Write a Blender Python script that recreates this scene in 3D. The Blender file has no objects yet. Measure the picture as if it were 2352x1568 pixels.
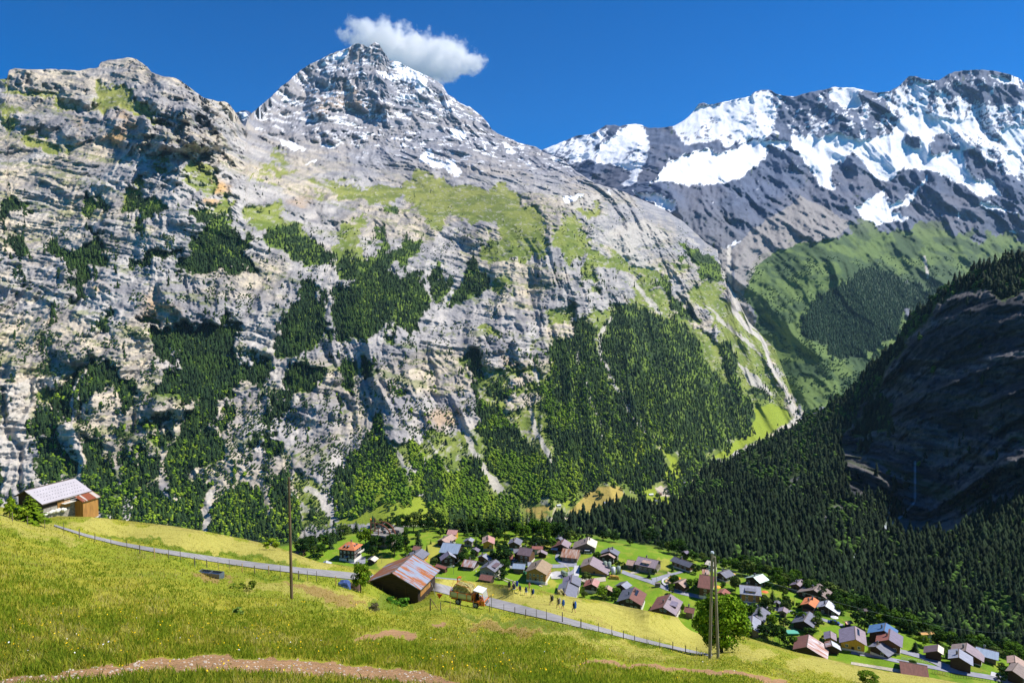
import bpy, math, random
import numpy as np
from mathutils import Vector, Matrix

# ---------------------------------------------------------------- camera, sky, sun, exposure
S = bpy.context.scene
COL = S.collection
PITCH = math.radians(-2.99)
F = 1532.0                      # focal length in units of a 2352 x 1568 frame
cam_d = bpy.data.cameras.new("camera")
cam_d.sensor_width = 36.0
cam_d.lens = 36.0 * F / 2352.0
cam_d.clip_start = 0.5
cam_d.clip_end = 60000
cam = bpy.data.objects.new("camera", cam_d)
cam.location = (0, 0, 0)
cam.rotation_euler = (math.radians(90) + PITCH, 0, 0)
COL.objects.link(cam)
S.camera = cam

SUN = Vector((0.62, 0.10, 0.78)).normalized()      # towards the sun
W = bpy.data.worlds.new("World")
S.world = W
W.use_nodes = True
nt = W.node_tree
bg = nt.nodes["Background"]
sky = nt.nodes.new("ShaderNodeTexSky")
sky.sky_type = 'NISHITA'
sky.sun_disc = False
sky.sun_elevation = math.asin(SUN.z)
sky.sun_rotation = math.atan2(SUN.x, SUN.y)
sky.altitude = 2500
sky.air_density = 1.0
sky.dust_density = 0.0
sky.ozone_density = 3.5
hs = nt.nodes.new("ShaderNodeHueSaturation")
hs.inputs['Saturation'].default_value = 1.5
hs.inputs['Value'].default_value = 1.0
gm = nt.nodes.new("ShaderNodeMixRGB"); gm.blend_type = 'MULTIPLY'; gm.inputs[0].default_value = 1.0
gm.inputs[2].default_value = (0.10, 0.72, 0.88, 1)
nt.links.new(sky.outputs[0], hs.inputs['Color'])
nt.links.new(hs.outputs[0], gm.inputs[1])
nt.links.new(gm.outputs[0], bg.inputs[0])
bg.inputs[1].default_value = 0.115
sd = bpy.data.lights.new("sun", 'SUN')
sd.energy = 5.0
sd.angle = math.radians(0.5)
sd.color = (1.0, 0.94, 0.84)
so = bpy.data.objects.new("sun", sd)
so.rotation_euler = SUN.to_track_quat('Z', 'Y').to_euler()
so.location = (200, -100, 400)
COL.objects.link(so)
S.view_settings.view_transform = 'Standard'
S.view_settings.look = 'None'
S.view_settings.exposure = 0.43
S.view_settings.gamma = 1.0
S.view_settings.use_curve_mapping = False
S.cycles.max_bounces = 12
S.cycles.diffuse_bounces = 2
S.cycles.glossy_bounces = 2
S.cycles.transparent_max_bounces = 12
S.cycles.volume_bounces = 12

# ---------------------------------------------------------------- helpers
CP, SP = math.cos(PITCH), math.sin(PITCH)
def ray(px, py):
    """pixel of the 2352x1568 frame -> direction with y == 1"""
    X = (np.asarray(px, float) - 1176) / F
    Z = -(np.asarray(py, float) - 784) / F
    dy = CP - SP * Z
    return np.stack([X / dy, np.ones_like(X), (SP + CP * Z) / dy], -1)
def project(P):
    P = np.asarray(P, float)
    f = P[..., 1] * CP + P[..., 2] * SP
    u = -P[..., 1] * SP + P[..., 2] * CP
    return 1176 + F * P[..., 0] / f, 784 - F * u / f

def _h(i, j, s):
    n = (i.astype(np.int64) * 374761393 + j.astype(np.int64) * 668265263 + s * 974634777) & 0xffffffff
    n = ((n ^ (n >> 13)) * 1274126177) & 0xffffffff
    n = n ^ (n >> 16)
    return (n & 0xffff) / 65535.0
def vn(x, y, s=0):
    """value noise 0..1"""
    xi = np.floor(x); yi = np.floor(y)
    fx = x - xi; fy = y - yi
    fx = fx * fx * fx * (fx * (fx * 6 - 15) + 10); fy = fy * fy * fy * (fy * (fy * 6 - 15) + 10)
    a = _h(xi, yi, s); b = _h(xi + 1, yi, s); c = _h(xi, yi + 1, s); d = _h(xi + 1, yi + 1, s)
    return (a * (1 - fx) + b * fx) * (1 - fy) + (c * (1 - fx) + d * fx) * fy
def fbm(x, y, s=0, o=4, g=0.5):
    r = 0; a = 1; t = 0
    for k in range(o):
        r = r + a * vn(x + 17.3 * k, y - 9.1 * k, s + k); t += a
        a *= g; x = x * 2.03 + y * 0.11; y = y * 2.03 - x * 0.05
    return r / t
def ridged(x, y, s=0, o=4, g=0.5):
    r = 0; a = 1; t = 0
    for k in range(o):
        r = r + a * (1 - np.abs(2 * vn(x + 7.7 * k, y + 3.1 * k, s + k) - 1)); t += a
        a *= g; x = x * 2.1; y = y * 2.1
    return r / t
def sm(a, b, x):
    t = np.clip((x - a) / (b - a), 0, 1)
    return t * t * (3 - 2 * t)

def rbf(pts, inv=False, reg=0.0015):
    """smooth interpolation of ln(depth) or 1/depth through (px,py,depth) control points"""
    A = np.array(pts, float)
    P = A[:, :2] / 400.0
    v = 1 / A[:, 2] * 100 if inv else np.log(A[:, 2])
    n = len(P)
    def k(r2): return 0.5 * r2 * np.log(r2 + 1e-9)
    D = ((P[:, None] - P[None]) ** 2).sum(-1)
    M = np.zeros((n + 3, n + 3))
    M[:n, :n] = k(D) + np.eye(n) * reg
    M[:n, n] = 1; M[:n, n + 1:] = P; M[n, :n] = 1; M[n + 1:, :n] = P.T
    sol = np.linalg.solve(M, np.concatenate([v, [0, 0, 0]]))
    x0, y0, st = -500, -100, 12
    gx = np.arange(x0, 3200, st); gy = np.arange(y0, 2000, st)
    GX, GY = np.meshgrid(gx / 400.0, gy / 400.0)
    R = sol[n] + sol[n + 1] * GX + sol[n + 2] * GY
    for i in range(n):
        R = R + sol[i] * k((GX - P[i, 0]) ** 2 + (GY - P[i, 1]) ** 2)
    def f(px, py):
        u = np.clip((np.asarray(px, float) - x0) / st, 0, len(gx) - 1.01); w = np.clip((np.asarray(py, float) - y0) / st, 0, len(gy) - 1.01)
        i = u.astype(int); j = w.astype(int); a = u - i; b = w - j
        q = (R[j, i] * (1 - a) + R[j, i + 1] * a) * (1 - b) + (R[j + 1, i] * (1 - a) + R[j + 1, i + 1] * a) * b
        return 100 / np.maximum(q, .25) if inv else np.exp(q)
    return f

# ---- feature masks: outlines of snow, meadow, forest, scree patches on the mountains
RX0, RY0, RS = -100, -20, 2.0
RW, RH = 1330, 830
CR = {'C1': (0, 86.1, .34786), 'C2': (516.8, 57.4, .34786), 'C3': (1205.9, 143.6, .4873), 'C4': (0, 574.2, .36624),
      'C5': (689.1, 574.2, .40276), 'C6': (1263.3, 516.8, .47597), 'C7': (1665.2, 574.2, .5494), 'C0': (0, 1062.3, .3226),
      'V2': (689.1, 1177.1, .19531), 'V3': (1091, 1177.1, .14649), 'V4': (1378.1, 1205.9, .14649), 'V5': (1665.2, 1234.6, .18307),
      'V6': (1952.3, 1320.7, .16993), 'V7': (976.2, 1292, .1709), 'W1': (717.8, 1177.1, .07324), 'W2': (1004.9, 1309.2, .05859),
      'W3': (1136.9, 1314.9, .08789), 'W4': (976.2, 1194.4, .07324), 'W5': (0, 1079.5, .10254), 'W6': (1378.1, 1251.8, .05492), 'W7': (1573.4, 1251.8, .16841), 'D': (0, 0, 1)}
def T(c, pts):
    ox, oy, s = CR[c]
    return [(ox + p[0] * s, oy + p[1] * s) + tuple(p[2:]) for p in pts]
_wc = {}
def warp(px, py):
    k = (np.shape(px), float(np.ravel(px)[0]), float(np.ravel(py)[0]), float(np.ravel(px)[-1]))
    if k not in _wc:
        if len(_wc) > 3: _wc.clear()
        _wc[k] = ((fbm(px / 40, py / 40, 301, 5, .62) - .5) * 60, (fbm(px / 40, py / 40, 311, 5, .62) - .5) * 80)
    return _wc[k]
class Mask:
    def __init__(self, wa=0): self.a = np.zeros((RH, RW), np.float32); self.wa = wa
    def poly(self, c, pts, v=1.0):
        P = np.array(T(c, pts)); P[:, 0] = (P[:, 0] - RX0) / RS; P[:, 1] = (P[:, 1] - RY0) / RS
        x0, y0 = np.floor(P.min(0)).astype(int); x1, y1 = np.ceil(P.max(0)).astype(int) + 1
        x0 = max(x0, 0); y0 = max(y0, 0); x1 = min(x1, RW); y1 = min(y1, RH)
        if x1 <= x0 or y1 <= y0: return self
        X, Y = np.meshgrid(np.arange(x0, x1) + .5, np.arange(y0, y1) + .5)
        ins = np.zeros(X.shape, bool)
        n = len(P)
        for i in range(n):
            xa, ya = P[i]; xb, yb = P[(i + 1) % n]
            if ya == yb: continue
            ins ^= ((ya > Y) != (yb > Y)) & (X < (xb - xa) * (Y - ya) / (yb - ya) + xa)
        s = self.a[y0:y1, x0:x1]
        s[ins] = v
        return self
    def polys(self, c, L, v=1.0):
        for p in L: self.poly(c, p, v)
        return self
    def line(self, c, pts, w, v=1.0):
        P = np.array(T(c, [p[:2] for p in pts]))
        ws = [p[2] if len(p) > 2 else w for p in pts]
        for i in range(len(P) - 1):
            a, b = P[i], P[i + 1]; d = b - a; L = math.hypot(*d) + 1e-6; nrm = np.array([-d[1], d[0]]) / L
            wa, wb = ws[i], ws[i + 1]; e = d / L * min(wa, wb) * .5
            self.poly('D', [tuple(a - e + nrm * wa), tuple(b + e + nrm * wb), tuple(b + e - nrm * wb), tuple(a - e - nrm * wa)], v)
        return self
    def blur(self, r):
        a = self.a
        for ax in (0, 1):
            for _ in range(2):
                c = np.cumsum(np.pad(a, [(r + 1, r) if k == ax else (0, 0) for k in (0, 1)], mode='edge'), axis=ax, dtype=np.float64)
                n = a.shape[ax]
                a = (np.take(c, np.arange(2 * r + 1, 2 * r + 1 + n), ax) - np.take(c, np.arange(0, n), ax)) / (2 * r + 1)
        self.a = a.astype(np.float32)
        return self
    def __call__(self, px, py):
        if self.wa:
            wx, wy = warp(px, py); px = px + wx * self.wa; py = py + wy * self.wa
        u = np.clip((px - RX0) / RS - .5, 0, RW - 1.01); w = np.clip((py - RY0) / RS - .5, 0, RH - 1.01)
        i = u.astype(int); j = w.astype(int); a = u - i; b = w - j; A = self.a
        return (A[j, i] * (1 - a) + A[j, i + 1] * a) * (1 - b) + (A[j + 1, i] * (1 - a) + A[j + 1, i + 1] * a) * b

# ---- meshes
def mesh_np(name, V, Fq, mat=None, smooth=False, col=None, mats=None, midx=None):
    """V (n,3), Fq (m,k) -> mesh"""
    V = np.ascontiguousarray(V, np.float32); Fq = np.ascontiguousarray(Fq, np.int32)
    me = bpy.data.meshes.new(name)
    m, k = Fq.shape
    me.vertices.add(len(V)); me.vertices.foreach_set('co', V.ravel())
    me.loops.add(m * k); me.loops.foreach_set('vertex_index', Fq.ravel())
    me.polygons.add(m)
    me.polygons.foreach_set('loop_start', np.arange(0, m * k, k, dtype=np.int32))
    me.polygons.foreach_set('loop_total', np.full(m, k, np.int32))
    if smooth: me.polygons.foreach_set('use_smooth', np.ones(m, bool))
    if mats:
        for q in mats: me.materials.append(q)
        if midx is not None: me.polygons.foreach_set('material_index', np.asarray(midx, np.int32))
    elif mat: me.materials.append(mat)
    me.update(calc_edges=True)
    if col is not None:
        ca = me.color_attributes.new('Col', 'FLOAT_COLOR', 'POINT')
        c4 = np.ones((len(V), 4), np.float32); c4[:, :3] = col
        ca.data.foreach_set('color', c4.ravel())
    me.validate(clean_customdata=False)
    return me
def obj(name, me, parent=None, loc=None, label=None, cat=None, group=None, kind=None):
    o = bpy.data.objects.new(name, me)
    COL.objects.link(o)
    if parent: o.parent = parent
    if loc is not None: o.location = loc
    if label: o['label'] = label
    if cat: o['category'] = cat
    if group: o['group'] = group
    if kind: o['kind'] = kind
    return o
def srgb(r, g, b):
    f = lambda c: c / 12.92 if c <= 0.04045 else ((c + 0.055) / 1.055) ** 2.4
    return (f(r / 255), f(g / 255), f(b / 255))

_mc = {}
def mat_simple(key, c, rough=0.8, metal=0.0, var=0.25, scale=1.5, bump=0.0, stretch=(1, 1, 1), c2=None, detail=6, coat=0):
    if key in _mc: return _mc[key]
    m = bpy.data.materials.new(key); m.use_nodes = True
    n = m.node_tree; b = n.nodes['Principled BSDF']
    tc = n.nodes.new('ShaderNodeTexCoord'); mp = n.nodes.new('ShaderNodeMapping')
    mp.inputs['Scale'].default_value = stretch
    no = n.nodes.new('ShaderNodeTexNoise'); no.inputs['Scale'].default_value = scale; no.inputs['Detail'].default_value = detail
    mr = n.nodes.new('ShaderNodeMapRange'); mr.inputs[1].default_value = .35; mr.inputs[2].default_value = .65
    mx = n.nodes.new('ShaderNodeMixRGB')
    if c2 is None:
        c2 = tuple(min(1, x * (1 + var)) for x in c); c = tuple(x * (1 - var) for x in c)
    mx.inputs[1].default_value = (*c, 1); mx.inputs[2].default_value = (*c2, 1)
    n.links.new(tc.outputs['Object'], mp.inputs[0]); n.links.new(mp.outputs[0], no.inputs[0])
    n.links.new(no.outputs[0], mr.inputs[0]); n.links.new(mr.outputs[0], mx.inputs[0]); n.links.new(mx.outputs[0], b.inputs['Base Color'])
    b.inputs['Roughness'].default_value = rough; b.inputs['Metallic'].default_value = metal
    if coat: b.inputs['Coat Weight'].default_value = coat
    if bump:
        bp = n.nodes.new('ShaderNodeBump'); bp.inputs['Strength'].default_value = .6; bp.inputs['Distance'].default_value = bump
        n.links.new(no.outputs[0], bp.inputs['Height']); n.links.new(bp.outputs[0], b.inputs['Normal'])
    _mc[key] = m
    return m
def mat_attr(key, rough=0.9, scale=0.2, lo=0.7, hi=1.3, bump=0.0, spec=0.2, scale2=None, trans=0.0, stretch=(1, 1, 1)):
    """colour from the mesh's own Col attribute, broken up by two scales of noise"""
    if key in _mc: return _mc[key]
    m = bpy.data.materials.new(key); m.use_nodes = True
    n = m.node_tree; b = n.nodes['Principled BSDF']
    at = n.nodes.new('ShaderNodeAttribute'); at.attribute_name = 'Col'
    tc = n.nodes.new('ShaderNodeTexCoord')
    mp = n.nodes.new('ShaderNodeMapping'); mp.inputs['Scale'].default_value = stretch; n.links.new(tc.outputs['Object'], mp.inputs[0])
    no = n.nodes.new('ShaderNodeTexNoise'); no.inputs['Scale'].default_value = scale; no.inputs['Detail'].default_value = 8; no.inputs['Roughness'].default_value = .7
    n.links.new(mp.outputs[0], no.inputs[0])
    mr = n.nodes.new('ShaderNodeMapRange'); mr.inputs[1].default_value = .3; mr.inputs[2].default_value = .7; mr.inputs[3].default_value = lo; mr.inputs[4].default_value = hi
    n.links.new(no.outputs[0], mr.inputs[0])
    mx = n.nodes.new('ShaderNodeVectorMath'); mx.operation = 'MULTIPLY'
    n.links.new(at.outputs['Color'], mx.inputs[0]); n.links.new(mr.outputs[0], mx.inputs[1])
    n.links.new(mx.outputs[0], b.inputs['Base Color'])
    b.inputs['Roughness'].default_value = rough; b.inputs['Specular IOR Level'].default_value = spec
    if bump:
        bp = n.nodes.new('ShaderNodeBump'); bp.inputs['Strength'].default_value = .8; bp.inputs['Distance'].default_value = bump
        n.links.new(no.outputs[0], bp.inputs['Height']); n.links.new(bp.outputs[0], b.inputs['Normal'])
    _mc[key] = m
    return m

# ---- a relief surface given by its distance in every direction it can be seen in
class Sheet:
    def __init__(s, depth, x0, x1, dx, top, bot, rows, disp=None, jag=0.0, skirt=((60, -60), (300, -400))):
        s.depth = depth; s.disp = disp
        s.top = np.array(top, float); s.bot = np.array(bot, float)
        xs = np.arange(x0, x1 + dx * .5, dx)
        ty = np.interp(xs, s.top[:, 0], s.top[:, 1]); by = np.interp(xs, s.bot[:, 0], s.bot[:, 1])
        if jag: ty = ty + jag * (fbm(xs / 9.0, xs * 0, 5, 3) - .5) * 2
        t = np.linspace(0, 1, rows)[:, None]
        s.PY = by[None] * (1 - t) + ty[None] * t
        s.PX = np.broadcast_to(xs[None], s.PY.shape).copy()
        s.base = depth(s.PX, s.PY)
        s.skirt = skirt
    def world(s, px, py):
        px = np.asarray(px, float); py = np.asarray(py, float)
        d = s.depth(px, py)
        P = ray(px, py) * d[..., None]
        if s.disp is not None:
            d = d + s.disp(px, py, P)
            P = ray(px, py) * d[..., None]
        return P
    def build(s, name, mat, colf, kind='structure', smooth=True, label=None):
        P = s.world(s.PX, s.PY)
        C = colf(s.PX, s.PY, P)
        tp = P[-1]; hd = tp[:, :2] / np.linalg.norm(tp[:, :2], axis=1)[:, None]
        rows = [P]; cols = [C]
        for a, b in s.skirt:
            q = tp.copy(); q[:, :2] += hd * a; q[:, 2] += b
            rows.append(q[None]); cols.append(C[-1:])
        P = np.concatenate(rows, 0); C = np.concatenate(cols, 0)
        r, c = P.shape[:2]
        i = np.arange(r * c).reshape(r, c)
        Fq = np.stack([i[:-1, :-1], i[:-1, 1:], i[1:, 1:], i[1:, :-1]], -1).reshape(-1, 4)
        me = mesh_np(name, P.reshape(-1, 3), Fq, mat, smooth, C.reshape(-1, 3))
        o = obj(name, me, kind=kind)
        return o
def mixc(C, w, c):
    w = np.clip(w, 0, 1)[..., None]
    return C * (1 - w) + np.asarray(c, float) * w
# ---------------------------------------------------------------- mountains: where meadow, forest, scree and snow lie
SKY_A = T('D', [(-400, 190)]) + T('C1', [(0, 275), (45, 272), (60, 215), (100, 205), (170, 212), (230, 215), (330, 208), (520, 220), (600, 205), (650, 200), (665, 165), (720, 150), (800, 142), (850, 130), (900, 145), (970, 190), (1000, 230), (1080, 258), (1160, 270), (1230, 310), (1290, 360), (1340, 395), (1400, 412), (1440, 425), (1480, 420), (1520, 445), (1550, 490), (1590, 560), (1620, 590)]) + \
    T('C2', [(150, 620), (170, 590), (240, 530), (330, 450), (370, 405), (420, 375), (450, 340), (500, 300), (560, 260), (640, 225), (700, 190), (760, 170), (810, 155), (850, 130), (880, 122), (910, 130), (940, 152), (965, 130), (990, 114), (1015, 125), (1050, 180), (1075, 215), (1090, 238), (1130, 238), (1180, 262), (1250, 300), (1330, 335), (1400, 370), (1440, 400), (1470, 460), (1510, 480), (1560, 520), (1620, 545), (1680, 590), (1730, 640), (1760, 690), (1800, 715), (1900, 760), (1960, 785), (2050, 805), (2090, 825)]) + \
    T('C3', [(80, 420), (180, 460), (250, 520), (330, 570), (440, 600), (560, 650), (650, 690), (760, 760), (850, 850), (900, 880), (950, 900)]) + [(1672, 600), (1690, 680), (1720, 740), (1780, 800), (1830, 930), (1860, 965)]
SKY_B = [(500, 262), (548, 258), (556, 254), (566, 255), (576, 258), (600, 300), (900, 420), (1200, 372)] + T('C3', [(80, 412), (150, 385), (200, 365), (240, 345), (300, 342), (345, 320), (380, 295), (420, 295), (450, 300), (500, 290), (540, 290), (580, 308), (640, 308), (700, 300), (740, 280), (780, 245), (820, 195), (840, 190), (870, 200), (920, 190), (1000, 172), (1060, 160), (1080, 140), (1120, 130), (1160, 130), (1180, 145), (1210, 155), (1270, 160), (1340, 140), (1400, 130), (1450, 117), (1500, 118), (1550, 120), (1600, 130), (1660, 145), (1720, 135), (1760, 115), (1790, 85), (1810, 65), (1840, 65), (1880, 80), (1950, 85), (1980, 65), (2020, 45), (2080, 38), (2150, 33), (2220, 42), (2280, 55), (2330, 75), (2352, 95), (2700, 140)])

G = Mask(1); FO = Mask(1); SC = Mask(.3); SN = Mask(.45); OC = Mask(1); DK = Mask(.8); BR = Mask(.25); TAN = Mask(.1)
G.polys('C1', [[(0,275),(70,285),(150,330),(260,370),(330,400),(400,410),(420,470),(370,480),(300,430),(210,400),(140,390),(60,370),(0,400)],
 [(530,475),(610,400),(640,320),(720,300),(740,360),(900,400),(1000,480),(1150,560),(1230,600),(1100,560),(980,545),(880,520),(700,470)],
 [(0,480),(120,490),(170,530),(80,600),(0,580)], [(120,620),(230,630),(400,720),(420,790),(300,760),(150,720)], [(440,710),(560,720),(500,760),(440,830)],
 [(940,810),(1080,820),(1150,870),(1100,870),(960,830)], [(1220,800),(1400,790),(1450,870),(1300,900),(1210,880)], [(1220,910),(1430,900),(1400,980),(1250,1010)],
 [(1290,1090),(1400,1050),(1550,1120),(1500,1170),(1340,1130)], [(1620,1190),(1700,1150),(1790,1120),(1980,1165),(1830,1185),(1880,1230),(2060,1290),(2130,1380),(2000,1320),(1850,1260),(1700,1280),(1620,1250)],
 [(2200,1340),(2311,1270),(2311,1420),(2200,1520)], [(1760,760),(1880,770),(1960,830),(1850,830)], [(1780,850),(1900,840),(1960,880),(1850,890)],[(830,980),(960,940),(1010,960),(930,1010),(850,1100),(800,1120)],[(130,380),(260,350),(420,430),(520,440),(500,480),(300,450)]])
G.polys('C2', [[(530,1000),(640,1020),(680,1070),(600,1060)], [(650,1000),(760,1010),(850,1060),(1000,1060),(1080,1060),(1150,1090),(1160,1180),(1050,1190),(1000,1150),(850,1140),(720,1140),(700,1100),(690,1050)],
 [(1140,1020),(1250,1030),(1330,990),(1450,1030),(1600,1050),(1850,1060),(1960,1100),(1960,1200),(2040,1250),(2080,1330),(2100,1440),(2120,1568),(1700,1568),(1660,1450),(1800,1370),(1700,1330),(1600,1330),(1480,1250),(1400,1330),(1300,1320),(1230,1240),(1280,1200),(1200,1180),(1150,1100)],
 [(680,1430),(860,1320),(930,1230),(940,1330),(870,1390),(900,1500),(900,1568),(720,1568)], [(220,935),(400,920),(500,960),(420,990),(270,965)],[(100,1020),(260,980),(330,1010),(170,1040)],[(580,1090),(690,1090),(640,1150)],[(250,1060),(380,1060),(300,1090)]])
G.polys('C3', [[(0,660),(80,720),(95,900),(0,910)], [(130,820),(190,730),(340,840),(345,900),(190,920)],[(210,700),(330,640),(350,700),(260,740)],[(330,880),(420,900),(380,960),(300,970)]])
G.polys('C6', [[(120,0),(240,90),(170,140),(60,120),(0,90),(0,0)],[(250,100),(330,100),(560,260),(590,310),(480,300),(380,250),(290,160)], [(380,280),(470,290),(600,410),(720,500),(880,570),(900,620),(740,600),(640,500),(560,480),(480,440),(400,390)], [(680,290),(760,265),(900,410),(1010,530),(1050,640),(960,600),(820,480),(690,370)], [(730,590),(900,600),(940,700),(800,680)],
 [(200,420),(290,380),(300,440),(240,540),(200,480)], [(150,180),(210,170),(230,300),(160,280)], [(560,140),(640,170),(680,210),(620,200)], [(760,260),(830,280),(900,340),(800,320)],[(930,720),(1010,740),(1120,860),(1100,900),(1000,880),(940,800)]])
G.polys('C5', [[(1080,170),(1160,150),(1230,200),(1170,260),(1100,210)],[(1420,380),(1560,300),(1580,360),(1480,400)],[(1020,460),(1160,450),(1100,500),(1030,510)],[(880,610),(960,600),(940,740),(890,660)],[(1650,230),(1720,210),(1740,270),(1660,280)],
 [(1060,700),(1180,680),(1330,640),(1420,700),(1380,800),(1300,860),(1200,860),(1080,820)],[(1200,900),(1330,860),(1380,1000),(1330,1080),(1230,1000)],[(640,1110),(700,1040),(780,1030),(900,1080),(1000,1180),(1090,1120),(1100,1230),(1040,1250),(930,1240),(800,1160),(700,1150)],[(1290,520),(1440,520),(1350,570)],[(0,1360),(60,1380),(160,1500),(180,1568),(0,1568)],[(1390,330),(1560,310),(1570,400),(1420,430)]])
G.polys('C4', [[(340,1000),(330,880),(420,790),(520,740),(440,900),(380,1010)],[(850,380),(1000,390),(990,470),(880,450)],[(940,490),(1110,560),(1090,600),(960,570)],[(1100,480),(1340,480),(1300,520),(1120,540)],[(1870,1400),(1960,1420),(2050,1568),(1880,1568)],[(660,1180),(480,1130),(520,1200)],[(200,880),(340,850),(300,960),(180,960)],[(0,900),(60,880),(40,1100),(0,1120)]])
G.polys('C5', [[(1000,600),(1180,700),(1400,700),(1560,480),(1780,320),(1996,360),(1996,1568),(600,1568),(200,1568),(240,1240),(360,1080),(560,1110),(700,1070),(860,1060),(1000,1040),(1010,900),(960,750)]], .85)
G.polys('C6', [[(200,420),(300,380),(460,300),(700,500),(900,620),(1100,820),(1200,930),(1100,1000),(900,1100),(640,1290),(200,1330),(0,1330),(0,640)]], .85)
G.polys('C5', [[(1180,850),(1340,820),(1350,900),(1200,930)],[(1280,560),(1500,520),(1480,640),(1320,640)],[(1300,680),(1330,780),(1200,790)]], .2)
# brighter hay meadow on the valley side and floor
BR.polys('C5', [[(180,1568),(330,1500),(425,1475),(430,1410),(405,1352),(470,1375),(560,1440),(650,1395),(685,1400),(710,1440),(770,1500),(820,1568)]])
BR.polys('C6', [[(990,880),(1060,870),(1160,890),(1150,950),(1060,1000),(950,1060),(850,1120),(780,1140),(860,1070),(960,1000),(990,930)], [(400,1030),(440,1035),(462,1090),(430,1155),(388,1120)], [(530,1055),(625,1150),(645,1200),(570,1245),(530,1210),(580,1150)], [(430,1270),(500,1255),(520,1310),(670,1310),(660,1350),(540,1370),(470,1310)],[(60,1430),(200,1415),(150,1475),(50,1480)],[(1200,820),(1260,800),(1290,850),(1230,880)],[(440,1220),(480,1200),(470,1250)],[(60,1330),(110,1320),(80,1370)]])
TAN.polys('C5', [[(1285,1472),(1420,1452),(1442,1480),(1330,1500),(1285,1492)], [(1530,1495),(1640,1385),(1700,1350),(1830,1352),(1850,1400),(1720,1485),(1560,1512)],[(1340,1505),(1420,1495),(1400,1530),(1330,1525)]])
FO.polys('C1', [[(0,1040),(100,1100),(210,1110),(200,1170),(60,1180),(0,1220)], [(540,1060),(600,1000),(700,1080),(720,1130),(590,1160),(540,1110)], [(780,1150),(850,1070),(930,990),(945,1010),(890,1130),(850,1160)], [(900,1090),(960,1040),(1050,1080),(1105,1150),(1080,1190),(960,1190),(980,1240),(920,1240)],
 [(570,1240),(660,1240),(670,1310),(600,1310)], [(20,1340),(180,1370),(200,1400),(60,1420)], [(310,1430),(380,1380),(470,1410),(550,1370),(600,1340),(650,1340),(680,1480),(580,1568),(480,1568),(450,1500),(330,1500)], [(880,1450),(1000,1400),(1080,1400),(1190,1430),(1210,1490),(1060,1480),(880,1530)],
 [(1250,1180),(1300,1130),(1400,1130),(1530,1180),(1570,1260),(1660,1360),(1640,1400),(1580,1450),(1700,1500),(1730,1568),(1180,1568),(1250,1450),(1270,1300),(1340,1280),(1420,1260)], [(1710,1330),(1760,1260),(1900,1270),(2100,1340),(2170,1480),(2130,1510),(1920,1500),(1880,1420),(1900,1370),(1720,1360)]])
FO.polys('C2', [[(1020,1210),(1150,1200),(1200,1250),(1180,1290),(1080,1250)], [(1170,1370),(1270,1370),(1290,1430),(1240,1480),(1180,1568),(1090,1568),(1100,1480),(1170,1450)], [(940,1390),(1030,1390),(1060,1460),(1060,1520),(980,1440)], [(740,1510),(1060,1510),(1060,1568),(740,1568)]])
FO.polys('C5', [[(0,0),(160,0),(175,90),(0,90)], [(200,60),(500,50),(600,0),(640,20),(620,100),(560,90),(500,130),(300,130),(200,110)], [(190,190),(330,150),(460,130),(560,130),(660,100),(700,130),(720,230),(750,320),(740,370),(700,420),(640,490),(580,430),(520,440),(420,490),(340,480),(210,500),(180,420)], [(0,170),(60,160),(110,220),(135,330),(140,480),(0,540)],
 [(740,140),(800,80),(860,200),(790,320),(760,260)], [(930,100),(960,40),(1040,110),(1100,200),(1060,240),(980,250),(860,300),(800,370),(840,290),(900,200)], [(360,600),(400,590),(420,700),(360,760)], [(240,650),(320,640),(330,760),(290,810),(240,760)], [(480,480),(540,460),(530,560),(480,550)],
 [(960,560),(1050,570),(1060,640),(1000,740),(1010,850),(1180,930),(1210,1000),(1280,1060),(1330,1180),(1430,1260),(1440,1380),(1280,1440),(1180,1400),(1090,1250),(1100,1150),(1040,1060),(1000,950),(960,700)],
 [(200,1340),(240,1200),(330,1170),(380,1050),(470,1050),(500,1180),(620,1300),(640,1400),(560,1450),(470,1380),(410,1350),(430,1440),(330,1500),(240,1560),(200,1500)], [(570,1110),(650,1110),(700,1200),(780,1160),(830,1230),(930,1230),(1040,1240),(1090,1400),(1180,1450),(1250,1470),(1280,1620),(830,1620),(700,1440),(640,1300)],
 [(1350,820),(1500,640),(1560,560),(1600,560),(1700,650),(1780,800),(1900,950),(1996,1050),(1996,1400),(1900,1370),(1700,1340),(1560,1420),(1440,1420),(1560,1250),(1500,1100),(1420,950)], [(1570,400),(1640,430),(1700,600),(1620,680),(1560,500)], [(1800,290),(1996,350),(1996,1050),(1850,850),(1740,600),(1750,450)], [(540,800),(590,780),(610,830),(560,860)], [(400,960),(470,920),(490,1040),(400,1040)],[(1080,760),(1180,740),(1190,860),(1110,860)]])
FO.polys('C6', [[(290,360),(480,430),(620,460),(720,600),(740,700),(940,840),(990,920),(940,1030),(860,1080),(800,1110),(680,1200),(640,1160),(540,1050),(440,980),(370,880),(330,790),(250,650),(230,540),(290,430)], [(0,600),(160,480),(240,600),(270,700),(330,820),(420,960),(530,1060),(560,1240),(440,1260),(240,1260),(130,1310),(0,1310)], [(550,1200),(720,1180),(700,1290),(560,1300)], [(600,120),(700,100),(840,220),(850,290),(720,250),(680,180)],[(500,290),(600,310),(700,450),(640,460),(560,380)],[(820,590),(900,590),(940,760),(940,840),(840,760)],[(950,770),(1050,790),(1080,860),(980,850)]], 1.0)
FO.polys('C6', [[(380,1040),(470,1040),(480,1130),(440,1170),(380,1150)],], 1.0)
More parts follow.
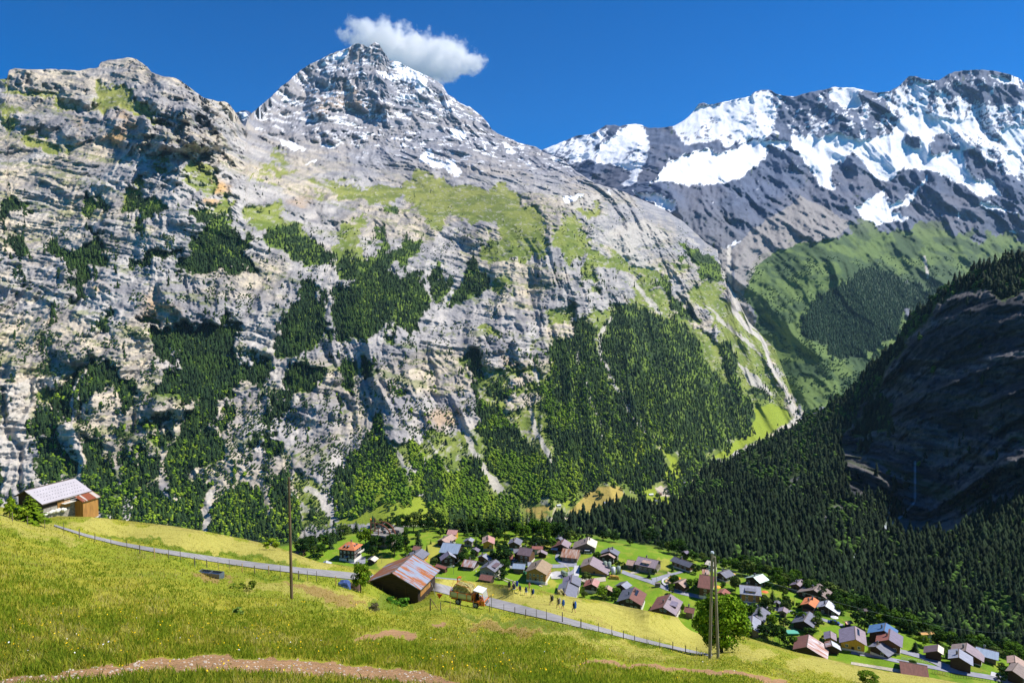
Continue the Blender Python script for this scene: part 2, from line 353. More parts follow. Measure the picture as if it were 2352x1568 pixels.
FO.polys('C4', [[(400,300),(490,180),(550,130),(545,180),(440,310)], [(640,390),(740,350),(700,440),(620,480)], [(850,390),(950,400),(900,440)],
 [(1110,490),(1340,500),(1390,450),(1500,470),(1560,530),(1480,560),(1440,680),(1570,700),(1640,650),(1690,800),(1560,800),(1500,850),(1400,850),(1480,900),(1380,960),(1320,1000),(1260,1130),(1200,1090),(1230,950),(1110,960),(900,940),(960,830),(1110,730),(1120,600)], [(920,500),(1000,510),(1110,590),(1090,700),(1000,700),(960,590)],
 [(480,960),(540,800),(600,700),(750,680),(740,760),(640,860),(560,920),(500,1000)], [(350,1060),(350,920),(440,800),(520,745),(450,920),(410,1060)], [(210,1080),(300,1030),(350,1090),(330,1140),(240,1130)], [(250,1180),(350,1150),(380,1400),(330,1460),(260,1440)],[(390,1250),(470,1290),(480,1400),(410,1410)], [(500,1200),(640,1160),(680,1400),(740,1500),(640,1568),(520,1440)],
 [(760,1300),(820,1280),(820,1568),(740,1568)], [(840,1350),(980,1270),(960,1340),(870,1460),(840,1480)], [(890,1040),(1070,1020),(1060,1080),(900,1090)], [(950,1130),(1050,1120),(1010,1230),(960,1200)],[(1060,1220),(1150,1100),(1200,1000),(1230,1000),(1300,1130),(1400,1200),(1380,1300),(1280,1380),(1220,1360),(1180,1400),(1080,1500),(1050,1400)],
 [(1340,1060),(1480,980),(1470,1050),(1380,1140)],[(1580,1180),(1620,1160),(1610,1290),(1580,1280)],[(1650,1180),(1730,1140),(1770,1190),(1700,1280),(1650,1260)],[(1700,900),(1750,870),(1850,930),(1830,1050),(1700,1110),(1660,1100),(1710,1000)], [(1760,800),(1870,760),(2020,770),(2000,850),(1960,950),(1840,920)],
 [(1710,600),(1740,480),(1830,370),(1870,240),(1940,200),(2020,240),(2040,400),(2040,530),(1940,590),(1870,640),(1830,700),(1720,720)], [(1130,1450),(1200,1400),(1220,1568),(1130,1568)],[(1220,1470),(1280,1440),(1270,1568)],[(1450,1568),(1560,1490),(1620,1568)],[(1690,1440),(1830,1400),(1830,1568),(1690,1568)], [(870,1240),(960,1280),(860,1310)],[(690,500),(560,520),(500,540),(520,510),(680,480)]])
FO.polys('C4', [[(730,720),(790,800),(830,900),(830,1010),(760,1060),(710,900)]], .8)
FO.polys('C0', [[(290,0),(440,0),(430,120),(300,120)], [(580,0),(760,30),(830,150),(820,300),(860,370),(700,360),(560,120)], [(850,0),(940,0),(930,270),(850,260)],[(950,60),(1080,0),(1110,0),(1100,100),(1000,200),(960,150)],[(940,420),(960,230),(1110,180),(1160,250),(1280,260),(1290,120),(1340,90),(1380,200),(1450,160),(1450,520),(1290,500),(1050,460)],
 [(1520,560),(1540,330),(1600,230),(1650,330),(1640,560)],[(1650,620),(1650,230),(1780,180),(1850,220),(1940,420),(1970,620),(1800,620)],[(1910,240),(1960,90),(2050,70),(2080,200),(2136,420),(2136,660),(2000,660),(1960,440)]])
G.polys('C6', [[(820,300),(900,400),(960,500),(1050,640),(1150,840),(1110,900),(980,800),(880,620),(760,400)]])
# far dome (right of the torrent)
FO.polys('C7', [[(470,170),(560,60),(700,80),(860,180),(800,240),(730,330),(650,440),(590,470),(520,440),(430,430),(350,360),(330,260),(400,200)],[(850,130),(900,160),(840,250),(780,260)]])
G.polys('C6', [[(930,270),(1100,150),(1450,80),(1689,200),(1760,520),(1600,720),(1400,900),(1230,920),(1160,820),(1060,640),(1000,500),(960,400)]])
G.polys('C3', [[(1130,880),(1300,850),(1480,880),(1550,760),(1700,770),(1900,760),(2100,800),(2352,860),(2500,980),(2100,1080),(1950,1160),(1900,1080),(1700,940),(1540,900),(1480,990),(1350,960),(1200,980),(1060,1060),(1080,1237),(1020,1100)]])
SC.line('C4', [(555, 755, 4), (500, 850, 8), (450, 980, 7), (420, 1095, 9), (465, 1190, 9), (495, 1280, 6), (500, 1370, 4)], 6)
SC.polys('C4', [[(0,840),(400,770),(340,850),(250,880),(200,1000),(180,1200),(220,1400),(0,1560)]], .6)
SC.line('C4', [(370, 1100), (365, 1250), (385, 1400)], 3); SC.line('C4', [(1125, 600), (1115, 720), (1135, 860)], 4); SC.line('C4', [(830, 1320), (830, 1568)], 3)
SC.line('C4', [(1560, 560, 6), (1640, 640, 8), (1700, 760, 10), (1800, 870, 6), (1880, 960, 4)], 6); SC.line('C4', [(1830, 420, 4), (1760, 520, 8), (1690, 640, 8)], 6); SC.line('C4', [(2075, 60), (2060, 200), (2060, 340)], 5)
SC.line('C0', [(1765, 120, 3), (1850, 280, 7), (1930, 400, 6), (1975, 470, 4)], 5); SC.line('C0', [(1610, 180, 3), (1640, 320, 6), (1655, 540, 5)], 5); SC.line('C0', [(1500, 200, 8), (1470, 350, 9), (1470, 520, 8)], 8); SC.line('C0', [(560, 0), (560, 120)], 4)
SC.polys('C5', [[(860,950),(960,950),(1020,1000),(960,1060),(920,1010)]]); SC.line('C5', [(960, 1060, 8), (1000, 1170, 6), (1060, 1260, 6), (1110, 1330, 8), (1150, 1410, 9), (1180, 1440, 5)], 6); SC.line('C5', [(30, 1350, 6), (130, 1420, 9), (180, 1490, 7), (190, 1568, 7), (170, 1640, 8)], 7)
SC.line('C5', [(1775, 380), (1700, 490), (1720, 620), (1790, 760), (1850, 880), (1930, 990), (1990, 1080)], 3); SC.line('C5', [(1595, 550), (1585, 660)], 3); SC.line('C5', [(1630, 740), (1660, 880), (1710, 980), (1712, 1100)], 2); SC.line('C5', [(1320, 900, 3), (1340, 1020, 6), (1400, 1150, 7), (1430, 1240, 3)], 5)
SC.line('C5', [(730, 1080, 2), (780, 1160, 2), (850, 1250, 2)], 2); SC.line('C5', [(1310, 620, 3), (1350, 720, 6), (1370, 800, 3)], 4); SC.line('C5', [(500, 1100, 3), (560, 1180, 6), (600, 1260, 2)], 4); SC.line('C5', [(340, 1120), (290, 1290), (250, 1420)], 2); SC.line('C5', [(1200, 1120), (1260, 1270)], 3)
SC.line('C6', [(240, 500, 2), (250, 650, 4), (330, 800, 4), (400, 920, 4), (470, 1000, 2)], 3); SC.line('C6', [(380, 260, 3), (480, 370, 6), (550, 430, 2)], 4); SC.line('C6', [(740, 370, 2), (850, 480, 4), (950, 560, 3.5), (1030, 640, 2)], 5)
SC.polys('C6', [[(250,60),(290,20),(340,70),(420,110),(480,190),(560,240),(380,180),(300,110)],[(800,110),(870,120),(860,250),(900,380),(880,330),(830,250)],[(880,130),(980,0),(1200,0),(1100,120),(1000,200),(940,330),(960,420),(1010,520),(960,500),(900,400)],[(900,660),(1000,730),(1090,830),(1060,830),(980,770)]])
SC.polys('C3', [[(400,780),(560,740),(700,820),(840,860),(780,820),(650,830),(560,860),(440,860)],[(1140,740),(1300,640),(1450,700),(1540,760),(1460,840),(1300,860),(1100,900),(1000,960),(1060,850)],[(200,700),(300,620),(440,600),(340,640),(260,690)]], .9)
RIV = Mask(.12)
RIV.line('C6', [(868, 100, 5), (863, 200, 5), (862, 290, 6), (888, 350, 5), (892, 420, 5), (950, 500, 5), (1010, 540, 5), (1040, 590, 4), (1070, 690, 3), (1150, 830, 3)], 5)
RIV.line('C6', [(1150, 830, 2), (1175, 890, 7), (1215, 912, 9), (1160, 960, 5), (1130, 975, 3)], 6)
RIV.line('C3', [(1880, 905), (1895, 960), (1900, 1020)], 3)
SN.polys('C2', [[(640,225),(810,155),(780,215),(700,240)], [(725,275),(800,290),(760,300),(725,290)], [(510,440),(600,375),(560,430)], [(400,540),(505,488),(450,530)], [(1000,295),(1080,310),(1170,370),(1100,375)], [(1085,235),(1180,262),(1250,300),(1330,335),(1335,410),(1310,435),(1250,375),(1170,370),(1120,300)], [(1130,412),(1270,415),(1270,425),(1130,424)],
 [(1480,675),(1600,720),(1570,765),(1510,755)],[(1700,695),(1785,755),(1745,730)],[(1810,780),(1925,840),(1900,890)],[(1350,810),(1378,825),(1395,880),(1500,905),(1590,965),(1500,980),(1300,905),(1265,870)], [(335,768),(555,798),(460,825),(370,805)], [(590,800),(780,772),(740,810)],[(690,758),(780,733),(770,750)],[(500,900),(605,886),(600,908)],[(540,635),(625,622),(600,652)],[(660,908),(885,875),(720,905)],
 [(1965,895),(2045,930),(2000,935)],[(1495,478),(1640,565),(1560,545)],[(180,670),(260,670),(250,685),(190,685)],[(1690,760),(1740,800),(1720,810)],[(1130,470),(1190,490),(1150,500)],[(1420,500),(1500,520),(1450,560),(1415,540)],[(1615,935),(1760,940),(1700,950)]])
SN.polys('C3', [[(80,412),(240,345),(380,305),(400,340),(330,400),(400,440),(470,420),(520,290),(560,290),(590,400),(560,480),(500,600),(450,590),(480,520),(420,480),(300,470),(200,480)]], .62)
SN.polys('C3', [[(360,380),(500,290),(560,292),(560,360),(500,400),(420,460),(340,490)]], .85)
SN.polys('C3', [[(700,300),(830,195),(1070,150),(1170,140),(1180,200),(1190,330),(1100,370),(900,380),(740,400),(700,330)]], .66)
SN.polys('C3', [[(1190,160),(1420,140),(1440,200),(1560,230),(1660,150),(1760,130),(1800,260),(1760,300),(1690,330),(1600,370),(1570,390),(1480,330),(1260,340),(1190,250)]], .3)
SN.polys('C3', [[(1660,145),(1790,85),(1950,90),(2000,160),(2352,200),(2600,240),(2600,480),(2240,560),(2130,400),(2050,430),(1960,330),(1830,240),(1760,250)]], .52)
SN.polys('C3', [[(1980,70),(2180,50),(2240,130),(2200,200),(1980,150)]], .2)
SN.polys('C3', [[(540,600),(620,560),(700,550),(750,580),(960,560),(1060,510),(1130,460),(1230,400),(1230,370),(1140,370),(1000,400),(820,420),(750,450),(680,480),(600,560)],
 [(780,250),(840,192),(940,190),(960,230),(880,250),(820,310),(740,330),(700,310)],[(960,230),(1060,165),(1075,200),(1010,270),(950,330),(900,340)],
 [(1250,345),(1480,330),(1600,370),(1700,330),(1750,300),(1830,230),(1950,260),(2120,280),(2130,330),(1960,340),(1900,380),(1930,420),(2040,430),(2100,500),(2235,610),(2235,640),(2150,625),(2050,570),(1900,500),(1780,500),(1680,560),(1560,440),(1440,480),(1440,580),(1380,570),(1330,480),(1260,400)],
 [(1550,690),(1680,615),(1700,660),(1780,650),(1870,580),(1885,525),(1890,560),(1800,670),(1700,700),(1815,720),(1700,750),(1620,768)], [(2120,655),(2325,702),(2160,695)],[(2280,800),(2352,830),(2300,822)],[(1955,708),(2045,775),(1960,725)],[(2020,690),(2075,755),(2040,725)],
 [(1430,140),(1560,130),(1580,210),(1520,215),(1440,180)], [(2190,48),(2340,80),(2345,115),(2240,105)], [(2240,320),(2352,290),(2500,300),(2500,420),(2352,420),(2250,400)],[(2250,430),(2340,440),(2330,560),(2280,500)], [(1090,755),(990,870),(955,882),(1010,840)], [(920,630),(1030,600),(950,690)], [(170,640),(300,612),(190,685)], [(350,600),(430,600),(420,612)], [(500,612),(600,616),(720,670),(700,700),(560,640)],[(1440,100),(1600,118),(1600,135),(1440,130)],[(1790,66),(1880,80),(1960,88),(1860,110)],[(1350,565),(1500,560),(1490,590),(1400,590)]])
SN.polys('C3', [[(1780,330),(1860,330),(1860,410),(1780,380)],[(1560,430),(1440,490),(1450,590),(1640,600),(1660,540)],[(1140,390),(1230,410),(1290,470),(1370,560),(1400,650),(1200,680),(900,700),(750,640),(960,590),(1100,520)]], .08)
SN.polys('C1', [[(1565,495),(1600,485),(1650,495),(1640,520),(1600,545)]], 1.0)
OC.polys('C1', [[(665,560),(760,530),(880,560),(920,620),(860,660),(800,720),(720,700),(660,640)],[(980,640),(1090,640),(1140,740),(1040,760)],[(1340,980),(1440,900),(1490,960),(1520,1050),(1400,1060)],[(440,450),(520,520),(560,620),(480,560)]])
OC.polys('C2', [[(540,570),(600,480),(700,470),(870,440),(1000,460),(900,520),(700,560),(640,585)],[(400,1120),(560,1130),(600,1200),(420,1190)]], .55)
OC.polys('C5', [[(620,940),(900,930),(1000,1000),(860,1040),(700,1000)],[(1100,640),(1330,640),(1330,780),(1200,760)]], .5); OC.polys('C4', [[(1000,280),(1100,340),(1200,400),(1000,420),(860,330)],[(500,180),(660,200),(640,260),(540,250)]], .6)
DK.polys('C1', [[(560,480),(640,480),(655,660),(590,680),(570,590)],[(790,680),(960,700),(960,790),(880,790)]], .8); DK.polys('C4', [[(655,240),(700,180),(800,180),(855,270)],[(1980,1120),(2060,1120),(2080,1250),(2000,1480),(1980,1480)],[(2060,540),(2110,560),(2120,780),(2060,760)]], .8)
DK.line('C4', [(410, 280, 3), (420, 200, 5), (440, 130, 5)], 4)
DK.polys('C2', [[(620,330),(1100,330),(1110,440),(1050,480),(870,430),(700,460),(600,470),(540,560),(560,420)],[(30,950),(380,890),(400,930),(180,960)],[(700,900),(1130,890),(1150,940),(900,970),(700,940)],[(830,1000),(1160,1000),(1140,1030),(900,1030)]], .5)
BND = Mask(.8)
BND.polys('C1', [[(0,390),(160,380),(330,430),(560,485),(640,470),(930,520),(1100,570),(1240,600),(1400,640),(1500,730),(1440,800),(1250,760),(1130,720),(970,790),(850,770),(800,700),(660,640),(560,680),(300,600),(0,540)]])
BND.polys('C1', [[(60,215),(170,212),(330,290),(560,350),(610,400),(540,410),(330,330),(150,290),(50,270)],[(870,390),(960,340),(1250,400),(1420,520),(1620,620),(1500,640),(1300,590),(1100,500),(900,420)],[(1520,860),(1700,820),(1880,815),(1900,850),(1750,870),(1550,890)],[(1560,1080),(1700,1060),(1850,1090),(2000,1110),(2080,1140),(2000,1170),(1700,1130),(1580,1120)]])
BND.polys('C2', [[(620,330),(700,280),(1000,290),(1110,350),(1110,460),(1050,480),(900,500),(720,580),(540,580),(520,540),(600,440)],[(860,500),(1000,480),(1100,520),(1080,560),(900,580)],[(200,700),(700,700),(1000,700),(1000,730),(560,760),(250,740)],[(640,1150),(980,1140),(1000,1180),(960,1240),(760,1340),(640,1300)],[(1960,1090),(2160,1100),(2230,1250),(2100,1290),(2060,1240),(1960,1180)],[(1580,1340),(1800,1340),(1660,1440),(1580,1440)]])
BND.polys('C5', [[(960,450),(1180,440),(1260,470),(1180,560),(960,560)],[(1250,240),(1400,180),(1560,200),(1570,300),(1420,370),(1280,330)],[(1640,90),(1720,70),(1830,110),(1860,200),(1800,240),(1640,180)]])
BND.polys('C4', [[(1000,200),(1380,280),(1400,400),(1330,490),(1180,470),(1000,300)],[(300,600),(600,640),(620,680),(400,700)]])
DK.a = np.maximum(DK.a, BND.a * .5); BND.blur(3)
for m_, r_ in ((G, 2), (FO, 2), (SC, 1), (SN, 1), (OC, 6), (DK, 4), (BR, 1), (TAN, 1), (RIV, 1)): m_.blur(r_)
# ---------------------------------------------------------------- mountain relief
depA = rbf([(-100,1330,1350),(-100,900,1700),(-100,500,2150),(-100,190,2700),(0,1200,1500),(0,900,1750),(0,600,2100),(0,350,2500),(0,170,2900),(280,135,3300),(280,300,2800),(280,600,2250),(280,900,1900),(280,1200,1600),(540,240,3900),(560,400,3100),(560,600,2550),(560,900,2080),(560,1200,1650),(582,275,5000),(700,320,4900),(640,200,6000),(860,100,6850),(1000,180,6800),(1130,300,6500),(860,300,5600),(860,430,4100),(1150,430,4200),(1250,346,6000),(1374,424,4700),(1290,500,3600),(850,600,2800),(850,900,2200),(850,1150,1700),(900,1200,1500),(1100,700,2900),(1100,900,2350),(1100,1150,1800),(1400,640,3500),(1400,800,2900),(1400,1000,2300),(1400,1150,1850),(1600,700,4000),(1600,900,3000),(1600,1050,2500),(1640,560,4800),(1690,680,4400),(1780,800,3900),(1840,950,3300),(1750,960,3150),(1250,1300,1500),(1550,1200,1750),(600,1330,1450),(1000,1330,1400)])
depB = rbf([(500,262,9000),(560,256,9000),(560,450,8200),(900,420,8500),(1255,345,7600),(1500,290,7800),(1800,210,7900),(2100,180,8000),(2350,170,8200),(2700,200,8500),(1350,420,6600),(1374,424,6500),(1300,700,6000),(1500,450,5400),(1500,600,5400),(1640,570,4900),(1690,680,4450),(1780,800,3950),(1850,950,3350),(1750,960,3700),(1600,900,4300),(1900,560,5100),(2000,650,4900),(2130,650,5000),(2352,560,5900),(2352,700,5100),(2352,380,7000),(2700,600,6200),(2100,500,6000),(2100,350,6900),(1800,480,5800),(1830,350,6700),(1900,620,4600),(1850,750,4150),(1950,900,3500),(2000,1000,3200),(2150,780,4100),(2500,1000,3300)])
def terr(tt, lam, s, X, edge=.72):
    """cliff band and ledge: leans the slope back into upright faces with shelves between them"""
    t = tt / lam + (vn(X / (lam * 9), tt / (lam * 7), s) - .5) * 1.1
    f = t - np.floor(t); k = .35 + .9 * _h(np.floor(t), np.floor(t) * 0, s + 1)
    return (sm(edge, 1.0, f) - f) * lam * k, f
LEDGE = {}
def rock_disp(X, Z, seed, amp, Y=None, strata=1.0, dip=.16):
    Yv = 0 if Y is None else Y
    V = Z + .45 * Yv; U = X + .3 * Yv
    wx = (fbm(U / 420, V / 520, seed + 1, 4) - .5) * 420
    wz = (fbm(U / 460 + 9, V / 300, seed + 2, 4) - .5) * 190
    gul = ridged((U + wx) / 470, (V + wz) / 2000, seed + 3, 3, .5)
    gul2 = ridged((U + wx * .8 - V * .12) / 130, (V + wz) / 620, seed + 4, 4, .6)
    chute = sm(.86, .99, ridged((U + wx * 1.2) / 260, V / 1500, seed + 14, 2, .4))
    tt = Z + X * dip + wz * .75
    brk = .12 + .88 * sm(.36, .62, fbm(U / 180, V / 150, seed + 11, 3))
    a1, f1 = terr(tt, 120, seed + 21, X); a2, f2 = terr(tt + 13 * gul2, 37, seed + 24, X); a3, f3 = terr(tt, 12, seed + 27, X)
    fine = ridged((U + wx * .3) / 30, V / 36, seed + 7, 4, .65); crk = fbm(U / 11, V / 9, seed + 8, 3, .6)
    return amp * ((gul - .5) * -230 - (gul2 - .5) * 105 + chute * 26 + strata * brk * (a1 * .34 + a2 * .6 + a3 * .8) - (fine - .6) * 24 + (crk - .5) * 13)
def soften(px, py):
    return 1 - .55 * np.clip(np.maximum(np.maximum(G(px, py), BR(px, py)), TAN(px, py)) + .6 * FO(px, py), 0, 1)
def seam(px, py, top):
    return 1 - (1 - sm(0, 70, py - np.interp(px, top[:, 0], top[:, 1]))) * sm(1420, 1520, px)
def dispA(px, py, P):
    far = sm(3500, 6000, P[..., 1])
    low = 1 - .9 * sm(0, 1, BR(px, py) + TAN(px, py))
    spur = sm(950, 1250, px) * sm(560, 760, py) * sm(1250, 1100, py)
    rb = ridged((P[..., 0] - (P[..., 2] + .3 * P[..., 1]) * .1) / 190, (P[..., 2] + .4 * P[..., 1]) / 1500, 19, 3, .5)
    band = BND(px, py); swp = np.exp(-((px - 490) / 130) ** 2 - ((py - 300) / 110) ** 2)
    return (fbm(px / 42, py / 36, 23, 5, .58) - .5) * 760 * swp - band * (42 + 150 * far) - (rb - .5) * 170 * spur + seam(px, py, np.array(SKY_A)) * rock_disp(P[..., 0], P[..., 2], 10, 1.0, P[..., 1], 1 - .45 * far, .26 - .26 * sm(-600, 900, P[..., 0])) * (.88 + 1.0 * far + .8 * np.exp(-((px - 440) / 150) ** 2 - ((py - 270) / 110) ** 2)) * soften(px, py) * low * (.35 + .65 * sm(-560, -250, P[..., 2]))
def dispB(px, py, P):
    low = 1 - .45 * sm(0, 1, G(px, py))
    ribs = ridged((P[..., 0] - P[..., 2] * .45) / 420, (P[..., 2] + P[..., 1] * .3) / 1100, 77, 4, .55)
    return (rock_disp(P[..., 0] * .7, P[..., 2] * .7, 60, 1.35, P[..., 1] * .7, .5, -.3) * (1 - .55 * sm(.5, .9, SN(px, py))) - (ribs - .5) * 330 * (1 - .5 * sm(.5, .9, SN(px, py)))) * low
A = Sheet(depA, -160, 1860, 2.2, SKY_A, [(-400, 1335), (650, 1335), (1250, 1330), (1600, 1250), (1700, 1120), (1860, 1010)], 560, dispA, jag=1.5, skirt=((120, -150), (700, -900)))
B = Sheet(depB, 500, 2700, 2.4, SKY_B, [(500, 560), (1200, 700), (1500, 1000), (2700, 1120)], 330, dispB, jag=1.2, skirt=((150, -120), (900, -1200)))

R1 = np.array(srgb(182, 177, 172)); R2 = np.array(srgb(202, 187, 160)); R3 = np.array(srgb(112, 113, 122))
GR = np.array(srgb(138, 142, 72)); GR2 = np.array(srgb(108, 118, 56)); FL = np.array(srgb(48, 68, 32)); SNW = np.array((.86, .88, .92))
def colA(px, py, P, jungfrau=True):
    X, Y, Z = P[..., 0], P[..., 1], P[..., 2]
    n1 = fbm(X / 240, Z / 120, 31, 4); n2 = fbm(X / 60, Z / 28, 37, 4); n3 = fbm(X / 16, Z / 10, 41, 4, .6); n4 = fbm(X / 55, Z / 240, 43, 4)
    C = np.broadcast_to(R1, P.shape).copy()
    C = mixc(C, sm(.42, .62, n1) * .75, R2)
    C = mixc(C, sm(.5, .7, n2) * .5, R3)
    C = mixc(C, sm(.55, .7, n4) * .35, R3)
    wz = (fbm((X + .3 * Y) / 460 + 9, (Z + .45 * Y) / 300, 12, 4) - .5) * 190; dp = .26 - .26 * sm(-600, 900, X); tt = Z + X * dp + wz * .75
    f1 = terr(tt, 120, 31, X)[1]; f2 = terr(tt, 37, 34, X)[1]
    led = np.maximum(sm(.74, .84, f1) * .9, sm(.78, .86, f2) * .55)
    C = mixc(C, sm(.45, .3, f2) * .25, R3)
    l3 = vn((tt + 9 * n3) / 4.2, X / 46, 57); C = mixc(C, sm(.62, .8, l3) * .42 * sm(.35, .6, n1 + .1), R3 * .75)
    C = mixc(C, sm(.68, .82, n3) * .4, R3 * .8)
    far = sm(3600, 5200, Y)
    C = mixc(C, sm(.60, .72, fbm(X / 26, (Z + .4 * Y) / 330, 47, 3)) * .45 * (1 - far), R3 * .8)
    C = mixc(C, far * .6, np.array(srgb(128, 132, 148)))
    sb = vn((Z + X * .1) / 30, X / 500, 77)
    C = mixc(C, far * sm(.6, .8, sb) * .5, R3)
    oc = OC(px, py) * sm(.3, .6, n2)
    C = mixc(C, oc, np.array(srgb(205, 165, 105)))
    C = mixc(C, DK(px, py) * .7 * sm(.3, .5, n4), R3 * .8)
    # thin turf and shrubs on ledges
    tuft = sm(.46, .62, n3 + (n1 - .5) * .5 + led * .3 - .25) * sm(1150, 500, Z) * (1 - far) * .6
    C = mixc(C, tuft, GR2)
    wob = (n3 - .5) * 1.1 + (n2 - .5) * 1.1 + (led - .35) * .9
    g = sm(.42, .62, G(px, py) + wob * .55)
    gc = mixc(np.broadcast_to(GR, P.shape), sm(.4, .65, n2), GR2)
    gc = mixc(gc, sm(900, 200, Z + 150 * n1) * .35, np.array(srgb(92, 122, 38)))
    gc = mixc(gc, sm(.6, .75, n3) * .6, R1 * .9)
    C = C * (1 - g[..., None]) + gc * g[..., None]
    f = sm(.4, .55, FO(px, py) + wob * .45)
    fc = mixc(np.broadcast_to(FL, P.shape), sm(.45, .6, fbm(X / 45, Z / 40, 53, 4, .6)), np.array(srgb(98, 120, 44)))
    C = C * (1 - f[..., None]) + fc * f[..., None]
    s = sm(.42, .6, SC(px, py) + (n3 - .5) * .5)
    C = mixc(C, s * .85, np.array(srgb(186, 180, 172)) * (0.8 + .35 * n3[..., None]))
    C = mixc(C, sm(.4, .6, RIV(px, py) + (n3 - .5) * .3), np.array(srgb(190, 184, 174)))
    b = sm(.45, .6, BR(px, py) + (n3 - .5) * .15)
    C = mixc(C, b, np.array(srgb(134, 150, 44)))
    b = sm(.45, .6, TAN(px, py))
    C = mixc(C, b, np.array(srgb(168, 150, 78)))
    sp = SN(px, py) + (n3 - .5) * .5
    sp = sm(.48, .58, sp)
    # odd snow patches high up
    hs_ = fbm(X / 70, Z / 22, 91, 4) ; sp = np.maximum(sp, sm(.635, .665, hs_ - .05 * (1 - sm(1000, 1700, Z))) * sm(700, 1200, Z) * sm(4300, 5200, Y))
    return mixc(C, sp, SNW)
def colB(px, py, P):
    X, Y, Z = P[..., 0], P[..., 1], P[..., 2]
    n1 = fbm(X / 500, Z / 300, 131, 4); n2 = fbm(X / 130, Z / 70, 137, 4); n3 = fbm(X / 42, Z / 30, 141, 5, .62); n4 = fbm((X - Z * .6) / 70, (Z) / 260, 147, 4, .6)
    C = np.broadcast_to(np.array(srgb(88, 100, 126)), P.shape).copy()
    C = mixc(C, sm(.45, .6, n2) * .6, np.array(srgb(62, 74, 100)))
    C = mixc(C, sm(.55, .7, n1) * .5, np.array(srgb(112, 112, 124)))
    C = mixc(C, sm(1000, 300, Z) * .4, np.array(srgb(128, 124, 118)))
    gz = sm(.35, .6, G(px, py) + (n3 - .5) * .8 + (n2 - .5) * .6)
    hi_ = sm(500, 900, Z)
    gz = gz * (1 - .35 * hi_ * sm(.4, .6, n1))
    gc = mixc(np.broadcast_to(np.array(srgb(94, 116, 58)), P.shape), sm(.4, .6, n2), np.array(srgb(60, 84, 48)))
    gc = mixc(gc, hi_ * .5, np.array(srgb(112, 116, 84)))
    C = C * (1 - gz[..., None]) + gc * gz[..., None]
    f = sm(.4, .55, FO(px, py) + (n3 - .5) * .5 + (fbm(px / 9, py / 30, 84, 4, .6) - .5) * 1.5)
    C = mixc(C, f, np.array(srgb(44, 66, 40)))
    s = sm(.42, .6, SC(px, py) + (n3 - .5) * .6 + (n2 - .5) * .4)
    C = mixc(C, s * .8, np.array(srgb(150, 144, 140)))
    C = mixc(C, sm(.4, .6, RIV(px, py) + (n3 - .5) * .3), np.array(srgb(188, 182, 172)))
    m = SN(px, py)
    # bare lines and ribs inside the snow fields, snow in the gullies of the bare faces
    q = m + (n3 - .5) * 1.15 + (n4 - .5) * 1.05 + (n2 - .5) * .35
    q = q * sm(.0, .12, m) + .3 * sm(.7, 1, m) + .10 * sm(.3, .6, m)
    return mixc(C, sm(.40, .53, q), SNW * (.96 + .05 * n2[..., None]))
mtn = mat_attr('mountain_rock_turf_snow', .92, .12, .75, 1.25, bump=2.5)
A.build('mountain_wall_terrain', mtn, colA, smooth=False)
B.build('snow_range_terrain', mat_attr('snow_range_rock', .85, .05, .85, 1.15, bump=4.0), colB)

# ---------------------------------------------------------------- the steep wooded spur on the right
SKY_R = [(650, 1275), (900, 1255), (1100, 1250), (1200, 1240), (1290, 1207), (1345, 1192), (1400, 1166), (1440, 1155), (1480, 1160), (1520, 1168), (1560, 1155), (1585, 1130), (1600, 1095), (1640, 1062)] + T('C7', [(0, 885), (80, 838), (160, 797), (230, 760), (280, 740), (330, 700), (380, 680), (430, 650), (480, 612), (560, 545), (600, 485), (640, 455), (700, 395), (720, 372), (760, 295), (800, 255), (860, 215), (900, 175), (960, 135), (1000, 112), (1050, 74), (1150, 48), (1250, 15), (1500, -120), (2000, -300)])  # unseen ridge past the right frame edge, raised to block the sun
depR = rbf([(900,1262,640),(900,1400,520),(1100,1262,620),(1100,1400,500),(1290,1207,900),(1290,1330,540),(1440,1156,1150),(1440,1330,560),(1600,1095,1500),(1600,1200,950),(1600,1350,560),(1750,1010,1750),(1750,1150,1150),(1750,1330,620),(1850,930,1850),(1900,1100,1250),(1900,1250,850),(1900,1420,560),(2000,770,1900),(2000,950,1500),(2000,1150,1150),(2000,1300,850),(2000,1450,560),(2100,640,1800),(2100,800,1500),(2100,1000,1250),(2100,1180,1150),(2100,1350,720),(2100,1500,520),(2220,600,1600),(2220,800,1300),(2220,1000,1150),(2220,1150,1050),(2220,1300,760),(2220,1520,500),(2352,575,1450),(2352,800,1150),(2352,1000,1020),(2352,1150,900),(2352,1350,620),(2352,1560,430),(2700,400,1300),(2700,900,950),(2700,1500,420)])
CL = Mask(.7); OPN = Mask(.3); WF = Mask(); SUNG = Mask()
CL.polys('C7', [[(1250,200),(1100,160),(900,220),(820,320),(700,480),(620,600),(500,760),(500,880),(520,1000),(560,1040),(640,1010),(700,1020),(760,1100),(850,1150),(1000,1130),(1150,1090),(1250,1060),(1600,900),(1600,0)]])
CL.polys('C7', [[(520,780),(600,660),(680,620),(700,760),(560,800)],[(490,940),(560,930),(560,960)],[(1100,120),(1250,110),(1250,200),(1120,190)],[(560,830),(620,800),(600,860)]], 0)
OPN.polys('C7', [[(840,1345),(880,1300),(965,1265),(945,1310),(860,1348)], [(250,1055),(270,960),(325,950),(280,1010)],[(430,1090),(500,1060),(490,1090)],[(390,1120),(430,1100),(420,1180)],[(700,1410),(730,1405),(725,1430)]])
OPN.poly('C7', [(720,1120),(850,1090),(1050,1110),(960,1200),(860,1190),(740,1180)], .72)
WF.line('C7', [(795, 880, 1.5), (795, 1050, 2), (740, 1110, 2.5), (650, 1180, 3), (560, 1260, 4), (520, 1335, 4)], 2); WF.line('C7', [(700, 1020), (680, 1130), (650, 1180)], 1.5)
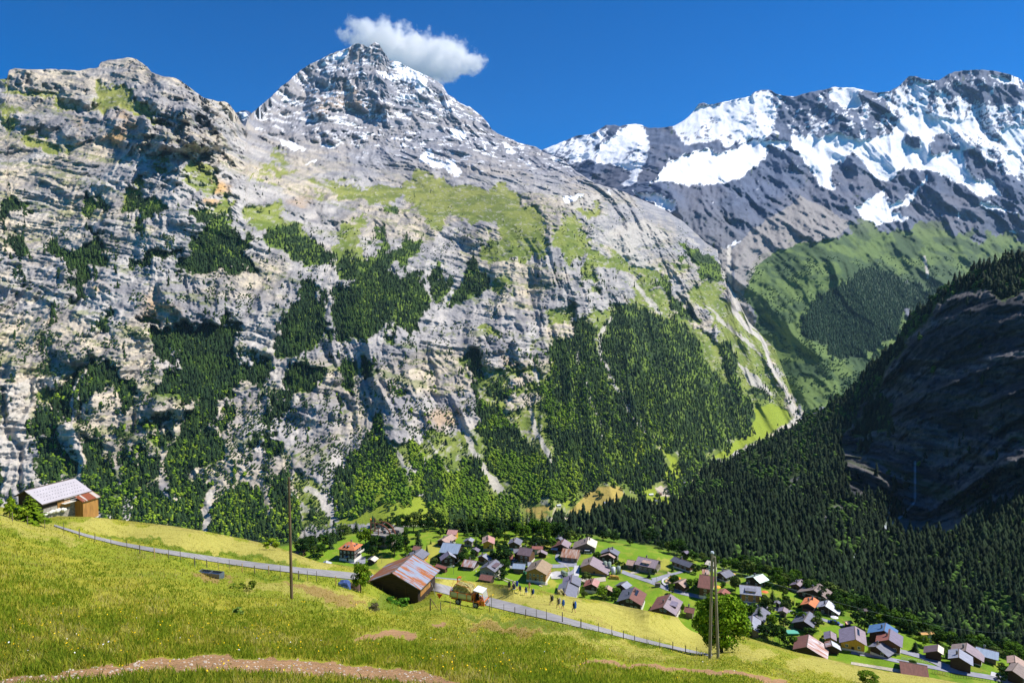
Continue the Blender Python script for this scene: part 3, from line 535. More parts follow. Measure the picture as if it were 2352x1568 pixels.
for m_, r_ in ((CL, 2), (OPN, 1), (WF, 1)): m_.blur(r_)
def dispR(px, py, P):
    X, Y, Z = P[..., 0], P[..., 1], P[..., 2]
    c = CL(px, py)
    return (rock_disp(X * 1.3 + Y * .4, Z * 1.3, 200, 1.0, Y * .3, .8) * (.12 + .88 * c)) - (ridged((X + .5 * Y) / 24, (Z - .2 * Y) / 30, 261, 4, .65) - .5) * 34 * c + (fbm((X + .5 * Y) / 9, Z / 8, 263, 3, .6) - .5) * 11 * c + (fbm(X / 90, Y / 90, 205, 3) - .5) * 40
Rr = Sheet(depR, 650, 2700, 2.5, SKY_R, [(650, 1420), (1600, 1420), (2000, 1500), (2352, 1600), (2700, 1650)], 300, dispR, skirt=((100, -60), (500, -400), (1200, -1300)))
def colR(px, py, P):
    X, Y, Z = P[..., 0], P[..., 1], P[..., 2]
    n2 = fbm(X / 60, Z / 28, 237, 4); n3 = fbm(X / 14, Z / 10, 241, 4, .6)
    C = mixc(np.broadcast_to(FL * .8, P.shape), sm(.45, .65, n3), np.array(srgb(70, 90, 40)))
    c = sm(.4, .6, CL(px, py) + (n3 - .5) * .5)
    rc = mixc(np.broadcast_to(np.array(srgb(66, 66, 68)), P.shape), sm(.4, .6, n2), np.array(srgb(42, 46, 54)))  # rock darkened and blued: the cliff's shade is put into its colour
    rc = mixc(rc, sm(.48, .66, fbm(X / 22, (Z + Y * .2) / 240, 243, 4)) * sm(.35, .6, n3) * .8, np.array(srgb(112, 108, 108)))
    rc = mixc(rc, sm(.6, .75, fbm(X / 24, Z / 26, 247, 4)) * .8, np.array(srgb(60, 74, 40)))
    C = C * (1 - c[..., None]) + rc * c[..., None]
    C = mixc(C, sm(.45, .6, OPN(px, py) + (n3 - .5) * .3), np.array(srgb(88, 90, 88)))  # open talus darkened too, painted shade on ground the sun reaches
    C = mixc(C, sm(.3, .6, WF(px, py)), np.array((.35, .40, .46)))  # falls dimmed to blue grey, shade painted into the white
    return C
Rr.build('wooded_spur_terrain', mat_attr('spur_rock_and_soil', .92, .2, .7, 1.3, bump=2.0), colR, smooth=False)
# ---------------------------------------------------------------- village shelf and the near hillside
TOP2 = [(560, 1262), (640, 1250), (750, 1230), (880, 1212), (1000, 1206), (1200, 1216), (1350, 1226), (1430, 1237), (1500, 1250), (1570, 1272), (1650, 1292), (1720, 1302), (1800, 1330), (1900, 1362), (2000, 1400), (2100, 1440), (2200, 1472), (2352, 1502), (2700, 1580)]
def gz_plane(px, py):
    t = np.interp(px, [p[0] for p in TOP2], [p[1] for p in TOP2])
    return -137 + (fbm(np.asarray(px) / 90, np.asarray(py) / 45, 400, 3) - .5) * 3.0 - 4 * sm(30, 0, np.asarray(py) - t)
def depV(px, py):
    return gz_plane(px, py) / ray(px, py)[..., 2]
V = Sheet(depV, 560, 2700, 2.5, TOP2, [(560, 1420), (1300, 1480), (1700, 1560), (2100, 1680), (2700, 1900)], 190, skirt=((15, -14), (60, -50), (260, -330)))
GV = np.array(srgb(108, 140, 30)); GV2 = np.array(srgb(152, 150, 60)); GV3 = np.array(srgb(76, 110, 26))
HAYV = Mask(.5)     # drier, yellower patches between the houses
HAYV.polys('V3', [[(800,500),(930,430),(1180,420),(1180,560),(1100,610),(960,600)],[(70,590),(250,560),(240,660),(120,640)],[(900,700),(1150,680),(1060,740),(930,760)],[(1200,850),(1540,850),(1500,930),(1200,900)],[(1000,1040),(1340,1040),(1260,1130),(1180,1110)]])
HAYV.polys('V2', [[(930,460),(1130,520),(1160,640),(900,620)],[(1500,370),(1640,330),(1560,440)]]); HAYV.polys('V4', [[(420,520),(560,520),(560,700),(340,700),(300,600)],[(900,560),(1100,620),(1100,760),(900,680)]])
HAYV.polys('V2', [[(1280,400),(1560,380),(1640,440),(1480,560),(1300,480)]], .7)
GARD = Mask(.5); GARD.polys('V5', [[(720,1120),(990,1180),(960,1240),(760,1230)]]); GARD.polys('V4', [[(1790,820),(2080,860),(2060,1020),(1830,960)],[(860,720),(1060,760),(1000,830),(880,800)]])
for m_ in (HAYV, GARD): m_.blur(2)
def colV(px, py, P):
    X, Y = P[..., 0], P[..., 1]
    n1 = fbm(X / 26, Y / 26, 431, 4); n2 = fbm(X / 5, Y / 5, 437, 4, .6)
    C = mixc(np.broadcast_to(GV, P.shape), sm(.45, .65, n1) * .6, GV3)
    C = mixc(C, sm(.52, .7, n2) * .45, GV2)
    C = mixc(C, sm(.3, .6, HAYV(px, py) + (n2 - .5) * .4) * .9, np.array(srgb(160, 158, 66)))
    C = mixc(C, sm(.4, .6, GARD(px, py)) * sm(.4, .6, n2) * .8, np.array(srgb(130, 120, 74)))
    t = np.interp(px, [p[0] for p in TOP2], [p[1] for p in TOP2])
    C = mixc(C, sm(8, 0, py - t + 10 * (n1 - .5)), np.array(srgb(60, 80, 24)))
    return C
V.build('village_meadow', mat_attr('village_grass', .9, 2.5, .75, 1.3, bump=.25), colV)

TOP1 = [(-160, 1130), (0, 1163), (60, 1172), (120, 1184), (220, 1187), (300, 1196), (400, 1208), (480, 1221), (560, 1237), (600, 1246), (650, 1260), (700, 1279), (734, 1290), (814, 1301), (900, 1312), (1000, 1327), (1100, 1336), (1164, 1343), (1223, 1350), (1267, 1361), (1325, 1372), (1378, 1378), (1422, 1389), (1488, 1402), (1554, 1416), (1640, 1440), (1729, 1467), (1821, 1495), (1885, 1509), (1950, 1524), (2010, 1536), (2075, 1547), (2143, 1556), (2208, 1568), (2300, 1582), (2500, 1610)]
dep1 = rbf([(-160,1568,10),(-160,1400,18),(-160,1200,60),(0,1568,11),(0,1480,15.5),(0,1400,22),(0,1300,38),(0,1220,68),(0,1170,100),(100,1195,110),(130,1170,130),(220,1187,122),(250,1243,104),(400,1500,18.5),(400,1400,31),(400,1320,58),(500,1290,104),(450,1218,138),(650,1262,150),(485,1322,78),(670,1375,53),(790,1325,108),(800,1302,150),(1176,1568,14),(1176,1500,25),(1176,1460,45),(1176,1436,70),(940,1398,102),(1050,1386,107),(1095,1398,103),(1000,1330,126),(800,1430,38),(800,1500,23),(800,1568,14.5),(1176,1342,130),(1200,1402,104),(1320,1405,109),(1330,1373,134),(1460,1472,99),(1500,1404,146),(1600,1500,96),(1700,1465,180),(1820,1496,190),(1450,1500,62),(1450,1568,22),(1640,1513,68),(1640,1540,45),(1640,1568,32),(1900,1515,200),(1900,1545,100),(1900,1568,70),(2100,1552,210),(2100,1575,110),(2300,1583,220),(2500,1610,240),(2500,1700,100),(1640,1640,18),(2100,1640,50),(1176,1640,9),(400,1640,9),(0,1640,7)], inv=True, reg=.0008)
def disp1(px, py, P):
    X, Y = P[..., 0], P[..., 1]
    k = np.clip(Y / 60, .08, 1)
    return ((fbm(X / 12, Y / 12, 500, 4) - .5) * .9 + (fbm(X / 2, Y / 2, 505, 3) - .5) * .5) * k * sm(0, 25, py - np.interp(px, [p[0] for p in TOP1], [p[1] for p in TOP1])) 
N = Sheet(dep1, -160, 2500, 2.0, TOP1, [(-160, 1600), (2500, 1720)], 330, disp1, skirt=((4, -3), (20, -22), (90, -120)))
PATH = Mask(.35); HAY = Mask(.6); BARE = Mask(.8); LUSH = Mask(.7)
PATH.line('D', [(-50, 1575, 16), (0, 1572, 14), (120, 1562, 16), (250, 1548, 18), (330, 1534, 17), (420, 1525, 17), (520, 1526, 18), (640, 1531, 20), (760, 1537, 20), (860, 1547, 18), (960, 1560, 18), (1060, 1580, 16)], 14)
PATH.line('D', [(1290, 1530, 2), (1340, 1524, 4), (1420, 1525, 5), (1520, 1532, 5), (1640, 1541, 6), (1740, 1553, 7), (1800, 1566, 8)], 5, .8)
PATH.poly('D', [(805, 1472), (835, 1458), (900, 1451), (950, 1456), (970, 1464), (900, 1462), (850, 1468)], .9); PATH.poly('V7', [(90,800),(200,790),(310,820),(260,850),(220,890),(200,860),(110,820)], .85)
HAY.polys('D', [[(220,1189),(480,1222),(640,1262),(780,1300),(760,1312),(500,1270),(300,1235),(150,1205)], [(1000,1328),(1164,1343),(1330,1374),(1500,1405),(1560,1420),(1800,1500),(1700,1510),(1560,1485),(1400,1440),(1200,1390),(1000,1350)], [(1830,1500),(2140,1556),(2300,1580),(2300,1600),(2000,1575),(1800,1530)]])
HAY.polys('D', [[(560,1330),(700,1330),(830,1360),(900,1390),(860,1400),(700,1380),(560,1350)],[(1040,1400),(1200,1420),(1450,1480),(1560,1500),(1500,1520),(1240,1450),(1060,1430)],[(0,1180),(130,1200),(200,1250),(100,1240),(0,1210)]], .55)
BARE.polys('D', [[(640,1330),(720,1340),(820,1370),(850,1390),(760,1380),(660,1350)],[(1060,1425),(1180,1430),(1260,1450),(1200,1458),(1090,1445)],[(440,1315),(520,1325),(540,1345),(450,1335)]], .8)
BARE.line('W2', [(1000, 660, 1.3), (1300, 790, 1.5), (1650, 950, 1.5), (1900, 1040, 1.5), (2100, 1140, 2)], 1.5); BARE.line('D', [(1120, 1345, 1), (1170, 1368, 1.2), (1240, 1385, 1.2), (1300, 1400, 1.5), (1360, 1420, 1.6), (1450, 1445, 1)], 1.2)
LUSH.line('D', [(240, 1225, 3), (340, 1245, 4), (450, 1268, 6), (560, 1284, 6), (680, 1300, 4)], 5); LUSH.line('D', [(300, 1275, 2), (420, 1292, 3), (560, 1312, 3), (700, 1328, 3)], 3); LUSH.polys('D', [[(840,1375),(960,1390),(960,1405),(830,1395)],[(1020,1408),(1200,1420),(1400,1450),(1560,1490),(1500,1490),(1250,1440),(1030,1415)]])
for m_ in (PATH, HAY, BARE, LUSH): m_.blur(1)
def col1(px, py, P):
    X, Y = P[..., 0], P[..., 1]
    n1 = fbm(X / 12, Y / 12, 531, 4); n2 = fbm(X / 2.2, Y / 2.2, 537, 4, .6); n3 = fbm(X / .5, Y / .5, 539, 3, .6)
    a = np.array(srgb(140, 148, 38)); b_ = np.array(srgb(170, 160, 54)); c_ = np.array(srgb(108, 126, 28))
    C = mixc(np.broadcast_to(a, P.shape), sm(.42, .62, n1) * .6, b_)
    C = mixc(C, sm(.45, .65, n2) * .5, c_)
    h = sm(.3, .65, HAY(px, py) + (n2 - .5) * .6)
    C = mixc(C, h * .9, np.array(srgb(176, 168, 84)))
    C = mixc(C, h * sm(.55, .7, n2) * .5, np.array(srgb(140, 134, 52)))
    C = mixc(C, sm(.35, .6, LUSH(px, py) + (n2 - .5) * .5) * .8, np.array(srgb(92, 116, 20)))
    C = mixc(C, sm(.35, .65, BARE(px, py) + (n2 - .5) * .6) * .8, np.array(srgb(150, 122, 74)))
    p = sm(.42, .62, PATH(px, py) + (n3 - .5) * .45)
    C = mixc(C, p, np.array(srgb(164, 128, 92)) * (.75 + .5 * n3[..., None]))
    # darker seed heads along the meadow's far edge
    t = np.interp(px, [q[0] for q in TOP1], [q[1] for q in TOP1])
    C = mixc(C, sm(12, 0, py - t) * .55 * sm(.35, .6, n2), np.array(srgb(128, 112, 58)))
    return C
N.build('hillside_meadow', mat_attr('hill_grass', .9, 9.0, .6, 1.35, bump=.12, stretch=(1, .5, 1)), col1)

# ---------------------------------------------------------------- roads as sheets laid on the ground
def strip(name, sheet, c, pts, hw, mat, lift=.12, step=6, cols=6):
    P = np.array(T(c, [p[:2] for p in pts])); ws = np.array([p[2] if len(p) > 2 else hw for p in pts], float)
    seg = np.r_[0, np.cumsum(np.hypot(*np.diff(P, axis=0).T))]
    s = np.arange(0, seg[-1] + step * .5, step)
    # smooth centre line
    x = np.interp(s, seg, P[:, 0]); y = np.interp(s, seg, P[:, 1]); w = np.interp(s, seg, ws)
    k = 5
    if len(s) > 2 * k:
        f = np.ones(k) / k
        pad = lambda a: np.r_[[a[0]] * (k // 2), a, [a[-1]] * (k // 2)]
        x = np.convolve(pad(x), f, 'valid'); y = np.convolve(pad(y), f, 'valid')
    tx = np.gradient(x); ty = np.gradient(y); L = np.hypot(tx, ty) + 1e-6; nx, ny = -ty / L, tx / L
    q = np.linspace(-1, 1, cols)[None]
    X = x[:, None] + nx[:, None] * w[:, None] * q; Y = y[:, None] + ny[:, None] * w[:, None] * q
    W_ = sheet.world(X, Y); W_[..., 2] += lift
    r, cc = X.shape; i = np.arange(r * cc).reshape(r, cc)
    Fq = np.stack([i[:-1, :-1], i[:-1, 1:], i[1:, 1:], i[1:, :-1]], -1).reshape(-1, 4)
    me = mesh_np(name, W_.reshape(-1, 3), Fq, mat, True)
    return obj(name, me, kind='structure')
asph = mat_simple('asphalt', srgb(140, 138, 140), .9, var=.22, scale=.45, bump=.01, stretch=(1, 1.6, 1))
asph2 = mat_simple('village_asphalt', srgb(142, 144, 156), .85, var=.12, scale=.5)
conc = mat_simple('pale_concrete', srgb(186, 186, 190), .85, var=.1, scale=.6)
grav = mat_simple('track_gravel', srgb(176, 168, 152), .9, var=.2, scale=1.2)
strip('road', N, 'D', [(122, 1206, 1.6), (150, 1215, 2.3), (200, 1231, 3.1), (280, 1250, 3.9), (360, 1265, 4.7), (440, 1277, 5.5), (520, 1289, 6.2), (600, 1300, 6.6), (690, 1311, 7.0), (780, 1320, 7.8), (880, 1330, 7.8), (1000, 1348, 9.4), (1060, 1364, 10.1), (1120, 1381, 10.1), (1180, 1396, 10.1), (1250, 1413, 8.6), (1320, 1432, 7.0), (1390, 1449, 5.5), (1460, 1467, 4.7), (1530, 1484, 3.9), (1600, 1499, 3.1), (1640, 1507, 2.3)], 8, asph, .10, 5)
def vroad(c, pts, hw, mat=None, nm='village_road', lift=.15): return strip(nm, V, c, pts, hw, mat or asph2, lift, 4)
vroad('V3', [(1330, 640), (1280, 660), (1260, 700), (1290, 750), (1370, 790), (1480, 810), (1620, 812)], 3.2)
vroad('V3', [(1180, 835), (1300, 840), (1420, 828), (1560, 815), (1600, 850), (1570, 900), (1520, 950), (1440, 960)], 4)
vroad('V3', [(1600, 830), (1590, 980), (1580, 1000)], 6, conc, 'farm_yard', .2)
vroad('V4', [(330, 720), (450, 770), (600, 820), (780, 880), (900, 930), (1000, 980), (1150, 1025), (1300, 1065), (1500, 1110), (1700, 1150)], 4)
vroad('V4', [(800, 875, 6), (900, 850, 5), (1020, 800, 4), (1130, 775, 3), (1240, 740, 2.5), (1330, 725, 2)], 4, None, 'village_lane', .22)
vroad('V4', [(1060, 740), (1130, 775)], 2, grav, 'footpath', .18)
vroad('V4', [(480, 750), (620, 735)], 2, grav, 'footpath', .18)
vroad('V3', [(1380, 800), (1500, 900), (1440, 970), (1240, 940)], 1, grav, 'footpath', .18)
vroad('V3', [(930, 1105, 1), (1000, 1115, 1), (1130, 1135, 1.3), (1165, 1130, 1.3), (1100, 1075, 1), (1010, 1040, 1), (850, 1000, .8)], 1, grav, 'footpath', .18)
vroad('V3', [(930, 1105, 1), (1060, 1160, 1)], 1, grav, 'footpath', .2)
vroad('V3', [(300, 990), (500, 1080), (560, 1100)], .8, grav, 'footpath', .2); vroad('V3', [(340, 980), (560, 1060), (700, 1110)], .8, grav, 'footpath', .2)
vroad('V2', [(560, 545, 8), (650, 560, 9), (780, 560, 8)], 9, asph2, 'parking_yard', .2)
vroad('V2', [(1560, 770), (1780, 790), (1900, 800)], 3, asph2, 'village_lane', .2)
vroad('V3', [(480, 800, 6), (590, 830, 8)], 7, asph2, 'parking_yard', .22)
vroad('V3', [(1190, 990, 7), (1280, 980, 9), (1380, 980, 7)], 8, conc, 'farm_yard', .24)
vroad('V3', [(1650, 1030, 4), (1750, 1080, 5), (2060, 1040, 5)], 5, grav, 'farm_yard', .24)
vroad('V5', [(260, 830, 5), (400, 860, 4), (560, 885, 3), (700, 905, 3), (850, 930, 3), (950, 960, 3), (1190, 1015, 3), (1300, 1050, 3), (1450, 1090, 3), (1500, 1110)], 3)
vroad('V6', [(0, 1040, 3.5), (200, 1070, 4), (400, 1100, 4), (600, 1150, 4), (1000, 1220, 4), (1300, 1280, 4), (1600, 1330, 5), (1900, 1380, 5), (2352, 1480, 6)], 4)
vroad('V6', [(0, 1185, 3), (250, 1225, 3), (700, 1300, 4)], 3, grav, 'farm_track')
vroad('V6', [(650, 1020, 4), (900, 1080, 5), (1100, 1150, 5), (1250, 1220, 6), (1400, 1260, 5), (1560, 1310, 4)], 5, None, 'village_lane', .2)
vroad('V6', [(1890, 1330, 5), (2100, 1380, 4), (2352, 1440, 3)], 4, conc, 'village_lane', .24)
vroad('V4', [(1080, 830, 2), (990, 850, 2.4), (960, 880, 2.4), (990, 930, 2), (1080, 965, 2)], 2, conc, 'retaining_kerb', .5)
vroad('V4', [(1030, 900, 7), (1120, 870, 7)], 7, mat_simple('bare_soil', srgb(196, 168, 128), .9, var=.15, scale=.6), 'gravel_yard', .2)
# ---------------------------------------------------------------- buildings
def unproj_z(p, z):
    r = ray(p[0], p[1]); return r * (z / r[2])
def boxm(bm_v, bm_f, bm_m, x0, x1, y0, y1, z0, z1, m=0):
    b = len(bm_v)
    bm_v += [(x0, y0, z0), (x1, y0, z0), (x1, y1, z0), (x0, y1, z0), (x0, y0, z1), (x1, y0, z1), (x1, y1, z1), (x0, y1, z1)]
    bm_f += [(b, b + 3, b + 2, b + 1), (b + 4, b + 5, b + 6, b + 7), (b, b + 1, b + 5, b + 4), (b + 1, b + 2, b + 6, b + 5), (b + 2, b + 3, b + 7, b + 6), (b + 3, b, b + 4, b + 7)]
    bm_m += [m] * 6
class MB:
    """collects shapes; build() links them as one mesh object"""
    def __init__(s): s.v = []; s.f = []; s.m = []
    def box(s, x0, x1, y0, y1, z0, z1, m=0): boxm(s.v, s.f, s.m, min(x0, x1), max(x0, x1), min(y0, y1), max(y0, y1), min(z0, z1), max(z0, z1), m); return s
    def face(s, pts, m=0):
        b = len(s.v); s.v += [tuple(p) for p in pts]; s.f.append(tuple(range(b, b + len(pts)))); s.m.append(m); return s
    def slab(s, pts, t, m=0, me=None):
        """polygon (counter-clockwise from above) thickened downwards by t"""
        b = len(s.v); n = len(pts)
        s.v += [tuple(p) for p in pts] + [(p[0], p[1], p[2] - t) for p in pts]
        s.f.append(tuple(range(b, b + n))); s.m.append(m)
        s.f.append(tuple(range(b + 2 * n - 1, b + n - 1, -1))); s.m.append(m if me is None else me)
        for i in range(n):
            j = (i + 1) % n
            s.f.append((b + i, b + n + i, b + n + j, b + j)); s.m.append(m if me is None else me)
        return s
    def prism(s, pts, z0, z1, m=0):
        return s.slab([(p[0], p[1], z1) for p in pts], z1 - z0, m)
    def beam(s, a, b, r, m=0, n=6, r2=None, cap=True):
        a = Vector(a); b = Vector(b); d = (b - a).normalized()
        u = d.orthogonal().normalized(); w = d.cross(u)
        k = len(s.v); r2 = r if r2 is None else r2
        for P, R in ((a, r), (b, r2)):
            for i in range(n):
                t = 2 * math.pi * i / n
                s.v.append(tuple(P + (u * math.cos(t) + w * math.sin(t)) * R))
        for i in range(n):
            j = (i + 1) % n
            s.f.append((k + i, k + j, k + n + j, k + n + i)); s.m.append(m)
        if cap:
            s.f.append(tuple(range(k + n - 1, k - 1, -1))); s.m.append(m); s.f.append(tuple(range(k + n, k + 2 * n))); s.m.append(m)
        return s
    def ball(s, c, r, m=0, nu=8, nv=5, sc=(1, 1, 1)):
        k = len(s.v)
        for j in range(nv + 1):
            p = math.pi * j / nv
            for i in range(nu):
                t = 2 * math.pi * i / nu
                s.v.append((c[0] + r * sc[0] * math.sin(p) * math.cos(t), c[1] + r * sc[1] * math.sin(p) * math.sin(t), c[2] + r * sc[2] * math.cos(p)))
        for j in range(nv):
            for i in range(nu):
                a = k + j * nu + i; b = k + j * nu + (i + 1) % nu
                s.f.append((a, a + nu, b + nu, b)); s.m.append(m)
        return s
    def rot(s, ax, ang, c=(0, 0, 0), start=0):
        M = Matrix.Rotation(ang, 3, ax); c = Vector(c)
        for i in range(start, len(s.v)): s.v[i] = tuple(M @ (Vector(s.v[i]) - c) + c)
        return s
    def mesh(s, name, mats, smooth=False):
        me = bpy.data.meshes.new(name)
        me.from_pydata([tuple(v) for v in s.v], [], s.f)
        for q in (mats if isinstance(mats, (list, tuple)) else [mats]): me.materials.append(q)
        me.polygons.foreach_set('material_index', s.m)
        if smooth: me.polygons.foreach_set('use_smooth', [True] * len(s.f))
        me.update(); return me
    def build(s, name, mats, parent=None, smooth=False, **k):
        return obj(name, s.mesh(name, mats, smooth), parent, **k)
def empty(name, loc, rz=0, label=None, cat=None, group=None):
    o = bpy.data.objects.new(name, None); COL.objects.link(o)
    o.location = loc; o.rotation_euler = (0, 0, rz); o.empty_display_size = .5
    if label: o['label'] = label
    if cat: o['category'] = cat
    if group: o['group'] = group
    return o

def roofm(key, rgb, kind='sheet'):
    c = srgb(*rgb)
    if kind == 'rust': return mat_simple('roof_' + key, c, .55, .2, scale=1.0, stretch=(1.6, .22, .22), c2=srgb(150, 88, 46), bump=.01)
    if kind == 'metal': return mat_simple('roof_' + key, c, .38, .35, var=.1, scale=1.0, stretch=(2.2, .3, .3), bump=.02)
    return mat_simple('roof_' + key, c, .8, var=.16, scale=1.6, stretch=(1, .45, .45), bump=.04)
RM = {
 'slate': roofm('slate', (112, 114, 128)), 'dslate': roofm('dark_slate', (84, 88, 102)), 'lslate': roofm('light_slate', (142, 146, 162)), 'brown': roofm('brown_sheet', (124, 88, 80)),
 'olive': roofm('olive_board', (120, 106, 92)), 'olive2': roofm('tan_board', (150, 130, 104)), 'mauve': roofm('mauve_sheet', (140, 126, 134)), 'purple': roofm('purple_sheet', (118, 110, 130)),
 'tan': roofm('tan_sheet', (168, 142, 130)), 'red': roofm('red_sheet', (144, 88, 78)), 'redbr': roofm('red_brown_sheet', (116, 76, 68)), 'orange': roofm('orange_tile', (196, 116, 72)),
 'pink': roofm('pink_sheet', (176, 132, 126)), 'cream': roofm('cream_sheet', (208, 200, 182)), 'pale': roofm('pale_metal', (164, 180, 198), 'metal'), 'white': roofm('white_metal', (214, 218, 224), 'metal'),
 'green': roofm('pale_green_metal', (188, 212, 200), 'metal'), 'blue': roofm('blue_sheet', (72, 112, 158)), 'rust': roofm('rusting_metal', (196, 196, 204), 'rust'), 'rust2': roofm('rusting_tan_metal', (190, 172, 160), 'rust'),
 'dpurple': roofm('dark_purple_sheet', (98, 82, 90)), 'ochre': roofm('ochre_sheet', (196, 150, 84)), 'gbrown': roofm('grey_brown_sheet', (132, 118, 112))}
WM = {'dk': mat_simple('dark_timber', srgb(60, 44, 35), .85, var=.35, scale=3, stretch=(.3, .3, 3)), 'wd': mat_simple('honey_timber', srgb(168, 122, 62), .8, var=.25, scale=3, stretch=(2, 2, .2)),
      'md': mat_simple('brown_timber', srgb(98, 68, 44), .85, var=.3, scale=3, stretch=(.3, .3, 3)), 'gr': mat_simple('grey_timber', srgb(112, 102, 92), .9, var=.3, scale=3, stretch=(.3, .3, 3)),
      'oc': mat_simple('ochre_timber', srgb(200, 152, 52), .8, var=.15, scale=2, stretch=(2, 2, .3)), 'wh': mat_simple('white_plaster', srgb(222, 218, 208), .9, var=.06, scale=1),
      'st': mat_simple('field_stone', srgb(150, 144, 134), .95, var=.35, scale=3, bump=.05)}
FRM = mat_simple('window_white', srgb(225, 225, 222), .6, var=.03); PANE = mat_simple('window_glass', (.02, .025, .035), .08, var=.2); DOORM = mat_simple('door_dark', srgb(52, 36, 28), .7, var=.2)
METAL = mat_simple('chimney_metal', srgb(120, 124, 132), .4, .6, var=.2); STONE = mat_simple('chimney_stone', srgb(130, 116, 104), .9, var=.3, scale=4)
EDGE = mat_simple('roof_edge', srgb(96, 84, 76), .8, var=.2)
winmesh = {}
def window(w=1.1, h=1.15):
    k = (w, h)
    if k not in winmesh:
        m = MB(); t = .09
        m.box(-w / 2, w / 2, -.05, .05, -h / 2, -h / 2 + t); m.box(-w / 2, w / 2, -.05, .05, h / 2 - t, h / 2); m.box(-w / 2, -w / 2 + t, -.05, .05, -h / 2 + t, h / 2 - t); m.box(w / 2 - t, w / 2, -.05, .05, -h / 2 + t, h / 2 - t)
        m.box(-t / 2, t / 2, -.05, .05, -h / 2 + t, h / 2 - t); m.box(-w / 2 + t, -t / 2, -.02, .02, -h / 2 + t, h / 2 - t, 1); m.box(t / 2, w / 2 - t, -.02, .02, -h / 2 + t, h / 2 - t, 1)
        winmesh[k] = m.mesh('window', [FRM, PANE])
    return winmesh[k]
rndh = random.Random(5)
def house(name, label, cat, c, Fp, Bp, ER, EL=None, rl='slate', rr=None, wall='dk', base='st', hw=3.4, wins=2, chim=1, zg=None, slope=.45, back=0, dorm=None, balcony=False, sheet=None, group=None, basepx=None, bury=1.6, door=True, oh=.8, solar=None):
    (Fx,), (Bx,) = T(c, [Fp]), T(c, [Bp]); (Ex,) = T(c, [ER]); Lx = T(c, [EL])[0] if EL else None
    if basepx is not None: zg = float(sheet.world(*[np.array(q) for q in T(c, [basepx])[0]])[2])
    if zg is None: zg = -137.0
    wr = wl = 5.0
    sr = sl = slope
    for _ in range(4):
        zr = zg + hw + slope * (min(wr, wl) - oh)
        P0 = unproj_z(Fx, zr); P1 = unproj_z(Bx, zr)
        d = (P1 - P0)[:2]; L = np.hypot(*d); d = d / L; rt = np.array([d[1], -d[0]])
        def fit(px, side):
            w = np.linspace(1.2, 22, 420)
            Q = np.zeros((420, 3)); Q[:, :2] = P0[:2] + rt * side * w[:, None]; Q[:, 2] = zr - slope * w
            u, v = project(Q); e = np.hypot(u - px[0], v - px[1]); return w[e.argmin()]
        wr = fit(Ex, 1); wl = fit(Lx, -1) if Lx is not None else (wr if not back else back)
    cx, cy = (P0[:2] + P1[:2]) / 2
    az = math.atan2(d[1], d[0])
    H = zr - zg; hl = L / 2
    r_ = empty(name, (cx, cy, zg), az, label, cat, group)
    # local: +x along ridge (front end at -x), -y = right side
    eR = H - slope * wr; eL = H - slope * wl
    if rr is None: rr = rl
    m = MB(); t = .18
    m.slab([(-hl, 0, H), (-hl, -wr, eR), (hl, -wr, eR), (hl, 0, H)], t, 1, 2)
    m.slab([(-hl, wl, eL), (-hl, 0, H), (hl, 0, H), (hl, wl, eL)], t, 0, 2)
    m.box(-hl - .02, hl + .02, -.14, .14, H - .05, H + .05, 2)
    rf = m.build('roof', [RM[rl], RM[rr], EDGE], r_)
    a = hl - oh; b0 = -(wr - oh); b1 = wl - oh
    zt = lambda y: H - slope * abs(y) - t - .02
    m = MB()
    bs = .9 if base else -bury
    def shell(z0, zf, mi, off=0.0):
        A0, A1, Y0, Y1 = -a - off, a + off, b0 - off, b1 + off
        return A0, A1, Y0, Y1
    A0, A1 = -a, a
    prof = [(b0, bs), (b0, zt(b0)), (0, zt(0)), (b1, zt(b1)), (b1, bs)]
    m.face([(A0, y, z) for y, z in prof]); m.face([(A1, y, z) for y, z in reversed(prof)])
    m.face([(A0, b0, bs), (A1, b0, bs), (A1, b0, zt(b0)), (A0, b0, zt(b0))]); m.face([(A1, b1, bs), (A0, b1, bs), (A0, b1, zt(b1)), (A1, b1, zt(b1))])
    m.build('wall', WM[wall], r_)
    if base: MB().box(-a - .06, a + .06, b0 - .06, b1 + .06, -bury, .9).build('foundation', WM[base], r_)
    # windows on the front gable and on the side that looks to the camera
    def win(x, y, z, face, w=1.1, h=1.15):
        o = obj('window', window(w, h), r_, (x, y, z))
        o.rotation_euler = (0, 0, math.pi / 2 if face == 'g' else 0)
    if wins:
        W_ = b1 - b0
        n = max(1, min(5, int(W_ / 2.4))); rows = [hw * .5] if hw < 4.6 else [hw * .3, hw * .68]
        if wins > 1 and slope * min(wr, wl) > 1.9: rows.append(hw + .5)
        for k, z in enumerate(rows):
            nn = n if z < hw else min(2, n)
            sp = W_ * (.8 if z < hw else .35) / max(nn, 1)
            for i in range(nn):
                if k == 0 and door and i == nn // 2: continue
                win(-a - .03, (b0 + b1) / 2 + (i - (nn - 1) / 2) * sp, max(z, 1.6) if z < hw else z, 'g')
        n = max(1, min(5, int(2 * a / 2.8)))
        for z in [q for q in rows if q < hw]:
            for i in range(n):
                win((i - (n - 1) / 2) * 2 * a * .84 / n, b0 - .03, min(max(z, 1.6), zt(b0) - .75), 's')
    if door: MB().box(-a - .05, -a + .05, (b0 + b1) / 2 - .55 , (b0 + b1) / 2 + .55, -.1, 2.05).build('door', DOORM, r_)
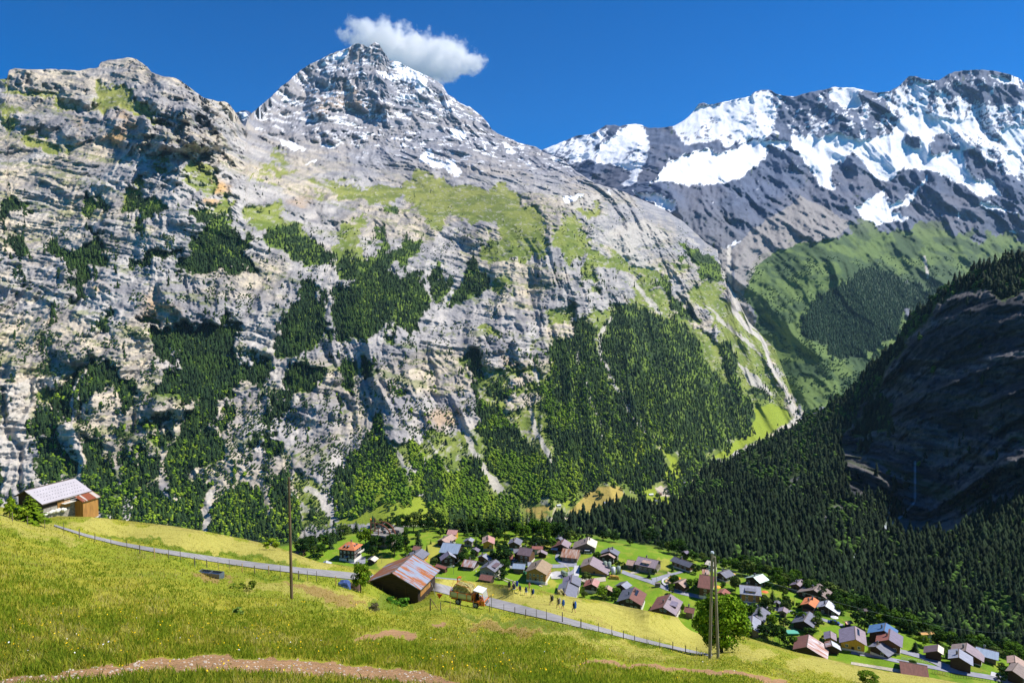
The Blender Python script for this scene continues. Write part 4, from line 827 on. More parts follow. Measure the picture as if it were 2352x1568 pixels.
    if balcony:
        m = MB(); m.box(-a - 1.1, -a, b0 + .2, b1 - .2, hw * .5 - .5, hw * .5 - .38)
        m.box(-a - 1.1, -a - 1.04, b0 + .2, b1 - .2, hw * .5 - .38, hw * .5 + .45); m.box(-a - 1.1, -a, b0 + .2, b0 + .26, hw * .5 - .38, hw * .5 + .45)
        m.build('balcony', WM['md'] if wall != 'md' else WM['dk'], r_)
    for k in range(chim):
        fx = (-.25, .3, .05)[k % 3] * hl; fy = (.18, -.2, -.3)[k % 3] * (wl if k == 0 else wr)
        z = H - slope * abs(fy); m = MB()
        m.box(fx - .3, fx + .3, fy - .3, fy + .3, z - .5, z + 1.1, 0); m.box(fx - .4, fx + .4, fy - .4, fy + .4, z + 1.1, z + 1.2, 1); m.box(fx - .2, fx + .2, fy - .2, fy + .2, z + 1.2, z + 1.45, 1)
        m.build('chimney', [STONE if (k + int(cx)) % 2 else METAL, METAL], rf)
    if dorm:     # shed dormer on one slope: (side, width, material)
        sd_, wd, mt = dorm; sg = -1 if sd_ == 'r' else 1; ww = wr if sd_ == 'r' else wl
        y0 = sg * ww * .3; y1 = sg * ww * .82; zz0 = H - slope * abs(y0) + .1; zz1 = zz0 - .12 * abs(y1 - y0)
        q = [(-wd / 2, y1, zz1), (wd / 2, y1, zz1), (wd / 2, y0, zz0), (-wd / 2, y0, zz0)]
        if sg > 0: q = q[::-1]
        dm = MB().slab(q, .14).build('dormer_roof', RM[mt], r_)
        m = MB(); zf = H - slope * abs(y1 * .96)
        m.box(-wd / 2 + .3, wd / 2 - .3, y0, y1 * .96, zf - .6, zz1 - .1); m.build('dormer_wall', WM[wall], r_)
        for xx in (-wd / 4, wd / 4): obj('window', window(.9, .7), r_, (xx, y1 * .96 + sg * .03, (zf + zz1) / 2))
    if solar:
        m = MB(); y0, y1 = -wr * .22, -wr * .42
        for i in range(4):
            x0 = -1.0 + i * 1.5
            m.slab([(x0, y1, H - slope * abs(y1) + .12), (x0 + 1.35, y1, H - slope * abs(y1) + .12), (x0 + 1.35, y0, H - slope * abs(y0) + .12), (x0, y0, H - slope * abs(y0) + .12)], .06)
        m.build('solar_panel', PANE, rf)
    r_['dims'] = [hl, wr, wl, H]
    return r_
HS = []
def h(*a, **k): HS.append(house(*a, **k)); return HS[-1]
h('barn', 'large barn of honey timber with patched tan and olive roof', 'barn', 'V3', (945, 872), (1052, 722), (1125, 975), (770, 910), 'olive', 'olive2', 'wd', 'wh', 5.2, 1, 1)
h('barn', 'large farm barn with wide mauve roof beside the silos', 'barn', 'V3', (1790, 805), (1850, 680), (2092, 972), (1630, 828), 'gbrown', 'mauve', 'wd', 'st', 4.0, 0, 1)
h('house', 'house with steep plain slate roof cut off by the mown meadow edge', 'house', 'V3', (1395, 1300), (1465, 1068), (1600, 1338), (1205, 1250), 'slate', 'slate', 'gr', 'wh', 4.2, 1, 1)
h('house', 'house with slate roof and red flashing joined behind the plain slate roof', 'house', 'V3', (1505, 1085), (1525, 960), (1650, 1165), (1340, 1088), 'purple', 'slate', 'wh', 'wh', 4.4, 1, 1)
h('chalet', 'chalet with reddish rusty roof above dark walls, behind the bright green bush', 'house', 'V3', (1825, 1115), (1865, 1020), (1915, 1190), (1698, 1175), 'red', 'pink', 'dk', 'wh', 3.4, 2, 1)
h('shed', 'small shed with tan roof beside the bright green bush', 'shed', 'V3', (2062, 1185), (2090, 1130), (2160, 1238), (2025, 1190), 'tan', 'tan', 'gr', None, 2.6, 0, 0)
h('farmhouse', 'farmhouse with two tiered rusty tan roof inside the curve of the pale lane', 'house', 'V3', (1375, 550), (1650, 580), (1338, 690), None, 'rust2', 'rust2', 'gr', 'st', 3.4, 1, 1)
h('chalet', 'three storey chalet with dark purple roof and long pale balconies', 'house', 'V3', (705, 533), (915, 563), (660, 655), None, 'dpurple', 'dpurple', 'md', 'wh', 5.6, 2, 1)
h('house', 'low house with flat looking salmon roof behind the dark purple roof', 'house', 'V3', (893, 517), (1068, 522), (888, 568), None, 'red', 'red', 'wh', None, 3.4, 0, 1)
h('shed', 'shed with pale mauve roof beside the dry meadow strip', 'shed', 'V3', (1028, 612), (1038, 570), (1138, 650), (968, 628), 'tan', 'mauve', 'dk', None, 3.0, 0, 0)
h('chalet', 'chalet with ochre gable and pink tan roof half hidden by a dark spruce', 'house', 'W4', (1960, 650), (1975, 458), (2190, 740), (1775, 712), 'tan', 'pink', 'oc', 'st', 4.4, 1, 1)
h('chalet', 'slate roofed chalet against the dark broadleaf wood', 'house', 'V3', (605, 455), (650, 380), (715, 500), (502, 480), 'slate', 'slate', 'md', 'wh', 3.6, 1, 1)
h('shed', 'small slate roofed hut in front of the chalet by the wood', 'shed', 'V3', (585, 507), (605, 487), (612, 543), (530, 525), 'slate', 'slate', 'md', None, 2.4, 0, 0, door=False)
h('chalet', 'low chalet with light slate roof left of the round dark tree', 'house', 'W4', (1780, 1110), (1910, 1025), (2020, 1255), (1600, 1155), 'slate', 'lslate', 'md', 'st', 3.4, 1, 1)
h('house', 'stone house with slate roof and wide dark dormer below the round dark tree', 'house', 'V3', (180, 842), (325, 725), (330, 905), (42, 868), 'dslate', 'slate', 'st', 'wh', 3.8, 1, 1, dorm=('r', 6, 'dpurple'))
h('shed', 'hut with plain red brown roof above the first hikers', 'shed', 'V3', (95, 955), (290, 988), (50, 1040), None, 'redbr', 'redbr', 'dk', None, 2.6, 0, 0)
h('shed', 'long shed with pale blue corrugated roof beside the big honey timber barn', 'shed', 'V3', (597, 786), (795, 800), (580, 872), None, 'pale', 'pale', 'gr', None, 2.4, 0, 0, door=False)
h('shed', 'narrow shed with grey blue roof squeezed behind the honey timber barn', 'shed', 'V3', (825, 768), (888, 768), (800, 850), None, 'pale', 'lslate', 'gr', None, 2.4, 0, 0, door=False)
h('shed', 'lean-to with orange red roof left of the dark purple chalet', 'shed', 'V3', (545, 640), (605, 643), (512, 718), None, 'red', 'red', 'wd', None, 2.8, 0, 0)
h('house', 'slate roof joined to the left of the dark purple chalet', 'house', 'V3', (600, 562), (700, 560), (580, 632), None, 'slate', 'slate', 'md', None, 4.6, 0, 0)
h('house', 'house with pale slate roof at the upper edge of the village wood', 'house', 'V3', (1300, 395), (1390, 345), (1370, 440), (1168, 432), 'pale', 'slate', 'gr', None, 3.6, 0, 1)
h('chalet', 'chalet with maroon left roof and grey right roof in front of the pale slate one', 'house', 'V3', (1350, 490), (1400, 408), (1478, 545), (1185, 530), 'redbr', 'mauve', 'dk', 'st', 3.8, 1, 1)
h('barn', 'big barn at the green hill with grey left roof and cream right roof', 'barn', 'V3', (1750, 480), (1780, 375), (1895, 555), (1518, 548), 'gbrown', 'cream', 'gr', 'wh', 4.6, 0, 2)
h('shed', 'open shed with pale flat roof between two chalets', 'shed', 'V3', (1205, 535), (1305, 550), (1195, 575), None, 'white', 'white', 'md', None, 2.4, 0, 0, door=False)
h('chalet', 'slate roofed chalet at the foot of the green hill', 'house', 'V3', (2105, 598), (2145, 535), (2240, 675), (1945, 632), 'slate', 'slate', 'dk', 'st', 4.2, 1, 2)
h('chalet', 'dark chalet with tan roof and row of small white windows above the silos', 'house', 'V3', (2085, 650), (2108, 628), (2180, 722), (1930, 682), 'tan', 'tan', 'dk', None, 4.2, 2, 0)
h('house', 'house with dark left roof and bright grey right roof behind the solar panel house', 'house', 'V4', (325, 930), (420, 868), (430, 985), (222, 958), 'dslate', 'lslate', 'dk', None, 3.8, 0, 0)
h('chalet', 'large chalet with slate left roof, red brown right roof and solar panels', 'house', 'V4', (455, 1140), (545, 958), (660, 1250), (245, 1160), 'dslate', 'redbr', 'dk', 'wh', 4.2, 2, 2, solar=True)
h('chalet', 'large chalet with brown left roof and mauve right roof with twin chimneys', 'house', 'V4', (985, 1280), (1105, 1072), (1200, 1400), (765, 1312), 'redbr', 'mauve', 'md', 'wh', 3.8, 2, 2, dorm=('r', 5, 'purple'))
h('shed', 'low brown roofed outbuilding right of the twin chimney chalet', 'shed', 'V4', (1330, 1270), (1490, 1300), (1245, 1340), None, 'redbr', 'redbr', 'gr', None, 2.4, 0, 1)
h('house', 'tall house with long red brown roof behind the twin poles', 'house', 'V4', (1560, 765), (1795, 800), (1518, 968), None, 'redbr', 'redbr', 'md', 'wh', 5.2, 2, 1)
h('house', 'annex with rust and cream roof above the long red brown roof', 'house', 'V4', (1600, 682), (1720, 695), (1566, 760), None, 'cream', 'rust2', 'wh', None, 5.6, 0, 0, door=False)
h('shed', 'barn with pale tan roof at the bend of the village road', 'barn', 'V4', (1222, 893), (1340, 832), (1325, 975), (1135, 900), 'gbrown', 'tan', 'md', 'st', 3.6, 0, 0)
h('shed', 'shed with tan grey roof left of the long pinkish farmhouse', 'shed', 'V4', (430, 532), (557, 552), (392, 612), None, 'gbrown', 'tan', 'gr', None, 2.8, 0, 0, door=False)
h('farmhouse', 'long farmhouse with pinkish grey roof and rust coloured dormer', 'house', 'V4', (600, 482), (925, 550), (545, 612), None, 'mauve', 'mauve', 'gr', 'st', 3.8, 1, 1, dorm=('r', 4.5, 'tan'))
h('chalet', 'chalet with dark slate roof right of the long pinkish farmhouse', 'house', 'V4', (1157, 484), (1462, 592), (1110, 567), None, 'dslate', 'dslate', 'md', 'wh', 3.6, 1, 1)
h('shed', 'tiny hut with grey purple roof alone at the edge of the wood', 'shed', 'V4', (1312, 408), (1372, 390), (1352, 450), None, 'purple', 'purple', 'dk', None, 2.2, 0, 0)
h('house', 'house with cream white roof right beside the pole tops', 'house', 'V4', (1683, 540), (1822, 580), (1632, 602), None, 'cream', 'cream', 'dk', 'wh', 3.2, 1, 0)
h('chalet', 'dark slate chalet with white lower wall right of the twin poles', 'house', 'V4', (1880, 740), (2025, 688), (1975, 830), (1797, 737), 'slate', 'slate', 'dk', 'wh', 3.4, 1, 1)
h('shed', 'small pavilion with brick red roof above the big maple', 'shed', 'V4', (1900, 1050), (1955, 985), (2010, 1095), (1830, 1065), 'red', 'red', 'md', None, 2.6, 0, 0)
h('chalet', 'honey timber chalet with blue grey roof, gabled dormer and balcony', 'house', 'V5', (178, 584), (447, 610), (180, 702), None, 'lslate', 'lslate', 'wd', 'wh', 4.8, 2, 1, dorm=('r', 5, 'slate'))
h('chalet', 'dark chalet with pale green metal roof on the village edge', 'house', 'V5', (350, 490), (470, 448), (438, 572), (232, 499), 'green', 'green', 'dk', 'st', 4.0, 1, 1)
h('shed', 'tiny hut with pale blue roof near the hedge trees', 'shed', 'V5', (290, 396), (342, 392), (268, 432), None, 'pale', 'pale', 'gr', None, 2.0, 0, 0, door=False)
h('chalet', 'chalet with grey mauve roof beside the pink garden toys', 'house', 'V5', (893, 578), (955, 517), (940, 620), (800, 583), 'purple', 'mauve', 'md', 'st', 3.4, 1, 1)
h('house', 'wide grey brown roof partly behind a broad green tree', 'house', 'V5', (1110, 650), (1190, 572), (1290, 735), (890, 645), 'gbrown', 'gbrown', 'dk', None, 3.4, 1, 1)
h('chalet', 'chalet with bright orange roof beside the pale grey one', 'house', 'V5', (1042, 822), (1100, 733), (1130, 880), (942, 832), 'orange', 'orange', 'dk', 'st', 4.2, 1, 2, balcony=True)
h('chalet', 'chalet with wide pale grey roof joined to the orange roofed chalet', 'house', 'V5', (1255, 852), (1295, 780), (1448, 945), (1142, 873), 'lslate', 'white', 'dk', 'wh', 3.6, 1, 1)
h('chalet', 'square slate roofed chalet below the orange roof', 'house', 'V5', (985, 1042), (1060, 920), (1110, 1125), (828, 1045), 'dslate', 'slate', 'dk', 'st', 3.8, 1, 1)
h('shed', 'small grey shed with mauve roof beside the village road', 'shed', 'V5', (722, 912), (740, 862), (785, 945), (655, 908), 'purple', 'mauve', 'gr', None, 3.0, 0, 0)
h('shed', 'tiny shed with slate roof in the lower garden', 'shed', 'V5', (650, 808), (662, 780), (702, 842), (612, 818), 'slate', 'slate', 'wh', None, 2.2, 0, 0)
h('house', 'slate roof partly hidden by a pointed spruce', 'house', 'V5', (385, 985), (465, 865), (520, 1030), (320, 1000), 'slate', 'slate', 'gr', None, 3.4, 0, 0)
h('house', 'blue slate roof showing right of the big maple', 'house', 'V5', (330, 1130), (345, 972), (450, 1190), (200, 1130), 'slate', 'lslate', 'gr', None, 3.2, 0, 0)
h('barn', 'long barn with brick red left roof and streaked rusty right roof', 'barn', 'V5', (1025, 1365), (1050, 1208), (1310, 1500), (845, 1382), 'redbr', 'rust', 'dk', None, 2.8, 0, 0)
h('shed', 'pale metal roofed shed joined to the streaked rusty barn', 'shed', 'V5', (1345, 1350), (1325, 1282), (1440, 1450), (1260, 1360), 'rust', 'white', 'dk', None, 2.8, 0, 0, door=False)
h('house', 'small ochre house with mauve roof behind the rusty barn', 'house', 'V5', (1325, 1250), (1320, 1162), (1405, 1292), (1238, 1258), 'purple', 'mauve', 'oc', None, 3.2, 0, 0)
h('chalet', 'large yellow chalet with mauve roof and roof windows', 'house', 'V5', (1640, 1272), (1625, 1100), (1790, 1345), (1432, 1308), 'purple', 'mauve', 'oc', 'wh', 4.2, 2, 0, solar=True)
h('shed', 'low rusty roofed shed left of the round dark green tree', 'shed', 'V5', (1500, 1050), (1585, 1036), (1500, 1108), None, 'rust2', 'rust2', 'dk', None, 2.4, 0, 0)
h('chalet', 'chalet with deep blue roof behind the brown and grey one', 'house', 'V6', (460, 745), (485, 638), (665, 800), (230, 772), 'blue', 'blue', 'dk', None, 4.6, 0, 1)
h('chalet', 'chalet with orange brown left roof and smooth grey right roof', 'house', 'V6', (525, 868), (545, 718), (718, 965), (335, 850), 'red', 'purple', 'md', 'wh', 4.2, 1, 1)
h('chalet', 'low chalet with weathered grey shingle roof at the roadside', 'house', 'V6', (345, 960), (470, 875), (530, 1095), (235, 965), 'slate', 'slate', 'dk', 'wh', 3.0, 1, 1)
h('barn', 'dark barn with purple left roof and cream right roof', 'barn', 'V6', (1180, 1020), (1190, 930), (1275, 1058), (985, 1018), 'dpurple', 'cream', 'dk', None, 4.4, 0, 0)
h('house', 'house with big mauve brown roof behind the grey shingled one', 'house', 'V6', (1560, 1015), (1580, 908), (1810, 1175), (1345, 985), 'gbrown', 'mauve', 'md', 'wh', 3.4, 0, 1)
h('house', 'black timber house with light grey shingle roof at the road junction', 'house', 'V6', (1470, 1105), (1470, 985), (1672, 1222), (1320, 1080), 'lslate', 'lslate', 'dk', None, 5.0, 0, 1)
h('house', 'house with pale green corrugated roof at the wood edge far right', 'house', 'V6', (1700, 955), (2015, 1035), (1780, 1075), None, 'green', 'pale', 'gr', None, 2.8, 0, 1)
h('house', 'house with pale tan roof at the right picture edge', 'house', 'V6', (2230, 1170), (2222, 1075), (2400, 1250), (2120, 1160), 'tan', 'tan', 'gr', None, 3.0, 0, 0)
h('house', 'dark house with grey brown roof at the lower right picture edge', 'house', 'V6', (2190, 1285), (2270, 1178), (2370, 1400), (2095, 1265), 'gbrown', 'gbrown', 'dk', None, 3.4, 0, 0)
h('barn', 'long barn with plain brick red roof at the lower right roadside', 'barn', 'V6', (665, 1152), (1045, 1222), (740, 1335), None, 'redbr', 'redbr', 'gr', None, 2.4, 0, 0, door=False)
h('house', 'house with ochre orange roof between hedge trees', 'house', 'V6', (945, 770), (1120, 757), (905, 855), None, 'ochre', 'ochre', 'wh', None, 2.8, 0, 0, door=False)
h('house', 'dark brown roof peeping over a round tree', 'house', 'V6', (110, 452), (240, 450), (65, 500), None, 'dpurple', 'dpurple', 'md', None, 2.6, 0, 0, door=False)
h('farmhouse', 'tall house with huge pale blue metal roof', 'house', 'W4', (567, 685), (1150, 738), (440, 1005), None, 'pale', 'pale', 'dk', 'wh', 6.2, 1, 1)
h('chalet', 'dark chalet with steep slate gable and many white windows', 'house', 'W4', (770, 1075), (712, 960), (990, 1185), (510, 1290), 'purple', 'lslate', 'dk', 'wh', 5.4, 2, 0, slope=.62)
h('chalet', 'wide chalet with tan brown roof above the huge pale blue roof', 'house', 'W4', (512, 602), (822, 420), (735, 688), (322, 635), 'gbrown', 'tan', 'dk', 'wh', 3.6, 1, 1)
h('house', 'house with pink sheet metal roof against the wood', 'house', 'W4', (728, 283), (1035, 302), (670, 440), None, 'pink', 'pink', 'oc', None, 4.0, 0, 0)
h('barn', 'small barn with grey left roof and pale right roof in the orchard', 'barn', 'W4', (1350, 612), (1425, 525), (1485, 690), (1175, 668), 'slate', 'lslate', 'gr', 'st', 3.0, 0, 0)
h('house', 'slate roof half hidden behind the round dark tree', 'house', 'W4', (1530, 915), (1598, 836), (1640, 1050), (1420, 960), 'slate', 'purple', 'dk', None, 3.2, 0, 0)
h('shed', 'hut with rust streaked white roof below the round dark tree', 'shed', 'W4', (1232, 1212), (1640, 1268), (1108, 1428), None, 'rust', 'rust', 'dk', 'st', 2.8, 0, 1)
h('shed', 'orange red lean-to roof in front of the many windowed chalet', 'shed', 'W4', (372, 1357), (700, 1450), (308, 1445), None, 'red', 'red', 'md', None, 2.6, 0, 0, door=False)
h('house', 'slate roofed house with ochre gable behind the rusty roofed barn', 'house', 'V2', (1345, 485), (1430, 418), (1455, 535), (1190, 515), 'slate', 'slate', 'oc', None, 3.2, 1, 1)
h('shed', 'small brown roofed shed above the slate and ochre house', 'shed', 'V2', (1340, 385), (1425, 396), (1308, 432), None, 'brown', 'brown', 'md', None, 2.4, 0, 0)
h('shed', 'black hut with pale roof beside the asphalt forecourt of the hotel', 'shed', 'W1', (1805, 1448), (1940, 1340), (1955, 1530), (1665, 1485), 'slate', 'cream', 'dk', None, 2.8, 0, 0)
h('shed', 'pale blue roofed hut at the meadow edge below the hotel', 'shed', 'W1', (400, 1555), (430, 1487), (600, 1600), (290, 1560), 'pale', 'white', 'gr', None, 2.0, 0, 0, door=False)
h('shed', 'red roofed hut left of the wooded hotel garden', 'shed', 'V2', (-40, 447), (50, 458), (-50, 500), None, 'red', 'red', 'md', None, 2.2, 0, 0, door=False)

# hotel with a hipped orange tile roof
def hotel():
    zg = -137.0; ze = zg + 6.4
    P = [unproj_z(T('W1', [p])[0], ze) for p in ((770, 1135), (1325, 1190), (1570, 990))]
    a = P[1] - P[0]; b = P[2] - P[1]
    az = math.atan2(a[1], a[0]); L = np.hypot(*a[:2]); c = np.array([-math.sin(az), math.cos(az)]); D_ = float(b[:2] @ c)
    r = empty('hotel', (P[0][0], P[0][1], zg), az, 'square timber hotel with hipped orange tile roof and small dormers', 'hotel')
    H = 6.4 + .55 * min(L, D_) / 2; e = 6.4
    cx, cy = L / 2, D_ / 2
    m = MB(); k = 1.0
    m.face([(0, 0, e), (L, 0, e), (cx + k, cy, H), (cx - k, cy, H)]); m.face([(L, 0, e), (L, D_, e), (cx + k, cy, H)]); m.face([(L, D_, e), (0, D_, e), (cx - k, cy, H), (cx + k, cy, H)]); m.face([(0, D_, e), (0, 0, e), (cx - k, cy, H)])
    m.face([(0, 0, e - .01), (0, D_, e - .01), (L, D_, e - .01), (L, 0, e - .01)])
    rf = m.build('roof', RM['orange'], r)
    MB().box(.8, L - .8, .8, D_ - .8, 1.3, e - .02).build('wall', WM['dk'], r)
    MB().box(.75, L - .75, .75, D_ - .75, -1.5, 1.3).build('foundation', WM['wh'], r)
    for fx in (.36, .54):
        x = L * fx; y = D_ * .2; z = e + (H - e) * .4
        m = MB(); m.box(x - .45, x + .45, y - .5, y + 1.2, z - .9, z + .25); m.slab([(x - .65, y - .8, z + .2), (x, y - .8, z + .75), (x, y + 1.8, z + .75), (x - .65, y + 1.8, z + .2)], .08, 1); m.slab([(x, y - .8, z + .75), (x + .65, y - .8, z + .2), (x + .65, y + 1.8, z + .2), (x, y + 1.8, z + .75)], .08, 1)
        m.build('dormer', [WM['dk'], RM['dslate']], r)
    for fy in (.36, .6):
        x = L * .8; y = D_ * fy; z = e + (H - e) * .4
        m = MB(); m.box(x - 1.2, x + .5, y - .45, y + .45, z - .9, z + .25); m.slab([(x - 1.8, y, z + .75), (x - 1.8, y - .65, z + .2), (x + .8, y - .65, z + .2), (x + .8, y, z + .75)], .08, 1); m.slab([(x - 1.8, y + .65, z + .2), (x - 1.8, y, z + .75), (x + .8, y, z + .75), (x + .8, y + .65, z + .2)], .08, 1)
        m.build('dormer', [WM['dk'], RM['dslate']], r)
    for z in (2.4, 4.8):
        for i in range(4):
            o = obj('window', window(.9, 1.2), r, (1.8 + i * (L - 3.6) / 3, .77, z))
            o = obj('window', window(.9, 1.2), r, (L - .77, 1.8 + i * (D_ - 3.6) / 3, z)); o.rotation_euler = (0, 0, math.pi / 2)
    MB().box(L * .42, L * .6, -.6, .8, 2.5, 2.62).build('canopy', RM['lslate'], r)
    MB().box(L * .5, L * .5 + 1, .7, .8, 0, 2.2).build('door', DOORM, r)
    MB().box(L - .8, L + .8, D_ * .45, D_ * .95, 3.4, 3.5).box(L + .72, L + .8, D_ * .45, D_ * .95, 3.5, 4.4).build('balcony', WM['wh'], r)
    MB().box(cx - .3, cx + .3, cy + 1, cy + 1.6, H - 2, H + .8).build('chimney', STONE, rf)
hotel()
# ---------------------------------------------------------------- trees
rng = np.random.default_rng(7)
leaf_mat = mat_attr('leaves_and_needles', .85, .6, .7, 1.3, spec=.08)
bark = mat_simple('bark', srgb(86, 68, 52), .9, var=.3, scale=4, stretch=(1, 1, .3))
def cards(P, size, Nrm=None, r=None, asp=1.0):
    """one small quad per point, facing roughly along Nrm"""
    r = r or rng
    n = len(P); d = r.normal(size=(n, 3)); 
    if Nrm is not None: d = d * .55 + Nrm
    d /= np.linalg.norm(d, axis=1)[:, None] + 1e-9
    u = np.cross(d, r.normal(size=(n, 3))); u /= np.linalg.norm(u, axis=1)[:, None] + 1e-9
    w = np.cross(d, u); s = (size * r.uniform(.6, 1.4, n))[:, None]
    Vv = np.stack([P - u * s - w * s * asp, P + u * s * .8 - w * s * asp * .7, P + u * s + w * s * asp, P - u * s * .7 + w * s * asp * .8], 1).reshape(-1, 3)
    return Vv, np.arange(n * 4).reshape(n, 4)
def crown_broad(seed, n, size, tone, clumps=26, sx=1.0, sz=1.0, low=.12, tip=None):
    """unit crown, height 1, foot of the trunk at z=0"""
    r = np.random.default_rng(seed)
    cs = []
    for k in range(clumps):
        th = r.uniform(0, 2 * np.pi); ph = np.arccos(r.uniform(-.75, 1)); q = r.uniform(.45, 1.0) ** .5
        cs.append((math.cos(th) * math.sin(ph) * .33 * sx * q, math.sin(th) * math.sin(ph) * .33 * sx * q, low + (1 - low) * .5 + math.cos(ph) * (1 - low) * .40 * sz * q, r.uniform(.10, .17)))
    cs = np.array(cs); i = r.integers(0, clumps, n)
    d = r.normal(size=(n, 3)); d /= np.linalg.norm(d, axis=1)[:, None]; d[:, 2] = np.abs(d[:, 2]) * np.where(r.random(n) < .8, 1, -1)
    rad = cs[i, 3] * r.uniform(.55, 1.05, n) ** .7
    P = cs[i, :3] + d * rad[:, None] * [1, 1, .8]
    Vv, Fq = cards(P, size, d, r)
    base = np.array(tone); cl = r.uniform(.72, 1.25, clumps)[i] * r.uniform(.8, 1.2, n)
    C = base[None] * cl[:, None]
    if tip is not None: w = (r.random(n) < .3)[:, None]; C = np.where(w, np.array(tip)[None] * cl[:, None], C)
    return Vv, Fq, np.repeat(C, 4, 0)
def crown_spruce(seed, levels, per, tone, rad=.17, droop=.25, fill=3):
    r = np.random.default_rng(seed)
    Vv = []; C = []
    for k in range(levels):
        t = k / (levels - 1); z = .06 + .93 * t; R = rad * (1 - t) ** .85 * r.uniform(.85, 1.12) + .006
        m = max(4, int(per * (1 - t * .6)))
        for j in range(m):
            a = 2 * np.pi * (j + r.uniform(-.4, .4)) / m + k * .7; L = R * r.uniform(.65, 1.2); c, s_ = math.cos(a), math.sin(a)
            w = L * r.uniform(.22, .36); z0 = z + r.uniform(-.01, .01); dz = -L * droop * r.uniform(.6, 1.6)
            for q in range(fill):
                f0 = .1 + q / fill * .9; f1 = min(1.05, f0 + .62); ww = w * (1.15 - f0 * .8) * 1.3; o = r.uniform(-.3, .3) * w; tl = r.uniform(-.6, .6) * w
                mid = lambda f, sd, zz: (c * L * f - s_ * (sd + o), s_ * L * f + c * (sd + o), z0 + dz * f * f + zz)
                Vv += [mid(f0, -ww * .6, tl * .4), mid(f1, -ww * .35, -w * .15), mid(f1, ww * .35, w * .05), mid(f0, ww * .6, -tl * .4)]
                b = r.uniform(.65, 1.3) * (.85 + .25 * f1)
                C += [[x * b for x in tone]] * 4
    Vv = np.array(Vv); return Vv, np.arange(len(Vv)).reshape(-1, 4), np.array(C)
def trunk_mesh(h, r0, r1=None, lean=0, limbs=0, seed=1):
    m = MB(); rr = random.Random(seed)
    m.beam((0, 0, -.4 / 8), (lean * h * .5, 0, h * .55), r0, n=7, r2=r0 * .7); m.beam((lean * h * .5, 0, h * .55), (lean * h, 0, h), r0 * .7, n=7, r2=r1 or r0 * .3)
    for i in range(limbs):
        a = rr.uniform(0, 6.28); z = h * rr.uniform(.3, .75); L = rr.uniform(.16, .28)
        m.beam((0, 0, z), (math.cos(a) * L, math.sin(a) * L, z + L * rr.uniform(.5, 1.2)), r0 * .4, n=5, r2=r0 * .12)
    return m.mesh('trunk', bark)
g_ = lambda *a: srgb(*a)
TONES = [g_(76, 108, 24), g_(54, 84, 26), g_(104, 132, 26), g_(40, 66, 28), g_(82, 100, 42)]
BROAD = []; SPRU = []
for i in range(6):
    Vv, Fq, C = crown_broad(40 + i, 1500, .026, TONES[i % 5], 24, sx=(1.15, 1.0, .9, 1.25, 1.0, .8)[i], sz=1.0, low=.10)
    BROAD.append((mesh_np('crown', Vv, Fq, leaf_mat, False, C), trunk_mesh(.55, .022, limbs=5, seed=i)))
for i in range(4):
    Vv, Fq, C = crown_spruce(60 + i, 20, 11, (g_(44, 66, 38), g_(52, 74, 36), g_(60, 84, 34), g_(40, 60, 40))[i], rad=(.17, .2, .15, .19)[i])
    SPRU.append((mesh_np('crown', Vv, Fq, leaf_mat, False, C), trunk_mesh(.9, .014, .004, seed=i)))
rt = random.Random(11)
def tree(kind, P, hgt, var, label, name=None, group=None, wid=1.0):
    cr, tr = (SPRU if kind == 's' else BROAD)[var]
    r = empty(name or ('spruce_tree' if kind == 's' else 'broadleaf_tree'), P, rt.uniform(0, 6.28), label, 'tree', group)
    r.scale = (hgt * wid, hgt * wid, hgt)
    obj('crown', cr, r); obj('trunk', tr, r)
    return r
def vtree(kind, c, px, py, hpx, var, label, wid=1.0, group=None, sheet=None, name=None):
    """foot at pixel, height in frame pixels"""
    sh = sheet or V
    x, y = T(c, [(px, py)])[0]; P = sh.world(np.array(x), np.array(y))
    return tree(kind, (P[0], P[1], P[2] - .2), hpx * CR[c][2] * P[1] / F * 1.04, var, label, name, group, wid)
# trees that stand by themselves
vtree('b', 'V3', 410, 800, 330, 3, 'big round dark green tree at the village centre', 1.15)
vtree('s', 'V3', 205, 575, 240, 0, 'narrow dark spruce in front of the ochre gabled chalet', 1.0)
vtree('b', 'V3', 1985, 1330, 200, 2, 'bright yellow green round bush beside the reddish roof', 1.25)
vtree('b', 'V3', 1720, 1330, 110, 4, 'olive brown bush in front of the reddish roofed chalet', 1.3)
vtree('b', 'V3', 2030, 1380, 100, 4, 'brownish bush at the mown meadow edge right of the bright one', 1.4)
vtree('b', 'V4', 770, 270, 230, 3, 'lone dark maple on the green hilltop shading a bench', 1.25)
vtree('s', 'V4', 770, 820, 140, 0, 'small dark conifer by the road in front of the pinkish farmhouse', 1.5)
vtree('b', 'V4', 850, 760, 90, 1, 'green shrub beside the small dark conifer', 1.3)
vtree('s', 'V4', 1135, 720, 160, 1, 'thin spruce in front of the dark slate chalet', .9)
vtree('b', 'V4', 1320, 540, 110, 4, 'olive bush behind the dark slate chalet', 1.4)
vtree('b', 'V4', 1500, 680, 80, 1, 'low bush left of the cream white roof', 1.8)
vtree('b', 'V4', 1600, 680, 70, 3, 'dark hedge bush below the cream white roof', 2.2)
vtree('b', 'V4', 2120, 1010, 230, 1, 'slender garden tree above the big maple', .8)
vtree('b', 'V4', 1930, 960, 90, 1, 'round garden bush in the flower garden', 1.3)
vtree('b', 'V5', 130, 680, 210, 4, 'loose olive tree left of the gabled dormer chalet', .8)
vtree('s', 'V5', 595, 810, 190, 2, 'compact dark conifer on the sunny lawn', 2.0)
vtree('b', 'V5', 730, 770, 200, 4, 'thin pale birch on the sunny lawn', .65)
vtree('s', 'V5', 425, 1060, 250, 0, 'pointed spruce between slate roofs right of the big maple', 1.5)
